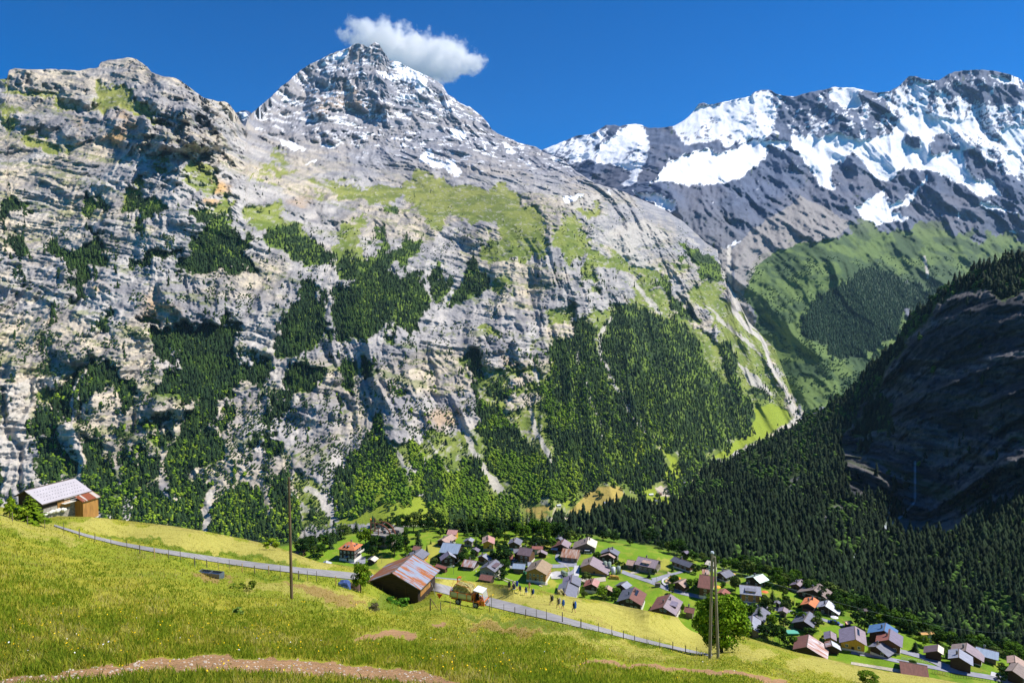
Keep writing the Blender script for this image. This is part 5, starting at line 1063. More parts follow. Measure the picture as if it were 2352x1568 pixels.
vtree('b', 'V5', 590, 1130, 180, 2, 'yellow green tree below the pointed spruce', 1.0)
vtree('b', 'V5', 530, 1290, 240, 3, 'dark garden tree directly right of the big maple', 1.1)
vtree('b', 'V5', 680, 1330, 260, 1, 'tall green tree in the garden behind the rough meadow edge', .9)
vtree('b', 'V5', 780, 1360, 170, 3, 'dark round shrub left of the rusty barn', 1.0)
vtree('b', 'V5', 735, 1120, 130, 3, 'dark shrub left of the square slate chalet', 1.2)
vtree('b', 'V5', 1060, 1220, 110, 1, 'green bush above the rusty barn roof', 1.6)
vtree('b', 'V5', 760, 880, 110, 3, 'dark shrub by the tiny slate shed', 1.4)
vtree('b', 'V5', 1100, 740, 220, 1, 'broad green tree in front of the wide grey brown roof', 1.15)
vtree('b', 'V5', 1750, 1160, 270, 3, 'large dark round tree behind the yellow chalet', 1.1)
vtree('b', 'V5', 1480, 930, 200, 1, 'green tree right of the joined pale grey chalet', 1.1)
vtree('b', 'V5', 550, 620, 90, 1, 'green bush right of the pale green roof', 1.4)
vtree('s', 'V6', 820, 800, 240, 2, 'light green pointed conifer near the ochre orange roof', .9)
vtree('s', 'V6', 880, 1030, 170, 0, 'dark cone shaped conifer left of the purple and cream barn', 2.0)
vtree('b', 'V6', 1000, 960, 170, 2, 'sunlit tree beside the dark cone shaped conifer', 1.1)
vtree('b', 'V6', 2090, 1350, 130, 1, 'small bush left of the dark house at the right edge', 1.3)
vtree('b', 'V6', 440, 640, 130, 2, 'pale flowering shrub above the blue roof', 1.8)
vtree('b', 'V2', 770, 400, 240, 2, 'bright yellow green maple beside the hotel', 1.15)
vtree('b', 'V2', 900, 430, 180, 1, 'green tree right of the bright maple', 1.1)
vtree('b', 'V2', 870, 510, 130, 1, 'leafy tree behind the black hut', 1.1)
vtree('b', 'V2', 1110, 500, 280, 1, 'tall green tree below the cable car station', 1.0)
vtree('b', 'V2', 1235, 440, 200, 3, 'slim dark tree right of the tall green one', .7)
vtree('s', 'V2', 1390, 390, 220, 1, 'dark spruce above the tan brown chalet garden', 1.2)
vtree('s', 'V2', 1495, 480, 130, 2, 'small spruce left of the pale blue roof', .9)
vtree('b', 'V2', 1960, 590, 190, 3, 'round dark tree right of the pale blue roof', 1.3)
vtree('s', 'V2', 660, 230, 170, 1, 'tall spruce behind the hotel', 1.3)
vtree('s', 'V2', 360, 420, 200, 0, 'dark spruce left of the hotel', 1.2)
vtree('s', 'V2', 440, 330, 190, 3, 'slim spruce behind the hotel roof', .9)
vtree('s', 'V2', 480, 320, 180, 0, 'slim spruce next to the torrent bed behind the hotel', .8)
vtree('b', 'V2', 160, 520, 140, 4, 'pale olive tree left of the hotel lawn', .8)
vtree('b', 'V2', 260, 500, 150, 1, 'round green tree left of the hotel lawn', 1.2)
vtree('b', 'V2', 60, 490, 200, 3, 'dark tree behind the red roofed hut', 1.1)
vtree('s', 'W4', 180, 740, 180, 2, 'young spruce left of the tan brown chalet', 1.3)
vtree('s', 'W4', 55, 1050, 340, 1, 'narrow spruce in the upper village garden', .9)
vtree('s', 'W4', 1600, 840, 380, 3, 'dark spruce right of the orchard barn', 1.1)
vtree('b', 'V3', 360, 450, 240, 1, 'tall dark tree right of the ochre gabled chalet', 1.0)
vtree('b', 'V3', 130, 720, 60, 4, 'olive bush below the light slate roof', 1.6)
vtree('b', 'V3', 2220, 850, 130, 1, 'bush with yellow flowers behind the silos', .9)
# the belt of broadleaf trees that closes the village towards the forest
BELT = [(690, 1262, 26), (715, 1256, 30), (742, 1250, 26), (690, 1278, 14), (760, 1240, 20), (790, 1232, 28), (880, 1215, 26), (905, 1222, 34), (925, 1214, 36), (950, 1216, 40), (975, 1216, 36), (1000, 1212, 34), (930, 1228, 20), (960, 1232, 18), (1020, 1216, 24), (1060, 1214, 26), (1085, 1216, 30), (1110, 1222, 30), (1135, 1218, 34), (1160, 1224, 30), (1185, 1226, 30), (1205, 1236, 30), (1165, 1240, 18), (1225, 1232, 42), (1250, 1236, 40), (1275, 1236, 40), (1297, 1240, 36), (1310, 1244, 28), (1235, 1242, 22), (1262, 1240, 24), (1330, 1240, 18), (1352, 1236, 14), (1385, 1236, 20), (1410, 1240, 22), (1448, 1248, 16), (1520, 1256, 18), (1535, 1266, 24), (1555, 1268, 34), (1572, 1276, 26), (1590, 1284, 22), (1612, 1284, 18), (1628, 1300, 24), (1645, 1292, 20), (1662, 1302, 22), (1680, 1304, 22)]
for i in range(100):
    t = i / 99; x = 1690 + t * 660; y = float(np.interp(x, [p[0] for p in TOP2], [p[1] for p in TOP2]))
    BELT.append((x + rt.uniform(-5, 5), y + rt.choice([2, 6, 12, 16]) + rt.uniform(-3, 3), rt.uniform(18, 34)))
for i, (x, y, hh) in enumerate(BELT):
    vtree('b', 'D', x, y + 4, hh * 1.15, rt.choice([0, 1, 1, 3, 3, 4, 5]), 'leafy green tree in the dense belt between village and forest', rt.uniform(.9, 1.35), 'broadleaf trees of the belt behind the village')
BELTS = [(1032, 1222, 50), (1062, 1218, 44), (1080, 1214, 50), (1100, 1216, 48), (1118, 1212, 46), (1140, 1212, 54), (1152, 1216, 40), (1175, 1212, 50), (1190, 1214, 52), (1210, 1218, 54), (1228, 1216, 44), (1245, 1218, 50), (1262, 1218, 42), (1046, 1216, 40), (1128, 1216, 44), (1070, 1226, 34), (1092, 1228, 36), (1150, 1228, 34), (1200, 1226, 44), (1236, 1226, 40), (1270, 1226, 40), (1160, 1206, 50), (1220, 1208, 52), (1180, 1204, 48), (1100, 1206, 50), (990, 1206, 34), (1008, 1206, 38), (700, 1262, 50), (724, 1256, 44), (752, 1246, 46), (765, 1244, 40)]
for x, y, hh in BELTS:
    vtree('s', 'D', x, y + 3, hh * 1.15, rt.choice([0, 1, 3]), 'dark spruce in the row of conifers along the back of the village', rt.uniform(.8, 1.2), 'spruces along the back of the village')

hp_ = []
for o_ in HS:
    u_, v_ = project(np.array(o_.location)); hp_.append((float(u_), float(v_), 14 + .5 * F * o_['dims'][1] / o_.location[1]))
n_ = 0
for i in range(4000):
    if n_ >= 100: break
    b_ = rt.choice(hp_); a_ = rt.uniform(0, 6.28); q_ = rt.uniform(16, 40); x, y = b_[0] + math.cos(a_) * q_, b_[1] + math.sin(a_) * q_ * .45
    if y < np.interp(x, [p[0] for p in TOP2], [p[1] for p in TOP2]) + 8 or x > 2340 or x < 700: continue
    if y > np.interp(x, [p[0] for p in TOP1], [p[1] for p in TOP1]) - 1: continue
    if any(abs(x - c[0]) < c[2] * .8 + 4 and -6 < y - c[1] < c[2] * .35 + 5 for c in hp_) or any(abs(x - c[0]) < c[2] * .7 and 0 < y - c[1] < 22 for c in hp_): continue
    n_ += 1; vtree('b', 'D', x, y, rt.uniform(9, 30), rt.choice([0, 1, 3, 3, 4, 5]), 'small garden tree or bush between the chalets', rt.uniform(.9, 1.4), 'garden trees between the chalets')
# ---- forests as masses: one object per slope
def tmpl_conifer(seed):
    r = random.Random(seed); m = MB(); tiers = 4; n = 6
    for k in range(tiers):
        z0 = .04 + .22 * k; z1 = min(1.0, z0 + .46 - .03 * k); R = .19 * (1 - z0) ** .8 + .02
        b = len(m.v); m.v.append((r.uniform(-.01, .01), r.uniform(-.01, .01), z1))
        for i in range(n):
            a = 6.283 * i / n + k * .5; q = R * (1.15 if i % 2 else .68) * r.uniform(.8, 1.2); m.v.append((math.cos(a) * q, math.sin(a) * q, z0 + r.uniform(-.03, .03)))
        for i in range(n): m.f.append((b, b + 1 + i, b + 1 + (i + 1) % n))
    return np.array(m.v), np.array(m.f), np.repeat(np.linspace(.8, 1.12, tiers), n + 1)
def tmpl_broad(seed):
    r = random.Random(seed); Vs = []; Fs = []; Sh = []; off = 0
    phi = (1 + 5 ** .5) / 2; ico = np.array([(-1, phi, 0), (1, phi, 0), (-1, -phi, 0), (1, -phi, 0), (0, -1, phi), (0, 1, phi), (0, -1, -phi), (0, 1, -phi), (phi, 0, -1), (phi, 0, 1), (-phi, 0, -1), (-phi, 0, 1)]) / 1.9
    fc = np.array([(0, 11, 5), (0, 5, 1), (0, 1, 7), (0, 7, 10), (0, 10, 11), (1, 5, 9), (5, 11, 4), (11, 10, 2), (10, 7, 6), (7, 1, 8), (3, 9, 4), (3, 4, 2), (3, 2, 6), (3, 6, 8), (3, 8, 9), (4, 9, 5), (2, 4, 11), (6, 2, 10), (8, 6, 7), (9, 8, 1)])
    for k in range(4):
        a = r.uniform(0, 6.28); q = 0 if k == 0 else .2
        c = np.array([math.cos(a) * q, math.sin(a) * q, .52 + (.2 if k == 0 else r.uniform(-.22, .12))]); s = r.uniform(.22, .3)
        v = ico * s * np.array([1, 1, .85]) * np.array([[r.uniform(.75, 1.2)] for _ in range(12)]) + c
        Vs.append(v); Fs.append(fc + off); off += 12; Sh += [r.uniform(.85, 1.15)] * 12
    return np.concatenate(Vs), np.concatenate(Fs), np.array(Sh)
TC = [tmpl_conifer(i) for i in range(5)]; TB = [tmpl_broad(i + 20) for i in range(5)]
def merge_trees(name, P, hgt, kinds, cols, label, wid=None):
    Vs = []; Fs = []; Cs = []; off = 0
    n = len(P); var = rng.integers(0, 5, n); rot = rng.uniform(0, 6.28, n); wid = np.ones(n) if wid is None else wid
    for kd, TT in ((0, TC), (1, TB)):
        for v in range(5):
            ix = np.where((kinds == kd) & (var == v))[0]
            if not len(ix): continue
            tv, tf, sh = TT[v]; c, s = np.cos(rot[ix])[:, None], np.sin(rot[ix])[:, None]
            w = (hgt[ix] * wid[ix])[:, None]
            X = (tv[None, :, 0] * c - tv[None, :, 1] * s) * w + P[ix, 0, None]; Y = (tv[None, :, 0] * s + tv[None, :, 1] * c) * w + P[ix, 1, None]
            Z = tv[None, :, 2] * hgt[ix][:, None] + P[ix, 2, None] - hgt[ix][:, None] * .05
            Vs.append(np.stack([X, Y, Z], -1).reshape(-1, 3))
            Fs.append((tf[None] + (np.arange(len(ix)) * len(tv))[:, None, None] + off).reshape(-1, 3)); off += len(ix) * len(tv)
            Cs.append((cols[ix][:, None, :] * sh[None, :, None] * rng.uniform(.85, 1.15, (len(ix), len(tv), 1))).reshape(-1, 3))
    me = mesh_np(name, np.concatenate(Vs), np.concatenate(Fs), leaf_mat, False, np.concatenate(Cs))
    return obj(name, me, kind='stuff', label=label)
def scatter(x0, x1, y0, y1, sp, accept, sheet, spy=None):
    gx, gy = np.meshgrid(np.arange(x0, x1, sp), np.arange(y0, y1, spy or sp * .8))
    gx = gx.ravel() + rng.uniform(-.55, .55, gx.size) * sp; gy = gy.ravel() + rng.uniform(-.55, .55, gy.size) * (spy or sp * .8)
    k = accept(gx, gy); gx, gy = gx[k], gy[k]
    return gx, gy, sheet.world(gx, gy)
def inA(px, py): return py > np.interp(px, A.top[:, 0], A.top[:, 1]) + 4
# left wall and valley side
fa = lambda px, py: inA(px, py) & (FO(px, py) + (fbm(px / 11, py / 13, 71, 4, .6) - .5) * 1.2 + (fbm((px - py * .4 * sm(900, 1300, px)) / 11, py / 90, 72, 3) - .5) * 1.2 + (rng.random(px.shape) - .5) * .35 > .5)
px, py, P = scatter(-60, 1840, 400, 1290, 5.2, fa, A)
decid = sm(-100, -400, P[:, 2]) * (.35 + .65 * sm(720, 900, px)) * sm(.3, .6, fbm(px / 50, py / 60, 73, 3)) * (1 - .7 * sm(1250, 1400, px)) + .25 * sm(1000, 1200, py)
kd = (rng.random(len(px)) < decid).astype(int)
hg = np.where(kd == 1, rng.uniform(7, 16, len(px)), rng.uniform(9, 26, len(px)) * (1 - .45 * sm(0, 500, P[:, 2])))
bright = sm(.45, .65, fbm(px / 40, py / 40, 75, 3))[:, None]
cA = np.where(kd[:, None] == 1, np.array(srgb(92, 122, 32)) * (1 - bright) + np.array(srgb(126, 150, 42)) * bright, np.array(srgb(42, 62, 36)) * (1 - bright * .6) + np.array(srgb(64, 88, 36)) * bright * .6) * rng.uniform(.55, 1.25, (len(px), 1))
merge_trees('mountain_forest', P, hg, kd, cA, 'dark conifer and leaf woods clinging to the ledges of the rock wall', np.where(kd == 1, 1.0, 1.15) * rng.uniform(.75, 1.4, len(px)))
# scattered scrub on the rock ledges
fs = lambda px, py: inA(px, py) & (FO(px, py) < .45) & (BR(px, py) + TAN(px, py) + RIV(px, py) < .3) & (SC(px, py) < .4) & (fbm(px / 22, py / 22, 81, 4, .6) + .16 * sm(620, 1100, py) - .25 * sm(560, 380, py) > .635)
qx, qy, P2 = scatter(-60, 1840, 330, 1290, 5.5, fs, A)
k2 = np.ones(len(qx), int)
merge_trees('ledge_scrub', P2, rng.uniform(3.5, 8, len(qx)), k2, np.array(srgb(66, 88, 42))[None] * rng.uniform(.7, 1.3, (len(qx), 1)), 'scattered dark green scrub on the rock ledges', np.full(len(qx), 1.3))
# far dome above the torrent
fb = lambda px, py: (py > np.interp(px, B.top[:, 0], B.top[:, 1]) + 4) & (py < np.interp(px, [p[0] for p in SKY_R], [p[1] for p in SKY_R]) + 10) & (px > 1690) & ((FO(px, py) + (fbm(px / 9, py / 30, 84, 4, .6) - .5) * 1.5 > .5) | ((G(px, py) > .6) & (py > 590) & (fbm(px / 16, py / 16, 83, 4, .6) > .53) & (rng.random(px.shape) < .6)))
bx, by, P3 = scatter(1690, 2250, 540, 960, 4.2, fb, B)
isf = FO(bx, by) > .3
merge_trees('far_slope_forest', P3, np.where(isf, rng.uniform(20, 32, len(bx)), rng.uniform(6, 12, len(bx))), np.where(isf, 0, 1), np.where(isf[:, None], np.array(srgb(44, 68, 46)), np.array(srgb(64, 92, 46))) * rng.uniform(.75, 1.2, (len(bx), 1)), 'dark forest and scrub on the far green dome above the torrent', np.where(isf, 1.2, 1.4))
# wooded spur; its nearest trees are objects of their own
fr = lambda px, py: (py > np.interp(px, [p[0] for p in SKY_R], [p[1] for p in SKY_R]) - 1) & (py < np.interp(px, [p[0] for p in TOP2], [p[1] for p in TOP2]) + 14) & ((CL(px, py) < .4) | (fbm(px / 14, py / 14, 85, 3) > .80)) & (OPN(px, py) < .35) & (WF(px, py) < .2)
rx, ry, P4 = scatter(700, 2420, 400, 1560, 7.5, fr, Rr, 6.5)
k4 = (rng.random(len(rx)) < .06 + .55 * sm(.55, .68, fbm(rx / 60, ry / 45, 89, 4)) + .5 * sm(700, 520, P4[:, 1])).astype(int)
h4 = np.where(k4 == 1, rng.uniform(10, 15, len(rx)), rng.uniform(9, 28, len(rx))) * (.75 + .25 * sm(400, 900, P4[:, 1]))
size = h4 / P4[:, 1]; vis = ry < np.interp(rx, [p[0] for p in TOP2], [p[1] for p in TOP2]) + 2
order = np.argsort(-np.where(vis & (rx < 2352) & (rx > 1000), size, 0)); near = np.zeros(len(rx), bool); near[order[:95]] = True
for i in np.where(near)[0]:
    if k4[i]: tree('b', tuple(P4[i] - [0, 0, .3]), h4[i], int(rng.choice([1, 3, 4])), 'leafy tree among the conifers at the lower rim of the dark forest', None, 'leaf trees at the lower rim of the dark forest', 1.1)
    else: tree('s', tuple(P4[i] - [0, 0, .3]), h4[i], int(rng.choice([0, 1, 3])), 'tall spruce at the lower rim of the dark forest below the cliff', None, 'spruces at the lower rim of the dark forest', 1.05)
f_ = ~near
tone = fbm(rx / 50, ry / 50, 87, 3)[:, None]
c4 = np.where(k4[:, None] == 1, np.array(srgb(66, 92, 36)), np.array(srgb(31, 45, 27)) * (.6 + .9 * tone)) * rng.uniform(.6, 1.4, (len(rx), 1))
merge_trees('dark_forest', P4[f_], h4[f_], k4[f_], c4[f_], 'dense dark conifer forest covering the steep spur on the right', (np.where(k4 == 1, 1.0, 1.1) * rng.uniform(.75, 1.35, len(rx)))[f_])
# single trees dotted over the valley meadows
dots = [('C5', 1700, 1395), ('C5', 1640, 1405), ('C5', 1720, 1410), ('C5', 490, 1480), ('C5', 530, 1520), ('C5', 690, 1500), ('C5', 745, 1510), ('C5', 460, 1455), ('C5', 300, 1530), ('C6', 565, 1100), ('C6', 600, 1170), ('C6', 545, 1130), ('C6', 580, 1200), ('C6', 620, 1180), ('C6', 480, 1230), ('C6', 455, 1180), ('C6', 350, 1280), ('C6', 590, 1060), ('C6', 420, 1270), ('C6', 520, 1320)]
for c, x, y in dots:
    X, Y = T(c, [(x, y)])[0]; P = A.world(np.array(X), np.array(Y))
    tree('b', tuple(P), rt.uniform(11, 17), rt.choice([0, 1, 3]), 'small round tree standing alone on the valley floor meadows', None, 'single trees on the valley meadows', 1.3)
# ---------------------------------------------------------------- things on the near hillside
def on(sheet, c, x, y, dz=0.0):
    X, Y = T(c, [(x, y)])[0]; P = sheet.world(np.array(X), np.array(Y)); return Vector((float(P[0]), float(P[1]), float(P[2]) + dz))
def rust_mat(key, lo, hi, base, rustc=(150, 92, 50), sx=1.5, sy=.2):
    m = bpy.data.materials.new(key); m.use_nodes = True; n = m.node_tree; b = n.nodes['Principled BSDF']
    tc = n.nodes.new('ShaderNodeTexCoord'); mp = n.nodes.new('ShaderNodeMapping'); mp.inputs['Scale'].default_value = (sx, sy, sy)
    no = n.nodes.new('ShaderNodeTexNoise'); no.inputs['Scale'].default_value = 1.0; no.inputs['Detail'].default_value = 5; no.inputs['Roughness'].default_value = .65
    mr = n.nodes.new('ShaderNodeMapRange'); mr.inputs[1].default_value = lo; mr.inputs[2].default_value = hi
    n2 = n.nodes.new('ShaderNodeTexNoise'); n2.inputs['Scale'].default_value = 3; n2.inputs['Detail'].default_value = 4
    rc = n.nodes.new('ShaderNodeMixRGB'); rc.inputs[1].default_value = (*[x * .7 for x in srgb(*rustc)], 1); rc.inputs[2].default_value = (*[x * 1.4 for x in srgb(*rustc)], 1)
    mx = n.nodes.new('ShaderNodeMixRGB'); mx.inputs[1].default_value = (*srgb(*base), 1)
    # sheet seams: dark thin lines across and along the slope
    sp = n.nodes.new('ShaderNodeSeparateXYZ')
    L = n.links
    L.new(tc.outputs['Object'], mp.inputs[0]); L.new(mp.outputs[0], no.inputs[0]); L.new(tc.outputs['Object'], n2.inputs[0])
    L.new(no.outputs[0], mr.inputs[0]); L.new(n2.outputs[0], rc.inputs[0]); L.new(mr.outputs[0], mx.inputs[0]); L.new(rc.outputs[0], mx.inputs[2])
    wv = n.nodes.new('ShaderNodeTexWave'); wv.inputs['Scale'].default_value = 1.2; wv.bands_direction = 'X'
    L.new(tc.outputs['Object'], wv.inputs[0])
    bp = n.nodes.new('ShaderNodeBump'); bp.inputs['Distance'].default_value = .03; bp.inputs['Strength'].default_value = .5
    L.new(wv.outputs['Fac'], bp.inputs['Height']); L.new(bp.outputs[0], b.inputs['Normal'])
    L.new(mx.outputs[0], b.inputs['Base Color']); b.inputs['Roughness'].default_value = .5; b.inputs['Metallic'].default_value = .15
    return m
RM['rustL'] = rust_mat('rust_heavy', .40, .47, (140, 150, 168), (146, 86, 40)); RM['rustR'] = rust_mat('rust_streaks', .50, .545, (140, 152, 172), (156, 92, 40), sx=1.9)
RM['barnpale'] = mat_simple('roof_barn_pale', srgb(186, 180, 184), .5, .1, var=.06, scale=.8)
RM['rustA'] = rust_mat('rust_annex', .43, .47, (200, 190, 180), (140, 78, 48), sx=1.1, sy=.05)
LOG = mat_simple('log_wall', srgb(52, 40, 33), .9, var=.45, scale=2.2, stretch=(.25, .25, 5), bump=.05); WM['log'] = LOG
brn = house('barn', 'weathered log barn with rust streaked pale metal roof beside the road', 'barn', 'V2', (1078, 705), (1330, 487), (1420, 905), (745, 805), 'rustL', 'rustR', 'log', None, 2.6, 0, 0, sheet=N, basepx=(1335, 1075), bury=3.5, door=False, oh=.75)
hl, wr, wl, H = brn['dims']
m = MB(); m.box(-hl + .68, -hl + .76, -.4, 2.4, .2, 2.5); m.build('barn_door', DOORM, brn)
m = MB(); m.box(-hl + 1.5, hl - 3.2, -wr + .66, -wr + .76, .3, 1.9); m.build('side_boarding', WM['wd'], brn)
for k in range(5): MB().box(-hl + .66, -hl + .8, -wr + .8 + k * (wr + wl - 1.9) / 4, -wr + 1.0 + k * (wr + wl - 1.9) / 4, 0, 2.3).build('post', WM['dk'], brn)
b2 = house('barn', 'dark timber barn with broad pale metal roof behind the small spruce on the left', 'barn', 'W5', (540, 455), (1668, 172), (960, 745), (295, 570), 'barnpale', 'barnpale', 'log', 'st', 2.9, 0, 0, sheet=N, basepx=(1020, 1105), bury=3.5, door=False, oh=.5)
hl, wr, wl, H = b2['dims']; eR = H - .45 * wr
x0, x1 = hl * .34, hl * .99
m = MB(); m.slab([(x0 - .3, -wr + .4, eR - .05), (x0 - .3, -wr - 1.9, eR - .95), (x1 + .3, -wr - 1.9, eR - .95), (x1 + .3, -wr + .4, eR - .05)], .12); m.build('annex_roof', RM['rustA'], b2)
m = MB(); m.box(x0, x1, -wr - 1.6, -wr + .5, -2.6, eR - 1.0); m.build('annex_wall', WM['wd'], b2)
MB().box(x0 - 3.2, x0 - .9, -wr + .35, -wr + .5, .1, 1.5).build('lower_boards', WM['wd'], b2)
MB().box(x0 - 2.6, x0 - .2, -wr - .5, -wr + .4, 1.0, 1.08).beam((x0 - 2.6, -wr - .5, 1.9), (x0 - .2, -wr - .5, 1.9), .03).beam((x0 - 2.6, -wr - .5, 1.5), (x0 - .2, -wr - .5, 1.5), .03).build('loading_platform', WM['wh'], b2)
sgp = [c for c in b2.children if c.name.startswith('roof')][0]
sgm = MB().box(-.06, .06, -.04, .04, 0, .07).mesh('snow_guard', METAL)
for yy in (.25, .45, .62, .82):
    for i in range(15):
        obj('snow_guard', sgm, sgp, (-hl + 1 + i * (2 * hl - 2) / 14, -wr * yy, H - .45 * wr * yy))
m = MB(); rs = random.Random(3)
for i in range(9): m.ball((-hl + .6 + i * .42, -wr + .3 + rs.uniform(-.2, .2), -.1 + rs.uniform(-.1, .25)), rs.uniform(.28, .5), nu=6, nv=4, sc=(1.2, 1, .8))
obj('rock_pile', m.mesh('rock_pile', WM['wh']), b2)

# hay wagon truck
OR = mat_simple('orange_paint', srgb(206, 112, 40), .5, var=.15, scale=3, coat=.2); GREY = mat_simple('grey_steel', srgb(186, 188, 186), .4, .4, var=.15, scale=2, stretch=(.2, .2, 4)); RUB = mat_simple('tyre_rubber', srgb(38, 38, 40), .85); RIM = mat_simple('wheel_rim', srgb(190, 190, 188), .5)
HAYM = mat_simple('hay', srgb(126, 112, 58), .95, var=.4, scale=4, bump=.1, c2=srgb(186, 178, 120)); CABW = mat_simple('cab_roof_white', srgb(216, 222, 232), .4, var=.03); BLACK = mat_simple('black_cloth', srgb(24, 24, 30), .9)
GLS = bpy.data.materials.new('windscreen'); GLS.use_nodes = True; GLS.node_tree.nodes['Principled BSDF'].inputs['Alpha'].default_value = .35; GLS.node_tree.nodes['Principled BSDF'].inputs['Base Color'].default_value = (.5, .55, .6, 1); GLS.node_tree.nodes['Principled BSDF'].inputs['Roughness'].default_value = .1
Pr = on(N, 'W2', 800, 1345); 
tgt = T('W2', [(1490, 1495)])[0]; best = 1e9
for th in np.radians(np.arange(-70, 30, 1.0)):
    for dz in np.arange(-.8, .3, .05):
        c_ = math.sqrt(max(0, 9.6 - dz * dz)); q_ = np.array([Pr.x + c_ * math.cos(th), Pr.y + c_ * math.sin(th), Pr.z + dz]); u_, v_ = project(q_)
        e_ = math.hypot(u_ - tgt[0], v_ - tgt[1]) + .5 * abs(dz + .3)
        if e_ < best: best = e_; Pf = Vector(q_)
dv = (Pf - Pr); wb = dv.length
ax = dv.normalized(); up = Vector((0, 0, 1)); ay = up.cross(ax).normalized(); az_ = ax.cross(ay)
TR = empty('hay_truck', Pr); TR['label'] = 'orange and grey farm transporter loaded with hay, parked on the road'; TR['category'] = 'truck'
TR.rotation_euler = Matrix((ax, ay, az_)).transposed().to_euler()
sc_ = wb / 3.0; TR.scale = (sc_,) * 3
off = ay
wy = 0.0   # contact wheels are the ones on the camera side, y = 0; the body lies behind them
def wheel(x, y):
    m = MB(); m.beam((x, y - .16, .48), (x, y + .16, .48), .48, n=18)
    w_ = m.build('wheel', RUB, TR)
    for i in range(14):
        pass
    MB().beam((x, y - .18, .48), (x, y - .1, .48), .27, n=12).beam((x, y - .22, .48), (x, y - .17, .48), .1, n=8).build('rim', RIM, w_)
for x in (0, 3.0):
    for y in (.1, 1.75): wheel(x, y)
m = MB(); m.box(-1.3, 2.6, .35, 1.5, .62, .84); m.box(-1.25, -.2, .05, 1.8, .7, .95); m.build('chassis', OR, TR)
m = MB(); prof = [(0.0, 1.0), (-.09, 1.2), (-.12, 1.45), (-.09, 1.7), (0, 1.95), (1.85, 1.95), (1.94, 1.7), (1.97, 1.45), (1.94, 1.2), (1.85, 1.0)]
b = len(m.v); n = len(prof)
for x in (-1.35, 2.35): m.v += [(x, y, z) for y, z in prof]
m.f += [tuple(range(n)), tuple(range(2 * n - 1, n - 1, -1))] + [(i, n + i, n + (i + 1) % n, (i + 1) % n) for i in range(n)]; m.m += [0] * (n + 2)
m.build('load_bed', GREY, TR)
m = MB()
for x in (-1.36, -.1, 1.5, 2.36): m.box(x - .05, x + .05, -.16, -.1, .95, 2.0); m.box(x - .05, x + .05, 1.96, 2.02, .95, 2.0)
m.beam((-1.35, -.1, 2.0), (2.36, -.1, 2.0), .05); m.beam((-1.35, 1.95, 2.0), (2.36, 1.95, 2.0), .05)
for y in (-.05, 1.9):
    m.beam((-1.35, y, 2.0), (-1.0 + .5, y * .8 + .15, 3.2), .04); m.beam((2.3, y, 2.0), (1.9, y * .8 + .15, 2.9), .04); m.beam((-.5, y * .8 + .15, 3.2), (1.9, y * .8 + .15, 2.95), .03)
    m.beam((2.3, y, .95), (2.45, y, 2.3), .06)
m.beam((-.5, .12, 3.2), (-.5, 1.7, 3.2), .03); m.beam((-1.35, -.1, 2), (-1.2, .9, 3.4), .03)
m.build('load_frame', OR, TR)
def lump(name, x0, x1, y0, y1, z0, z1, seed, taper=.3, nn=14, amp=.12, mat=None, parent=None, **k):
    u, v = np.meshgrid(np.linspace(0, 2 * np.pi, nn * 2, endpoint=False), np.linspace(0, 1, nn // 2 + 2))
    q = np.abs(np.cos(u)) ** .35 * np.sign(np.cos(u)), np.abs(np.sin(u)) ** .35 * np.sign(np.sin(u))
    shr = (1 - taper * v) * np.where(v > .97, .35, 1)
    X = (x0 + x1) / 2 + (x1 - x0) / 2 * q[0] * shr; Y = (y0 + y1) / 2 + (y1 - y0) / 2 * q[1] * shr; Z = z0 + (z1 - z0) * np.minimum(v * 1.04, 1)
    nz = (fbm(X * 3 + 9 + Z, Y * 3 + Z * 2 + 5, seed, 4) - .5) * 2 * amp
    X = X + nz * q[0] * 1.3; Y = Y + nz * q[1] * 1.3; Z = Z + nz * (v > .2)
    r, c = X.shape; i = np.arange(r * c).reshape(r, c)
    Fq = np.stack([i[:-1], np.roll(i, -1, 1)[:-1], np.roll(i, -1, 1)[1:], i[1:]], -1).reshape(-1, 4)
    Vt = np.stack([X, Y, Z], -1).reshape(-1, 3); Vt = np.vstack([Vt, [[(x0 + x1) / 2, (y0 + y1) / 2, z1 + amp * .5]]])
    top = i[-1]; Fq = np.vstack([Fq, np.stack([top, np.roll(top, -1), np.full(c, len(Vt) - 1), np.full(c, len(Vt) - 1)], -1)])
    me = bpy.data.meshes.new(name); me.from_pydata(Vt.tolist(), [], [tuple(dict.fromkeys(f)) for f in Fq.tolist()]); me.materials.append(mat or HAYM); me.update()
    return obj(name, me, parent, **k)
o = lump('hay_load', -1.25, 2.2, -.02, 1.88, 1.9, 3.1, 3, .35, 18, .16)
o.matrix_world = Matrix.Translation(Pr) @ Matrix((ax, ay, az_)).transposed().to_4x4() @ Matrix.Scale(sc_, 4); o['label'] = 'heap of pale hay piled on the orange transporter'; o['category'] = 'hay'
m = MB(); m.slab([(2.55, -.1, 2.82), (4.05, -.1, 2.66), (4.05, 1.85, 2.66), (2.55, 1.85, 2.82)], .1); m.build('cab_roof', CABW, TR)
m = MB()
for y in (0, 1.75): m.beam((2.6, y, 1.0), (2.62, y, 2.75), .05); m.beam((4.35, y, 1.35), (4.0, y, 2.62), .05); m.beam((3.4, y, 2.7), (3.75, y, 1.1), .03)
m.box(2.5, 3.5, -.06, 1.85, .95, 1.1); m.box(3.9, 4.45, -.05, 1.85, .6, 1.35); m.box(3.45, 3.95, -.05, 1.85, .55, .68); m.box(2.5, 2.62, .1, 1.7, 1.0, 2.2)
m.box(2.45, 3.4, -.1, .25, 1.02, 1.1); m.beam((3.4, .05, 1.05), (3.7, .05, .55), .06)
m.build('cab', OR, TR)
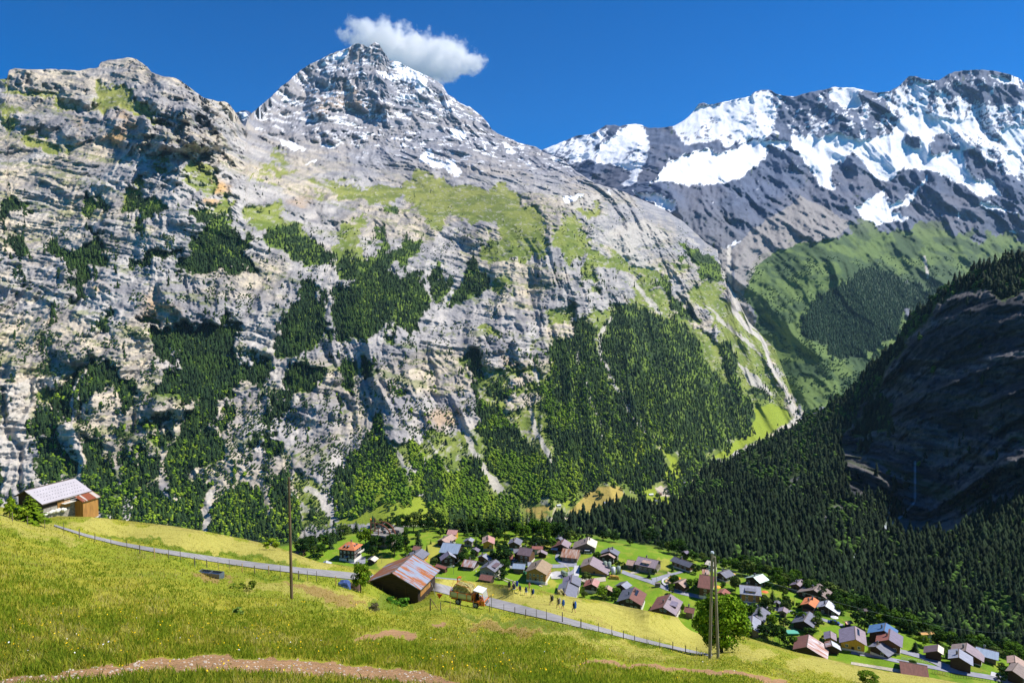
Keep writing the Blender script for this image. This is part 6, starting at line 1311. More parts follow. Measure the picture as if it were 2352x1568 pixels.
MB().slab([(4.38, .05, 1.4), (4.38, 1.7, 1.4), (4.03, 1.7, 2.6), (4.03, .05, 2.6)], .03).build('windscreen', GLS, TR)
MB().box(4.45, 4.5, .3, 1.5, .7, 1.2).build('grille', METAL, TR)
for y in (.18, 1.6): MB().ball((4.46, y, 1.0), .1).build('headlight', FRM, TR)
MB().box(2.9, 3.3, .5, 1.3, 1.1, 1.3).box(2.75, 2.88, .5, 1.3, 1.2, 1.9).build('seat', BLACK, TR)
MB().box(-1.42, -1.36, -.08, .1, 1.0, 1.3).build('rear_light', mat_simple('red_lamp', srgb(190, 60, 40), .4), TR)

# ---- people
def skinned(name, pts, edges, rad, sub=1):
    me = bpy.data.meshes.new(name); me.from_pydata(pts, edges, []); o = bpy.data.objects.new(name, me); COL.objects.link(o)
    o.modifiers.new('s', 'SKIN'); 
    for i, r in enumerate(rad): me.skin_vertices[0].data[i].radius = (r, r) if not isinstance(r, tuple) else r
    me.skin_vertices[0].data[0].use_root = True
    sb = o.modifiers.new('u', 'SUBSURF'); sb.levels = sub; sb.render_levels = sub
    dg = bpy.context.evaluated_depsgraph_get(); ev = o.evaluated_get(dg); nm = bpy.data.meshes.new_from_object(ev)
    bpy.data.objects.remove(o); nm.name = name; return nm
SKIN = mat_simple('skin', srgb(214, 160, 128), .7, var=.05)
_cl = {}
def cloth(rgb):
    if rgb not in _cl: _cl[rgb] = mat_simple('cloth_%d_%d_%d' % rgb, srgb(*rgb), .9, var=.15, scale=6)
    return _cl[rgb]
def person(P, face, label, shirt, pants, hair=(70, 50, 36), step=.28, pose='walk', long=False, hgt=1.76, hat=None):
    """x forward, z up, feet at z=0"""
    s = step; k = hgt / 1.76
    if pose == 'walk':
        J = dict(pel=(0, 0, .95), wst=(.02, 0, 1.1), ch=(.07, 0, 1.32), nk=(.1, 0, 1.5), hd=(.13, 0, 1.6), tp=(.13, 0, 1.72),
                 hl=(0, .1, .9), kl=(s * .75, .1, .5), al=(s * .9, .1, .09), fl=(s * .9 + .17, .1, .04), hr=(0, -.1, .9), kr=(-s * .15, -.1, .5), ar=(-s * 1.2, -.1, .12), fr=(-s * 1.2 + .16, -.1, .04),
                 sl=(.07, .19, 1.42), el=(.0, .24, 1.15), wl=(.2, .25, 1.02), ml=(.27, .25, 1.0), sr=(.07, -.19, 1.42), er=(.14, -.25, 1.17), wr=(.34, -.25, 1.08), mr=(.41, -.25, 1.06))
    elif pose == 'bend':
        J = dict(pel=(0, 0, .92), wst=(.12, 0, 1.02), ch=(.38, 0, 1.12), nk=(.55, 0, 1.1), hd=(.64, 0, 1.06), tp=(.74, 0, 1.03),
                 hl=(0, .1, .88), kl=(.08, .14, .48), al=(0, .14, .08), fl=(.16, .14, .04), hr=(0, -.1, .88), kr=(.05, -.14, .48), ar=(-.05, -.14, .08), fr=(.12, -.14, .04),
                 sl=(.42, .18, 1.1), el=(.5, .22, .82), wl=(.6, .18, .62), ml=(.63, .16, .56), sr=(.42, -.18, 1.1), er=(.5, -.22, .82), wr=(.62, -.18, .64), mr=(.66, -.16, .58))
    else:   # sit
        J = dict(pel=(0, 0, .14), wst=(.0, 0, .3), ch=(.03, 0, .52), nk=(.06, 0, .7), hd=(.09, 0, .8), tp=(.09, 0, .92),
                 hl=(.02, .1, .12), kl=(.4, .13, .42), al=(.62, .13, .08), fl=(.78, .13, .04), hr=(.02, -.1, .12), kr=(.42, -.13, .4), ar=(.66, -.13, .08), fr=(.82, -.13, .04),
                 sl=(.03, .19, .62), el=(.12, .24, .38), wl=(.34, .18, .36), ml=(.4, .16, .36), sr=(.03, -.19, .62), er=(.12, -.24, .38), wr=(.34, -.18, .36), mr=(.4, -.16, .36))
    nm = list(J); R = dict(pel=.13, wst=.125, ch=.15, nk=.06, hd=.095, tp=.07, hl=.09, kl=.06, al=.042, fl=.035, hr=.09, kr=.06, ar=.042, fr=.035, sl=.06, el=.042, wl=.03, ml=.035, sr=.06, er=.042, wr=.03, mr=.035)
    E = [('pel', 'wst'), ('wst', 'ch'), ('ch', 'nk'), ('nk', 'hd'), ('hd', 'tp'), ('pel', 'hl'), ('hl', 'kl'), ('kl', 'al'), ('al', 'fl'), ('pel', 'hr'), ('hr', 'kr'), ('kr', 'ar'), ('ar', 'fr'), ('ch', 'sl'), ('sl', 'el'), ('el', 'wl'), ('wl', 'ml'), ('ch', 'sr'), ('sr', 'er'), ('er', 'wr'), ('wr', 'mr')]
    me = skinned('person', [Vector(J[a]) * k for a in nm], [(nm.index(a), nm.index(b)) for a, b in E], [R[a] * k for a in nm])
    mats = [SKIN, cloth(shirt), cloth(pants), cloth(hair), cloth((60, 50, 44))]
    for q in mats: me.materials.append(q)
    A_ = np.array([J[a] for a in nm]) * k; E_ = [(nm.index(a), nm.index(b)) for a, b in E]
    mt = []
    for a, b in E:
        t = 0
        if b in ('wst', 'ch', 'nk', 'sl', 'sr') : t = 1
        if b in ('el', 'er'): t = 1
        if b in ('hl', 'hr', 'kl', 'kr'): t = 2
        if b in ('al', 'ar'): t = 2 if long else 0
        if b in ('fl', 'fr'): t = 4
        if b == 'tp': t = 3
        mt.append(t)
    idx = []
    for p in me.polygons:
        c = np.array(p.center); best = 9; bi = 0
        for (a, b), t in zip(E_, mt):
            ab = A_[b] - A_[a]; f = max(0, min(1, (c - A_[a]) @ ab / (ab @ ab))); d = np.linalg.norm(c - A_[a] - f * ab) / (.06 if t else .05)
            if d < best: best = d; bi = t
        if bi == 1 and c[2] < J['pel'][2] * k + .02: bi = 2
        idx.append(bi)
    me.polygons.foreach_set('material_index', idx); me.polygons.foreach_set('use_smooth', [True] * len(idx))
    r = empty('person', P, face, label, 'person')
    obj('body', me, r)
    hd = Vector(J['hd']) * k; tp = Vector(J['tp']) * k
    m = MB(); m.ball(hd * .45 + tp * .55 + Vector((-.02, 0, .01)), .108 * k, sc=(1.05, .95, 1.0)); m.build('hair', cloth(hair), r, True)
    f = hd + Vector((.075, 0, .03)) * k
    m = MB(); m.ball(f + Vector((.022, 0, -.01)), .02 * k, 0, 6, 4); m.ball(f + Vector((.01, .035, .02)), .012 * k, 1, 6, 4); m.ball(f + Vector((.01, -.035, .02)), .012 * k, 1, 6, 4); m.box(f.x + .0, f.x + .018, -.025, .025, f.z - .055, f.z - .045, 2)
    m.build('face', [SKIN, BLACK, cloth((160, 80, 76))], r)
    for sgn, ed, wd in ((1, J['ml'], J['wl']), (-1, J['mr'], J['wr'])):
        m = MB(); e = Vector(ed) * k; d = (e - Vector(wd) * k).normalized()
        for q in range(4): m.beam(e + Vector((0, (q - 1.5) * .018, 0)), e + Vector((0, (q - 1.5) * .018, 0)) + d * (.07 + .008 * (q % 3)) + Vector((0, 0, -.02)), .009, n=5)
        m.beam(e + Vector((0, -sgn * .03, .01)), e + Vector((.03, -sgn * .05, .02)), .01, n=5); m.build('fingers', SKIN, r)
    if hat: MB().beam((tp.x, 0, tp.z - .03), (tp.x, 0, tp.z - .01), .17, n=12).beam((tp.x, 0, tp.z - .02), (tp.x, 0, tp.z + .07), .1, n=10, r2=.08).build('hat', cloth(hat), r)
    return r
def backpack(r, label, rgb, big=1.0, roll=None, rgb2=None):
    M = Matrix.Translation(r.location) @ Matrix.Rotation(r.rotation_euler[2], 4, 'Z')
    e = empty('backpack', M @ Vector((-.16, 0, 1.25)), r.rotation_euler[2], label, 'backpack')
    lump('pack_body', -.2 * big, .07, -.19 * big, .19 * big, -.32 * big, .36 * big, 7, .12, 8, .03, cloth(rgb), e)
    lump('lid', -.17 * big, .06, -.16 * big, .16 * big, .34 * big, .52 * big, 9, .25, 8, .02, cloth(rgb2 or rgb), e)
    for y in (-.12, .12): MB().beam((.06, y, .3), (.3, y, .2), .025).beam((.3, y, .2), (.28, y, -.1), .02).build('strap', BLACK, e)
    if roll: MB().beam((-.12, -.3, -.36 * big), (-.12, .3, -.36 * big), .09, n=10).build('sleeping_mat', cloth(roll), e)
def stick(r, lab, x=.42, y=-.27):
    M = Matrix.Translation(r.location) @ Matrix.Rotation(r.rotation_euler[2], 4, 'Z')
    lb = lab
    o = MB().beam((0, 0, 0), (.12, 0, 1.1), .016).beam((.11, 0, 1.02), (.13, 0, 1.16), .022).build('trekking_pole', METAL)
    o.location = M @ Vector((x - .08, y, 0)); o.rotation_euler = r.rotation_euler; o['label'] = lb[:110]; o['category'] = 'trekking pole'
WK = math.radians(150); AW = math.radians(112)
def hk(x, y, *a, **k):
    return person(on(N, 'W3', x, y, 0.02), *a, **k)
r = hk(365, 462, AW, 'hiker in dark shorts at the head of the line with a bulky black pack', (40, 40, 46), (34, 34, 40)); backpack(r, 'bulky black backpack at the far left of the hiking line', (26, 26, 32), 1.35)
r = hk(470, 430, math.radians(-60), 'hiker in pale top turned towards the others behind the first pack', (206, 190, 180), (60, 60, 70))
r = hk(565, 440, AW, 'hiker in light blue shorts with a tall royal blue pack, second from the front', (60, 110, 150), (90, 140, 170)); backpack(r, 'tall royal blue backpack high among the first hikers', (22, 52, 150), 1.15)
r = hk(490, 522, AW, 'hiker in black trousers with a pale roll under the pack', (30, 34, 46), (26, 26, 34), long=True); backpack(r, 'dark navy backpack with a pale sleeping mat strapped below, left of the row', (24, 30, 62), 1.1, (190, 200, 214))
r = hk(650, 558, AW, 'hiker with a red sleeve and bare calves, fifth in line', (150, 50, 50), (28, 28, 36)); backpack(r, 'slim teal navy backpack beside the red sleeve', (18, 44, 84), .95)
r = hk(805, 600, AW, 'long striding hiker in black clothes before the pink shirted person', (28, 28, 36), (26, 26, 34)); backpack(r, 'navy backpack with a light grey mat below it, in front of the pink shirted person', (26, 54, 112), 1.0, (170, 180, 196))
r = hk(975, 655, WK, 'hiker leaning on a pole at the end of the upper group', (30, 34, 50), (28, 28, 38)); backpack(r, 'dark blue backpack at the end of the upper group', (20, 56, 120), 1.05); stick(r, 'thin trekking pole in the left hand of the hiker ending the upper group')
r = hk(1475, 845, WK, 'hiker with brown hat who leads the lower group', (70, 64, 50), (34, 34, 40), hat=(112, 92, 52)); backpack(r, 'charcoal grey backpack of the hatted hiker', (58, 58, 64), 1.05, None, (90, 90, 70)); stick(r, 'thin trekking pole of the hiker in the brown hat')
r = hk(1655, 932, WK, 'hiker with a pale grey pack in the middle of the lower group', (96, 84, 60), (36, 36, 44)); backpack(r, 'pale grey backpack in the lower group', (140, 136, 134), 1.05, None, (150, 144, 130)); stick(r, 'thin trekking pole of the hiker carrying the pale grey pack')
r = hk(1775, 975, AW, 'small hiker right behind the pale grey pack', (38, 80, 140), (30, 34, 46), hgt=1.6); backpack(r, 'bright cobalt backpack just behind the pale grey one', (24, 84, 168), 1.0)
r = hk(2060, 1045, WK, 'last hiker walking alone at the right end', (36, 40, 52), (28, 32, 44)); backpack(r, 'very large blue backpack of the last hiker', (22, 78, 160), 1.25); stick(r, 'thin trekking pole of the last hiker at the right end')
person(on(N, 'W3', 895, 432, -.25), math.radians(60), 'person in pink shirt standing just beyond the meadow edge', (226, 160, 148), (190, 140, 120), (150, 100, 70))
person(on(N, 'W3', 1790, 600), math.radians(20), 'person in black sitting beside the small hay heap', (28, 28, 32), (30, 30, 36), pose='sit', long=True)
q = Matrix.Translation(Pr) @ Matrix((ax, ay, az_)).transposed().to_4x4() @ Matrix.Scale(sc_, 4)
person(q @ Vector((-.75, 1.2, 2.75)), math.radians(20), 'farmer in orange work clothes bending over behind the hay load', (232, 104, 34), (224, 92, 40), (200, 110, 50), pose='bend', long=True, hgt=1.7)
person(q @ Vector((3.05, .85, 1.2)), math.atan2(ax.y, ax.x), 'driver in black sitting in the open cab of the hay truck', (26, 28, 36), (30, 32, 40), (40, 34, 30), pose='sit', long=True)
hp = on(N, 'W3', 1700, 570)
o = lump('hay_heap', -1.3, 1.3, -1.0, 1.0, -.3, 1.1, 12, .7, 16, .2); o.location = hp; o['label'] = 'small heap of raked hay at the meadow edge'; o['category'] = 'hay heap'

# ---- poles, posts, sign, trough
WOOD = mat_simple('pole_wood', srgb(104, 86, 66), .9, var=.35, scale=3, stretch=(4, 4, .3)); PGW = mat_simple('grey_pole_wood', srgb(142, 132, 116), .9, var=.25, scale=3, stretch=(4, 4, .3)); CER = mat_simple('insulator_white', srgb(214, 222, 230), .3)
def topz(P, py): return float(ray(1176, py)[2] / 1.0 * P.y) if False else None
def hgt_at(P, py):
    # height above P that reaches image row py on a vertical through P
    lo, hi = 0, 40
    for _ in range(40):
        md = (lo + hi) / 2; v = project(np.array([P.x, P.y, P.z + md]))[1]
        if v > py: lo = md
        else: hi = md
    return lo
P = on(N, 'D', 670, 1375); H1 = hgt_at(P, 1096)
r = empty('utility_pole', P, 0, 'single dark wooden utility pole standing in the meadow left of the log barn', 'utility pole')
MB().beam((0, 0, -.6), (-.06, 0, H1), .125, n=12, r2=.09).build('pole', WOOD, r)
for z, x in ((H1 - .15, .12), (H1 - 1.2, -.14), (H1 - 1.45, .14)): MB().beam((0, 0, z), (x, 0, z), .015).beam((x, 0, z), (x, 0, z + .16), .045, n=8, r2=.03).build('insulator', CER, r)
P = on(N, 'D', 1630, 1514); P2_ = on(N, 'D', 1648, 1516)
H1 = hgt_at(P, 1269)
P2_ = P + Vector((.78, -.5, -.3))
r = empty('utility_pole', P, 0, 'twin wooden utility poles leaning together in front of the big maple', 'utility pole')
d2 = P2_ - P
MB().beam((0, 0, -.6), (.09, 0, H1), .17, n=12, r2=.12).build('pole', PGW, r)
MB().beam((d2.x, d2.y, d2.z - .6), (.36, 0, H1 - .4), .16, n=12, r2=.11).build('pole', PGW, r)
MB().beam((.1, 0, H1 - .02), (.1, 0, H1 + .14), .19, n=12, r2=.15).build('cap', CER, r)
for z in (H1 - 1.2, H1 - 1.5, H1 - 1.9):
    for x in (-.2, .42): MB().beam((.12, 0, z), (x, 0, z), .02).beam((x, 0, z - .02), (x, 0, z + .18), .06, n=8, r2=.04).build('insulator', CER, r)
for z in (H1 * .33, H1 * .55, H1 * .82): MB().beam((.05, -.2, z), (.3, -.2, z), .02).build('bolt', METAL, r)
def wire(a, b, sag, rad, label, name='overhead_wire', cat='wire', n=24):
    m = MB(); prev = None
    for i in range(n + 1):
        t = i / n; q_ = a.lerp(b, t) - Vector((0, 0, sag * 4 * t * (1 - t)))
        if prev is not None: m.beam(prev, q_, rad, n=5, cap=False)
        prev = q_
    o = m.build(name, METAL); o['label'] = label; o['category'] = cat; return o
tp2 = P + Vector((.42, 0, H1 - 1.3))
r0 = ray(2330, 1452); wire(tp2, Vector(r0 * 170), 2.0, .014, 'overhead wire running from the twin poles to the lower right over the village')
r0 = ray(560, 1237); r1 = ray(815, 1222); wire(Vector(r0 * 700), Vector(r1 * 415), 4, .12, 'pale cableway rope crossing in front of the torrent behind the hotel', 'cableway_rope', 'rope')
pm_ = {}
def post_mesh(k):
    if k not in pm_:
        rr = random.Random(k); m = MB(); m.beam((0, 0, -.3), (rr.uniform(-.05, .05), rr.uniform(-.03, .03), 1.25 + rr.uniform(-.15, .2)), .065 if k < 4 else .045, n=7, r2=.055 if k < 4 else .03)
        pm_[k] = m.mesh('fence_post', [mat_simple('post_grey', srgb(108, 98, 88), .9, var=.3, scale=5), mat_simple('post_fresh', srgb(190, 158, 96), .9, var=.2, scale=5)][1 if k in (1, 3) else 0])
    return pm_[k]
PO = [('C0', x, y) for x, y in [(87,415),(195,440),(318,468),(455,495),(565,535),(675,560),(790,590),(905,622),(997,655),(1100,680),(1203,688),(1285,700),(1388,742),(1473,745),(1555,760),(1633,758),(1725,778),(1815,792),(1913,800),(1995,812),(2065,820),(2128,832)]] + [('V2', x, y) for x, y in [(85,795),(195,812),(422,858),(1653,1148),(1765,1142),(1888,1133),(2035,1128),(2230,1155)]] + [('V7', x, y) for x, y in [(870,652),(1060,668),(1208,700),(1350,730),(1497,762),(1633,782),(1848,805),(2095,890),(2335,950)]] + [('D', x, y) for x, y in [(1405,1461),(1432,1468),(1458,1475),(1486,1482),(1515,1489),(1545,1495),(1575,1501),(1599,1507)]]
for i, (c, x, y) in enumerate(PO):
    fresh = i in (9, 16, 18, 24, 26)
    o = obj('fence_post', post_mesh(3 if fresh else (0, 2, 4, 5)[i % 4]), None, on(N, c, x, y)); o.rotation_euler = (0, 0, i * 1.3)
    o['label'] = 'pale fresh wooden stake in the row along the road' if fresh else 'thin grey weathered wooden stake in the row along the road'; o['category'] = 'fence post'; o['group'] = 'pale stakes along the road' if fresh else 'grey stakes along the road'
a = on(N, 'V2', 1530, 1150); b_ = on(N, 'V2', 1600, 1145)
o = MB().beam((0, 0, -.2), (.05, 0, 1.7), .09, n=7).beam((.1, .1, 1.6), (b_.x - a.x + .3, 0, .0), .05, n=6).build('braced_post', WOOD); o.location = a; o['label'] = 'thick brown corner post with leaning pale brace beside the log barn'; o['category'] = 'post'
YL = mat_simple('sign_yellow', srgb(232, 190, 30), .5, var=.03)
P = on(N, 'V7', 893, 640); hh = hgt_at(P, 1292 + 430 * .1709)
r = empty('signpost', P, 0, 'hiking signpost with yellow arrow boards in front of the hay truck', 'signpost')
MB().beam((0, 0, -.3), (0, 0, hh), .045, n=8).build('pole', METAL, r)
for z, s_, rz in ((hh - .1, 1, .9), (hh - .28, -1, .3)):
    m = MB(); L = .62; m.slab([(0, -.02, -.08), (L * .8, -.02, -.08), (L, -.02, 0), (L * .8, -.02, .08), (0, -.02, .08)][::-1], .0)
    m = MB(); pts = [(0, -.08), (L * .8, -.08), (L, 0), (L * .8, .08), (0, .08)]; n = 5
    m.v = [(s_ * x, -.015, z_) for x, z_ in pts] + [(s_ * x, .015, z_) for x, z_ in pts]; m.f = [tuple(range(5)), tuple(range(9, 4, -1))] + [(i, 5 + i, 5 + (i + 1) % 5, (i + 1) % 5) for i in range(5)]; m.m = [0] * 7
    o = m.build('arrow_board', YL if s_ > 0 else mat_simple('sign_ochre', srgb(180, 130, 40), .6), r, loc=(0, 0, z)); o.rotation_euler = (0, 0, rz)
P = on(N, 'V2', 1615, 1040)
r = empty('marker_flag', P, 0, 'orange flag on a leaning thin stake beside the log barn', 'flag')
MB().beam((0, 0, 0), (-.9, 0, 3.0), .02, n=5).build('stake', FRM, r)
m = MB(); m.v = [(-.1, 0, 1.3), (.9, .05, 1.15), (.3, .1, .35), (-.1, .04, 1.3), (.9, .09, 1.15), (.3, .14, .35)]; m.f = [(0, 1, 2), (5, 4, 3), (0, 3, 4, 1), (1, 4, 5, 2), (2, 5, 3, 0)]; m.m = [0] * 5
m.build('flag_cloth', cloth((226, 96, 40)), r)
P = on(N, 'C0', 1500, 812); r = empty('water_trough', P, math.radians(-14), 'grey metal water trough alone in the meadow below the road', 'trough')
m = MB(); L, w_ = 1.5, .45
m.box(-L, L, -w_, w_, -.1, .12); m.box(-L, L, -w_, -w_ + .06, .12, .62); m.box(-L, L, w_ - .06, w_, .12, .62); m.box(-L, -L + .06, -w_ + .06, w_ - .06, .12, .62); m.box(L - .06, L, -w_ + .06, w_ - .06, .12, .62); m.box(-.03, .03, -w_ + .06, w_ - .06, .12, .6)
m.build('basin', mat_simple('trough_metal', srgb(112, 122, 138), .45, .5, var=.15), r)
MB().box(-L + .07, L - .07, -w_ + .07, w_ - .07, .3, .5).build('water', PANE, r); MB().box(-.9, -.2, -w_ - .25, -w_ - .02, 0, .12).build('step', WM['md'], r)
# blue tarp and rusty gear under the small tree by the barn
P = on(N, 'V2', 520, 880); o = lump('machine_under_cover', -.8, .8, -.5, .5, -.2, .9, 31, .3, 12, .15, cloth((60, 84, 140))); o.location = P; o['label'] = 'small machine under blue cover left of the barn tree'; o['category'] = 'machine'
P = on(N, 'V2', 600, 890); o = lump('scrap_heap', -1.2, 1.2, -.5, .5, -.2, .7, 33, .4, 12, .2, cloth((84, 62, 54))); o.location = P; o['label'] = 'low brown pile of scrap wood beside the blue cover'; o['category'] = 'pile'

# ---- shrubs and trees on the near hillside
def own_tree(name, P, hgt, wid, label, seed, n, size, tone, tip=None, clumps=40, low=.04, trunk=True, cat='tree', sx=1.0, sz=1.0):
    Vv, Fq, C = crown_broad(seed, n, size, tone, clumps, sx=sx, sz=sz, low=low, tip=tip)
    r = empty(name, P, 0, label, cat); r.scale = (hgt * wid, hgt * wid, hgt)
    obj('crown', mesh_np('crown', Vv, Fq, leaf_mat, False, C), r)
    if trunk: obj('trunk', trunk_mesh(.6, .03, limbs=7, seed=seed), r)
    return r
P = on(N, 'D', 1657, 1498); hg_ = hgt_at(P, 1356)
own_tree('maple_tree', P, hg_, 1.02, 'big round maple with bright sunlit leaves behind the twin poles', 71, 20000, .0125, g_(96, 132, 22), g_(140, 168, 40), 90, -.02)
P = on(N, 'V2', 715, 945); hg_ = hgt_at(P, 1177.1 + 585 * .19531)
own_tree('small_tree', P, hg_, .82, 'small broadleaf tree growing against the left side of the log barn', 73, 4200, .019, g_(92, 124, 26), g_(138, 160, 44), 34, .1)
P = on(N, 'V2', 870, 1175); hg_ = hgt_at(P, 1177.1 + 1050 * .19531)
own_tree('bush', P, hg_, 1.25, 'dark purplish dry bush in the meadow in front of the log barn', 75, 1600, .022, g_(84, 84, 60), g_(110, 92, 84), 16, 0, False, 'bush')
for (x, y, tpy, w_, lb) in ((1060, 1065, 990, 2.2, 'nettles growing along the shaded front wall of the log barn'), (1180, 1100, 990, 2.2, 'nettles at the right front corner of the log barn')):
    P = on(N, 'V2', x, y); own_tree('nettle_patch', P, hgt_at(P, 1177.1 + tpy * .19531), w_, lb, 77 + x, 900, .05, g_(60, 100, 26), g_(90, 140, 40), 14, 0, False, 'weeds')
P = on(N, 'C0', 1775, 912); own_tree('bush', P, hgt_at(P, 1062.3 + 825 * .3226), 1.2, 'low dark green shrub in the meadow right of the trough', 79, 1500, .024, g_(70, 92, 24), g_(120, 134, 40), 16, 0, False, 'bush')
P = on(N, 'C0', 1690, 895); own_tree('bush', P, hgt_at(P, 1062.3 + 850 * .3226), 2.6, 'flat trailing shrub left of the low dark green shrub', 80, 700, .04, g_(74, 96, 24), g_(120, 134, 40), 10, 0, False, 'bush')
P = on(N, 'C0', 1700, 1082); own_tree('broadleaf_weed', P, hgt_at(P, 1062.3 + 1025 * .3226), 1.8, 'pale green thistle like weed alone in the foreground grass', 81, 160, .09, g_(104, 132, 54), g_(150, 172, 90), 9, 0, False, 'plant')
P = on(N, 'V6', 240, 1470); own_tree('bush', P, hgt_at(P, 1320.7 + 1270 * .16993), 1.6, 'bushy green shrub at the bottom edge, lower right', 83, 3000, .02, g_(84, 116, 24), g_(130, 150, 40), 24, 0, False, 'bush')
P = on(N, 'C0', 70, 395); own_tree('small_tree', P, hgt_at(P, 1062.3 + 235 * .3226), .62, 'slim yellow green sapling left of the small spruce', 85, 1600, .026, g_(106, 134, 26), g_(150, 170, 40), 18, .05)
P = on(N, 'D', 622, 1262); own_tree('bush', P, hgt_at(P, 1237), 1.9, 'yellow green bush peeping over the far edge of the meadow', 87, 1500, .024, g_(110, 138, 24), g_(150, 170, 40), 18, 0, False, 'bush')
Vv, Fq, C = crown_spruce(91, 17, 15, g_(92, 116, 22), .42, .12, 5)
P = on(N, 'W5', 670, 1190); hg_ = hgt_at(P, 1079.5 + 490 * .10254)
r = empty('spruce_tree', P, 0, 'small bushy spruce with yellow green tips in front of the left barn', 'tree'); r.scale = (hg_ * 1.2,) * 2 + (hg_,)
obj('crown', mesh_np('crown', Vv, Fq, leaf_mat, False, C * rng.uniform(.7, 1.25, (len(C) // 4, 1)).repeat(4, 0)), r); obj('trunk', trunk_mesh(.9, .02, .004), r)
P = on(N, 'W5', 400, 1130); own_tree('bush', P, hgt_at(P, 1079.5 + 760 * .10254), 1.5, 'leafy hedge bush left of the small bushy spruce', 89, 1400, .028, g_(88, 118, 26), g_(140, 158, 36), 16, 0, False, 'bush')

# ---- stones on the foreground path
STN = mat_simple('path_stone', srgb(182, 170, 156), .9, var=.2, scale=6, bump=.02)
def stone(c, x, y, wpx, label, seed):
    P = on(N, c, x, y); w = wpx * CR[c][2] * P.y / F / 2
    o = lump('stone', -w, w, -w * .7, w * .7, -w * .3, w * .55, seed, .45, 10, w * .15, STN); o.location = P; o.rotation_euler = (0, 0, seed); o['label'] = label; o['category'] = 'stone'
stone('C0', 1050, 1505, 80, 'largest pale stone at the lower edge of the dirt path', 3); stone('C0', 958, 1440, 40, 'flat stone at the upper edge of the dirt path', 4); stone('C0', 500, 1475, 36, 'whitish stone at the left end of the dirt path', 5)
stone('C0', 795, 1485, 34, 'pale stone in the middle of the path left of the flat one', 6); stone('C0', 597, 1455, 28, 'brown stone at the path edge right of the whitish one', 7); stone('C0', 1358, 1440, 34, 'tan stone on the path right of the flat one', 8); stone('C0', 1450, 1382, 20, 'small grey stone in the grass above the path', 9)
m = MB()
gx = rng.uniform(0, 1000, 900); gy = rng.uniform(1500, 1568, 900); kk = PATH(gx, gy) > .5; W_ = N.world(gx[kk], gy[kk])
for p in W_: 
    s = rng.uniform(.01, .035); m.ball((p[0], p[1], p[2] + s * .2), s, 0, 5, 3, (1.2, 1, .6))
m.build('path_pebbles', STN, kind='stuff', label='small loose pebbles scattered over the dirt path')

# ---------------------------------------------------------------- things in the village
def vz(c, x, y, dz=0): return on(V, c, x, y, dz)
SG = mat_simple('silo_green', srgb(128, 144, 132), .6, var=.15, scale=1); SW = mat_simple('silo_white', srgb(206, 212, 216), .5, var=.1, scale=1)
for (cx_, y0, y1, hw_, mt, lb) in ((215, 700, 1010, 85, SG, 'rear left green silo against the farm barn roof'), (392, 730, 1090, 84, SG, 'tall green silo in the middle of the silo group'), (565, 940, 1240, 88, SW, 'front silo with whitish side beside the hay pile'), (778, 900, 1180, 88, SG, 'separate green silo at the right of the group')):
    P = vz('W6', cx_, y1); k = P.y / F * .05492; R = hw_ * k; Hs = (y1 - y0) * k / .93
    r = empty('silo', P, 0, lb, 'silo', 'farm silos')
    MB().beam((0, 0, -.3), (0, 0, Hs), R, n=20).build('tank', mt, r, True); MB().beam((0, 0, Hs), (0, 0, Hs + .4), R * 1.04, n=20, r2=R * .5).build('lid', mt, r)
    MB().beam((R * .9, -R * .5, 0), (R * .9, -R * .5, Hs), .08).build('ladder', METAL, r)
P = vz('W6', 590, 1400); k = P.y / F * .05492
o = lump('hay_pile', -240 * k, 240 * k, -75 * k, 75 * k, -.3, 150 * k, 41, .3, 18, .3, mat_simple('straw', srgb(190, 150, 70), .95, var=.35, scale=3)); o.location = P; o.rotation_euler = (0, 0, -.12); o['label'] = 'long golden straw pile in front of the silos'; o['category'] = 'straw pile'
def car(P, rz, label, rgb, van=False, cat='car'):
    r = empty('parked_car' if not van else 'parked_van', P, rz, label, cat); c = cloth(rgb); hgt = 1.95 if van else 1.45
    m = MB(); m.slab([(-2.1, -.85, .85), (2.1, -.85, .8), (2.1, .85, .8), (-2.1, .85, .85)], .55); m.build('body', c, r)
    m = MB(); x0, x1 = (-2.0, 1.2) if van else (-1.6, .9)
    b = [(x0, -.8, .85), (x1 + .5, -.8, .82), (x1 + .5, .8, .82), (x0, .8, .85)]; t = [(x0 + .25, -.68, hgt), (x1 - .1, -.68, hgt), (x1 - .1, .68, hgt), (x0 + .25, .68, hgt)]
    m.v = b + t; m.f = [(4, 5, 6, 7)] + [(i, (i + 1) % 4, 4 + (i + 1) % 4, 4 + i) for i in range(4)]; m.m = [1, 0, 0, 0, 0]
    m.build('cabin', [PANE, c], r)
    for x in (-1.3, 1.3):
        for y in (-.8, .8): MB().beam((x, y - .1, .32), (x, y + .1, .32), .32, n=12).build('wheel', RUB, r)
car(vz('V3', 1768, 640), math.radians(-5), 'silver van parked beside the big barn at the green hill', (200, 206, 214), True, 'van')
car(vz('V3', 612, 765), math.radians(60), 'white car parked left of the dark purple chalet', (220, 222, 226))
car(vz('V5', 1368, 1075), math.radians(-20), 'blue car parked on the village road', (30, 70, 140))
car(vz('V4', 1815, 850), math.radians(70), 'light blue car beside the dark slate chalet', (130, 170, 210))
P = vz('V4', 1178, 866); r = empty('tipper_container', P, math.radians(-12), 'orange skip container on the gravel yard behind the barn', 'container')
MB().slab([(-2.6, -1.1, 1.3), (2.6, -1.1, 1.3), (2.6, 1.1, 1.3), (-2.6, 1.1, 1.3)], 1.2).build('tub', mat_simple('container_orange', srgb(224, 150, 40), .6), r); MB().box(-2.7, 2.7, -1.2, 1.2, 1.3, 1.4).build('rim', mat_simple('container_orange', srgb(224, 150, 40), .6), r)
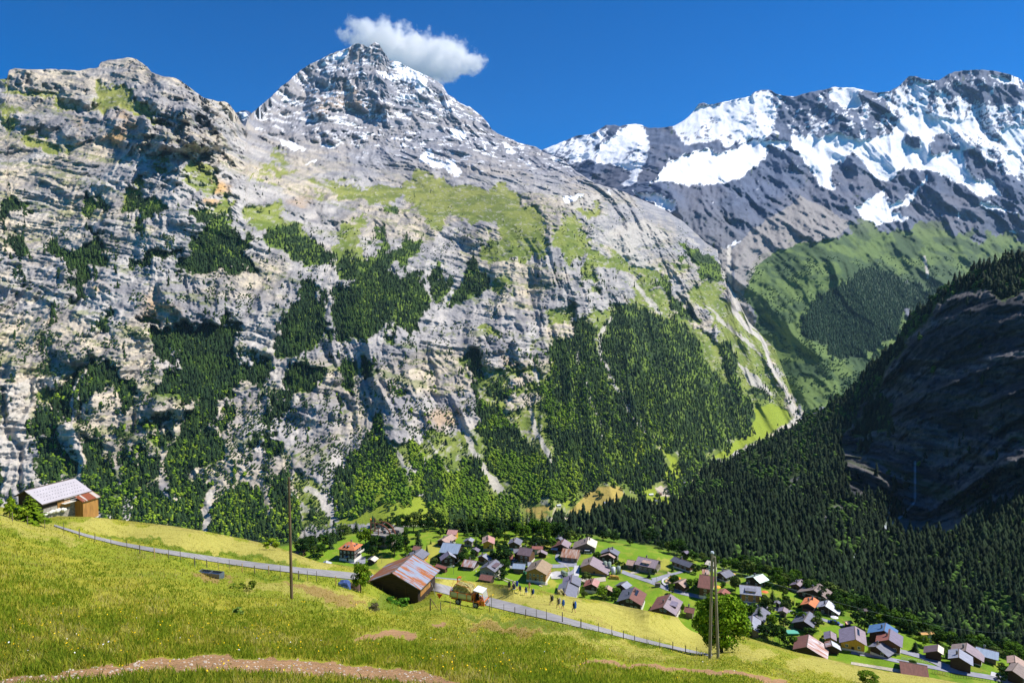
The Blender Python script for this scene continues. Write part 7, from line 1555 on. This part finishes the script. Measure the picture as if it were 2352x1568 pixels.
def umbrella(P, rgb, label, R=1.6):
    r = empty('garden_umbrella', P, 0, label, 'umbrella'); MB().beam((0, 0, 0), (0, 0, 2.3), .04).build('pole', METAL, r)
    MB().beam((0, 0, 2.0), (0, 0, 2.6), R, n=10, r2=.06).build('canopy', cloth(rgb), r)
umbrella(vz('V5', 500, 728), (232, 120, 70), 'orange garden umbrella on the sunny lawn'); umbrella(vz('V5', 1372, 1052), (225, 225, 225), 'white garden umbrella above the blue car'); umbrella(vz('V4', 1840, 1028), (236, 170, 60), 'yellow umbrella beside the brick red pavilion'); umbrella(vz('V4', 2060, 825), (236, 190, 130), 'cream umbrella right of the dark slate chalet', 2.0)
def disc(P, R, hgt, rgb, name, label, cat):
    o = MB().beam((0, 0, 0), (0, 0, hgt), R, n=16).beam((0, 0, hgt), (0, 0, hgt + .08), R * 1.05, n=16).build(name, cloth(rgb)); o.location = P; o['label'] = label; o['category'] = cat
disc(vz('V5', 492, 748), 1.3, .5, (40, 150, 200), 'paddling_pool', 'blue paddling pool under the orange umbrella', 'pool')
disc(vz('V5', 472, 750), .5, .5, (230, 200, 50), 'play_ring', 'small yellow tub beside the blue paddling pool', 'tub')
disc(vz('V5', 806, 645), 1.1, .5, (236, 130, 150), 'paddling_pool', 'pink paddling pool beside the grey mauve roof', 'pool')
disc(vz('V5', 585, 600), .9, 1.0, (90, 190, 140), 'garden_tent', 'turquoise play tent right of the pale green roof', 'tent')
o = lump('tarpaulin', -2.4, 2.4, -1.2, 1.2, -.1, .7, 51, .5, 14, .25, cloth((222, 226, 230))); o.location = vz('V3', 722, 785); o['label'] = 'white tarpaulin over gear in front of the dark purple chalet'; o['category'] = 'tarpaulin'
o = lump('tarpaulin', -1.6, 1.6, -1, 1, -.1, 1.2, 52, .6, 14, .25, cloth((20, 130, 90))); o.location = vz('V3', 765, 945); o['label'] = 'green tarpaulin at the left foot of the honey timber barn'; o['category'] = 'tarpaulin'
P = vz('V5', 842, 1190); o = MB().box(-2.4, 2.4, -1.6, 1.6, 0, .5).build('plant_net', cloth((90, 170, 150))); o.location = P; o['label'] = 'turquoise netted vegetable bed in the lower garden'; o['category'] = 'vegetable bed'
P = vz('V3', 1400, 985); r = empty('stock_trailer', P, math.radians(-60), 'round topped green trailer on the pale farmyard', 'trailer'); m = MB()
prof = [(-1, .6), (-1, 1.6), (-.7, 2.1), (0, 2.35), (.7, 2.1), (1, 1.6), (1, .6)]; n = 7
for x in (-1.8, 1.8): m.v += [(x, y, z) for y, z in prof]
m.f = [tuple(range(n)), tuple(range(2 * n - 1, n - 1, -1))] + [(i, n + i, n + (i + 1) % n, (i + 1) % n) for i in range(n)]; m.m = [0] * (n + 2); m.build('body', SG, r)
for y in (-.9, .9): MB().beam((0, y - .1, .4), (0, y + .1, .4), .4, n=12).build('wheel', RUB, r)
for (c, x, y, lb) in (('V2', 962, 592, 'bare wooden pole in the dry meadow left of the log barn roof'), ('V2', 1806, 720, 'green metal lamp pole in the meadow above the hay truck'), ('V2', 2070, 785, 'short lamp post with white globe left of the red brown hut'), ('V4', 890, 950, 'grey lamp post at the fork of the village road'), ('V5', 868, 800, 'wooden washing pole on the sunny lawn'), ('V5', 1296, 1000, 'thin dark post below the wide pale grey roof')):
    P = vz(c, x, y); r = empty('lamp_post', P, 0, lb, 'post'); MB().beam((0, 0, -.3), (0, 0, 4.2), .09, n=8, r2=.06).build('pole', METAL, r)
    if 'lamp' in lb: MB().ball((0, 0, 4.3), .28).build('lamp_head', FRM, r)
# lattice fence beside the lane loop, railings
def railing(sheet, c, a, b, label, n=8, hgt=1.0, mat=None, name='garden_fence'):
    A_ = on(sheet, c, *a); B_ = on(sheet, c, *b); r = empty(name, A_, 0, label, 'fence'); d = B_ - A_
    for i in range(n + 1): MB().beam((0, 0, -.2), (0, 0, hgt), .05, n=5).build('post', mat or METAL, r, loc=d * (i / n))
    for z in (.45, hgt - .05): MB().beam((0, 0, z), tuple(d + Vector((0, 0, z))), .035, n=5).build('rail', mat or METAL, r)
railing(V, 'V3', (1210, 910), (1500, 930), 'wire garden fence beside the pale farmyard', 12, 1.4)
railing(V, 'V3', (1200, 1030), (1340, 1045), 'light metal railing in front of the pale farmyard', 8, 1.2, FRM)
railing(V, 'V6', (700, 1135), (1090, 1200), 'long pale timber railing beside the lower village road', 14, 1.0, FRM)
railing(V, 'V6', (1110, 1320), (1900, 1450), 'grey wooden fence along the field at the bottom right', 22, 1.1, WM['gr'])
railing(V, 'V2', (390, 560), (445, 530), 'blue grey metal railing at the hotel forecourt', 6, 1.6, cloth((90, 110, 150)))
railing(V, 'V5', (380, 1250), (820, 1370), 'dark wire fence along the upper rim of the rough meadow', 14, 1.3)
railing(V, 'V5', (540, 890), (650, 905), 'brown railing on the village road right of the spruce', 5, 1.0, WM['md'])
railing(V, 'V4', (895, 690), (1060, 745), 'weathered wooden fence above the road fork', 8, 1.1, WM['gr'])
P = vz('V4', 905, 965); o = MB().box(-1.2, 1.2, -.7, .7, 0, 1.9).box(-1.35, 1.35, -.85, .85, 1.9, 2.0).build('electric_box', WM['gr']); o.location = P; o['label'] = 'grey utility box at the road below the fork'; o['category'] = 'box'
# cable car station
P = vz('V2', 985, 385); k = P.y / F * .19531
r = empty('cable_car_station', P, math.radians(-20), 'concrete cable car station with big rusty curved rails on its roof', 'cable car station')
CON = mat_simple('weathered_concrete', srgb(140, 136, 130), .9, var=.15, scale=.4); RUS = mat_simple('rusty_steel', srgb(120, 74, 54), .8, var=.3, scale=2)
MB().box(-6, 7, -3, 8, -1, 5).build('lower_storey', CON, r); MB().box(-7.5, 8, -4, 9, 6.2, 6.8).box(-7.5, -7, -4, 9, 5, 6.2).box(3, 8, 4, 9, 6.8, 8.5).build('platform', CON, r)
for x in (-6.5, -2, 3, 7): MB().box(x - .3, x + .3, -3.6, -3, -1, 6.2).build('column', CON, r)
for y in (-2.5, 2.0):
    m = MB(); pr = None
    for i in range(15):
        t = math.pi * .62 * i / 14; q_ = Vector((-1 + 8 * math.sin(t), y, 4.5 + 9.5 * math.cos(t) - 1.0))
        if pr is not None: m.beam(pr, q_, .42, n=6)
        pr = q_
    m.build('curved_rail', RUS, r)
for x, z in ((-7, 14.5), (-2, 13)):
    for y in (-2.5, 2): MB().beam((x, y, 6.5), (x, y, z), .3, n=6).build('frame_post', RUS, r)
m = MB(); m.beam((-7, -2.5, 13.4), (0, -2.5, 13.2), .25).beam((-7, 2, 13.4), (0, 2, 13.2), .25).beam((-7, -2.5, 9), (5, -2.5, 8.6), .2).beam((-7, 2, 9), (5, 2, 8.6), .2); m.build('cross_beam', RUS, r)
for x, z in ((-1.2, 12.2), (.8, 10.6), (2.2, 9)): MB().beam((x, -2.9, z), (x, -2.3, z), 1.0, n=14).build('pulley', METAL, r)
MB().ball((-7, -2.5, 15.2), .6).build('warning_ball', cloth((236, 150, 40)), r)
MB().box(-6.2, 7.2, -3.06, -2.9, 1.5, 3.4).build('window_band', PANE, r)
# far farmsteads on the valley floor
def hut(c, x, y, w, l, rz, rl, wall, label):
    X, Y = T(c, [(x, y)])[0]; Pw = A.world(np.array(X), np.array(Y)); r = empty('farm_hut', tuple(Pw), rz, label, 'hut')
    m = MB(); H = 6.5; m.slab([(-l, 0, H), (-l, -w, H - .5 * w), (l, -w, H - .5 * w), (l, 0, H)], .3); m.slab([(-l, w, H - .5 * w), (-l, 0, H), (l, 0, H), (l, w, H - .5 * w)], .3); m.build('roof', RM[rl], r)
    MB().box(-l + .7, l - .7, -w + .7, w - .7, -3, H - .5 * w).build('wall', WM[wall], r)
hut('V3', 1530, 158, 4.5, 6, .2, 'slate', 'md', 'distant grey roofed farmhouse, upper one of the pair on the small clearing'); hut('V3', 1520, 192, 4, 7, .1, 'tan', 'md', 'distant tan roofed barn, lower one of the pair on the small clearing')
hut('C6', 487, 1305, 4.5, 7, .3, 'white', 'wh', 'distant white farmhouse on the valley meadow'); hut('C6', 525, 1302, 4.5, 8, .3, 'brown', 'md', 'distant brown barn right of the white farmhouse'); hut('C6', 512, 1335, 4, 7, .0, 'slate', 'wh', 'distant grey roofed house below the brown barn'); hut('C6', 645, 1248, 4, 8, .0, 'slate', 'md', 'distant long shed at the rim of the dark forest'); hut('C5', 1475, 1462, 4, 6, .4, 'white', 'wh', 'distant white hut beside the pale ploughed field'); hut('C5', 1745, 1447, 4, 7, .1, 'pale', 'wh', 'distant pale shed at the edge of the brown meadow')

# ---------------------------------------------------------------- grass
RD = Mask(); RD.line('D', [(122,1206,2),(150,1215,3),(200,1231,4),(280,1250,5),(360,1265,6),(440,1277,7),(520,1289,7),(600,1300,7.5),(690,1311,8),(780,1320,9),(880,1330,9),(1000,1348,11),(1060,1364,12),(1120,1381,12),(1180,1396,12),(1250,1413,10),(1320,1432,8),(1390,1449,6),(1460,1467,5),(1530,1484,4),(1600,1499,4)], 8)
def blades(name, n, y0, y1, hmin, hmax, label, per=4, seed=3, palette=((160, 168, 46), (186, 178, 68), (128, 148, 38), (198, 188, 106)), wf=1.0, acc=None, power=1.0):
    r = np.random.default_rng(seed)
    px = r.uniform(-60, 2420, n); py = y0 + (y1 - y0) * r.random(n) ** power
    t = np.interp(px, [q[0] for q in TOP1], [q[1] for q in TOP1])
    k = (py > t + 1) & (PATH(px, py) < .2) & (RD(px, py) < .3)
    if acc is not None: k &= acc(px, py)
    px, py = px[k], py[k]; P = N.world(px, py); d = P[:, 1]; k = d < 190; px, py, P, d = px[k], py[k], P[k], d[k]
    hy = np.clip(HAY(px, py) * 1.3, 0, 1); br = BARE(px, py)
    m = len(P); P = np.repeat(P, per, 0); d = np.repeat(d, per); hy = np.repeat(hy, per); br = np.repeat(br, per)
    M = len(P); spread = .05 + d * .0022
    P = P + r.normal(size=(M, 3)) * [1, 1, 0] * spread[:, None]
    lus = np.repeat(LUSH(px, py), per)
    clump = np.repeat(fbm(px / 14, py / 7, 601, 3), per)
    H_ = r.uniform(hmin, hmax, M) * (1 - .72 * hy) * (1 - .6 * br) * (1 + .5 * lus) * (.55 + .9 * clump)
    a = r.uniform(0, 6.28, M); w = (.006 + d * .00040 * wf) * r.uniform(.7, 1.4, M); lean = r.uniform(.15, .7, M) * H_; la = r.uniform(0, 6.28, M)
    u = np.stack([np.cos(a) * w, np.sin(a) * w, np.zeros(M)], -1)
    tip = P + np.stack([np.cos(la) * lean, np.sin(la) * lean, H_], -1); b0 = P - [0, 0, .03]
    mid = P + np.stack([np.cos(la) * lean * .3, np.sin(la) * lean * .3, H_ * .55], -1)
    Vt = np.stack([b0 - u, b0 + u, mid + u * .8, tip, mid - u * .8], 1).reshape(-1, 3)
    i = np.arange(M)[:, None] * 5
    F1 = np.concatenate([i + [0, 1, 2, 4]], 1); F2 = np.concatenate([i + [4, 2, 3, 3]], 1)
    pal = np.array([srgb(*c) for c in palette]); big = np.repeat(fbm(px / 60, py / 22, 611, 3), per)
    ci = np.clip((r.random(M) * .9 + (big - .5) * 1.6 + hy * .5) * len(pal) * .8, 0, len(pal) - 1).astype(int)
    order = np.array([2, 0, 1, 3])[:len(pal)] if len(pal) == 4 else np.arange(len(pal))
    C = pal[order[ci]] * r.uniform(.75, 1.2, (M, 1)); C = np.where(br[:, None] > .5, C * [1.1, .85, .9], C)
    me = bpy.data.meshes.new(name)
    Vt = Vt.astype(np.float32); tri = np.concatenate([i + [0, 1, 2], i + [0, 2, 4], i + [4, 2, 3]], 0)
    me = mesh_np(name, Vt, tri, GRM, False, np.repeat(C, 5, 0))
    return obj(name, me, kind='stuff', label=label)
GRM = mat_attr('grass_blades', .7, 3, .9, 1.1, spec=.15)
nb = GRM.node_tree; bs_ = nb.nodes['Principled BSDF']
tl = nb.nodes.new('ShaderNodeBsdfTranslucent'); mxs = nb.nodes.new('ShaderNodeMixShader'); mxs.inputs[0].default_value = .5; out = nb.nodes['Material Output']
src = bs_.inputs['Base Color'].links[0].from_socket
nb.links.new(src, tl.inputs[0]); nb.links.new(bs_.outputs[0], mxs.inputs[1]); nb.links.new(tl.outputs[0], mxs.inputs[2]); nb.links.new(mxs.outputs[0], out.inputs[0])
blades('meadow_grass', 70000, 1190, 1600, .08, .2, 'long yellow green meadow grass covering the hillside', 4, 3)
blades('foreground_grass', 70000, 1400, 1640, .03, .08, 'dense fresh grass in the foreground', 4, 5, power=.8)
# flowers
r = np.random.default_rng(9); px = r.uniform(0, 2200, 2600); py = 1380 + 190 * r.random(2600) ** .7; k = (PATH(px, py) < .3) & (RD(px, py) < .2) & (fbm(px / 60, py / 25, 651, 3) > .5) & (py > np.interp(px, [q[0] for q in TOP1], [q[1] for q in TOP1]) + 60)
P = N.world(px[k], py[k]); P[:, 2] += .22 + .12 * r.random(len(P)); d = P[:, 1]
Vv, Fq = cards(P, .008 + d * .0004, None, r); cc = np.where((r.random(len(P)) < .9)[:, None], np.array(srgb(240, 200, 20)), np.array(srgb(236, 236, 240)))
obj('meadow_flowers', mesh_np('meadow_flowers', Vv, Fq, mat_attr('petals', .7, 3, .9, 1.1), False, np.repeat(cc, 4, 0)), kind='stuff', label='small yellow and white meadow flowers in the grass')
# ---------------------------------------------------------------- cloud behind the summit, haze
def cloud():
    D_ = 8700.0; cx, cy = 940, 122
    c = ray(cx, cy) * D_; k = D_ / F
    E = [(845, 80, 45, 26), (880, 96, 62, 34), (925, 112, 70, 38), (965, 135, 60, 36), (1005, 130, 55, 36), (1040, 128, 42, 32), (1068, 150, 36, 22), (820, 92, 26, 12), (1092, 152, 18, 9), (990, 165, 60, 20), (940, 150, 55, 22)]
    me = MB().box(-170 * k, 180 * k, -330, 330, -72 * k, 72 * k).mesh('cloud', None) if False else None
    mb = MB().box(-165 * k, 180 * k, -340, 340, -62 * k, 75 * k)
    m = bpy.data.materials.new('cloud_vapour'); m.use_nodes = True; n = m.node_tree; n.nodes.remove(n.nodes['Principled BSDF'])
    L = n.links; tc = n.nodes.new('ShaderNodeTexCoord'); out = n.nodes['Material Output']
    no = n.nodes.new('ShaderNodeTexNoise'); no.inputs['Scale'].default_value = 1 / 160.0; no.inputs['Detail'].default_value = 7; no.inputs['Roughness'].default_value = .62
    L.new(tc.outputs['Object'], no.inputs[0]); prev = None
    for (x, y, rx_, rz_) in E:
        s_ = n.nodes.new('ShaderNodeVectorMath'); s_.operation = 'SUBTRACT'; s_.inputs[1].default_value = ((x - cx) * k, 0, -(y - cy) * k); L.new(tc.outputs['Object'], s_.inputs[0])
        d_ = n.nodes.new('ShaderNodeVectorMath'); d_.operation = 'DIVIDE'; d_.inputs[1].default_value = (rx_ * k * .98, 300 * min(1, rx_ / 55), rz_ * k * 1.0); L.new(s_.outputs[0], d_.inputs[0])
        l_ = n.nodes.new('ShaderNodeVectorMath'); l_.operation = 'LENGTH'; L.new(d_.outputs[0], l_.inputs[0])
        if prev is None: prev = l_.outputs['Value']
        else:
            q = n.nodes.new('ShaderNodeMath'); q.operation = 'SMOOTH_MIN'; q.inputs[2].default_value = .2; L.new(prev, q.inputs[0]); L.new(l_.outputs['Value'], q.inputs[1]); prev = q.outputs[0]
    a = n.nodes.new('ShaderNodeMath'); a.operation = 'MULTIPLY_ADD'; L.new(no.outputs[0], a.inputs[0]); a.inputs[1].default_value = -3.7; L.new(prev, a.inputs[2])
    mr = n.nodes.new('ShaderNodeMapRange'); mr.inputs[1].default_value = -.80; mr.inputs[2].default_value = -1.3; mr.inputs[3].default_value = 0; mr.inputs[4].default_value = .009; L.new(a.outputs[0], mr.inputs[0])
    v = n.nodes.new('ShaderNodeVolumePrincipled'); v.inputs['Color'].default_value = (1, 1, 1, 1); v.inputs['Anisotropy'].default_value = .0; L.new(mr.outputs[0], v.inputs['Density']); L.new(v.outputs[0], out.inputs['Volume'])
    mb.m = [0] * 6
    o = mb.build('cloud', m); o.location = c; o['kind'] = 'structure'; o['label'] = 'white cumulus cloud trailing from the summit'
    S.cycles.volume_max_steps = 96
    return c[2] - 62 * k
zc = cloud()
bpy.context.view_layer.update()
lo = np.array([1e9] * 3); hi = -lo
for o in S.objects:
    if o.type == 'MESH' and o.name != 'cloud':
        bb = np.array([(o.matrix_world @ Vector(c))[:] for c in o.bound_box]); lo = np.minimum(lo, bb.min(0)); hi = np.maximum(hi, bb.max(0))
print('bounds', lo, hi, 'cloud bottom', zc)
lo -= [20, 30, 1]; hi += [20, 20, 4]
lo[1] = min(lo[1], -30); lo[0] = min(lo[0], -50); hi[2] = max(hi[2], 5)
hm = bpy.data.materials.new('haze_air'); hm.use_nodes = True; n = hm.node_tree; n.nodes.remove(n.nodes['Principled BSDF'])
v = n.nodes.new('ShaderNodeVolumePrincipled'); v.inputs['Color'].default_value = (.42, .70, 1, 1); v.inputs['Density'].default_value = 1.15e-5; v.inputs['Anisotropy'].default_value = .1
n.links.new(v.outputs[0], n.nodes['Material Output'].inputs['Volume'])
mb = MB().box(lo[0], hi[0], lo[1], hi[1], lo[2], hi[2]); o = mb.build('haze', hm); o['kind'] = 'stuff'; o['label'] = 'thin blue summer haze over the valley'
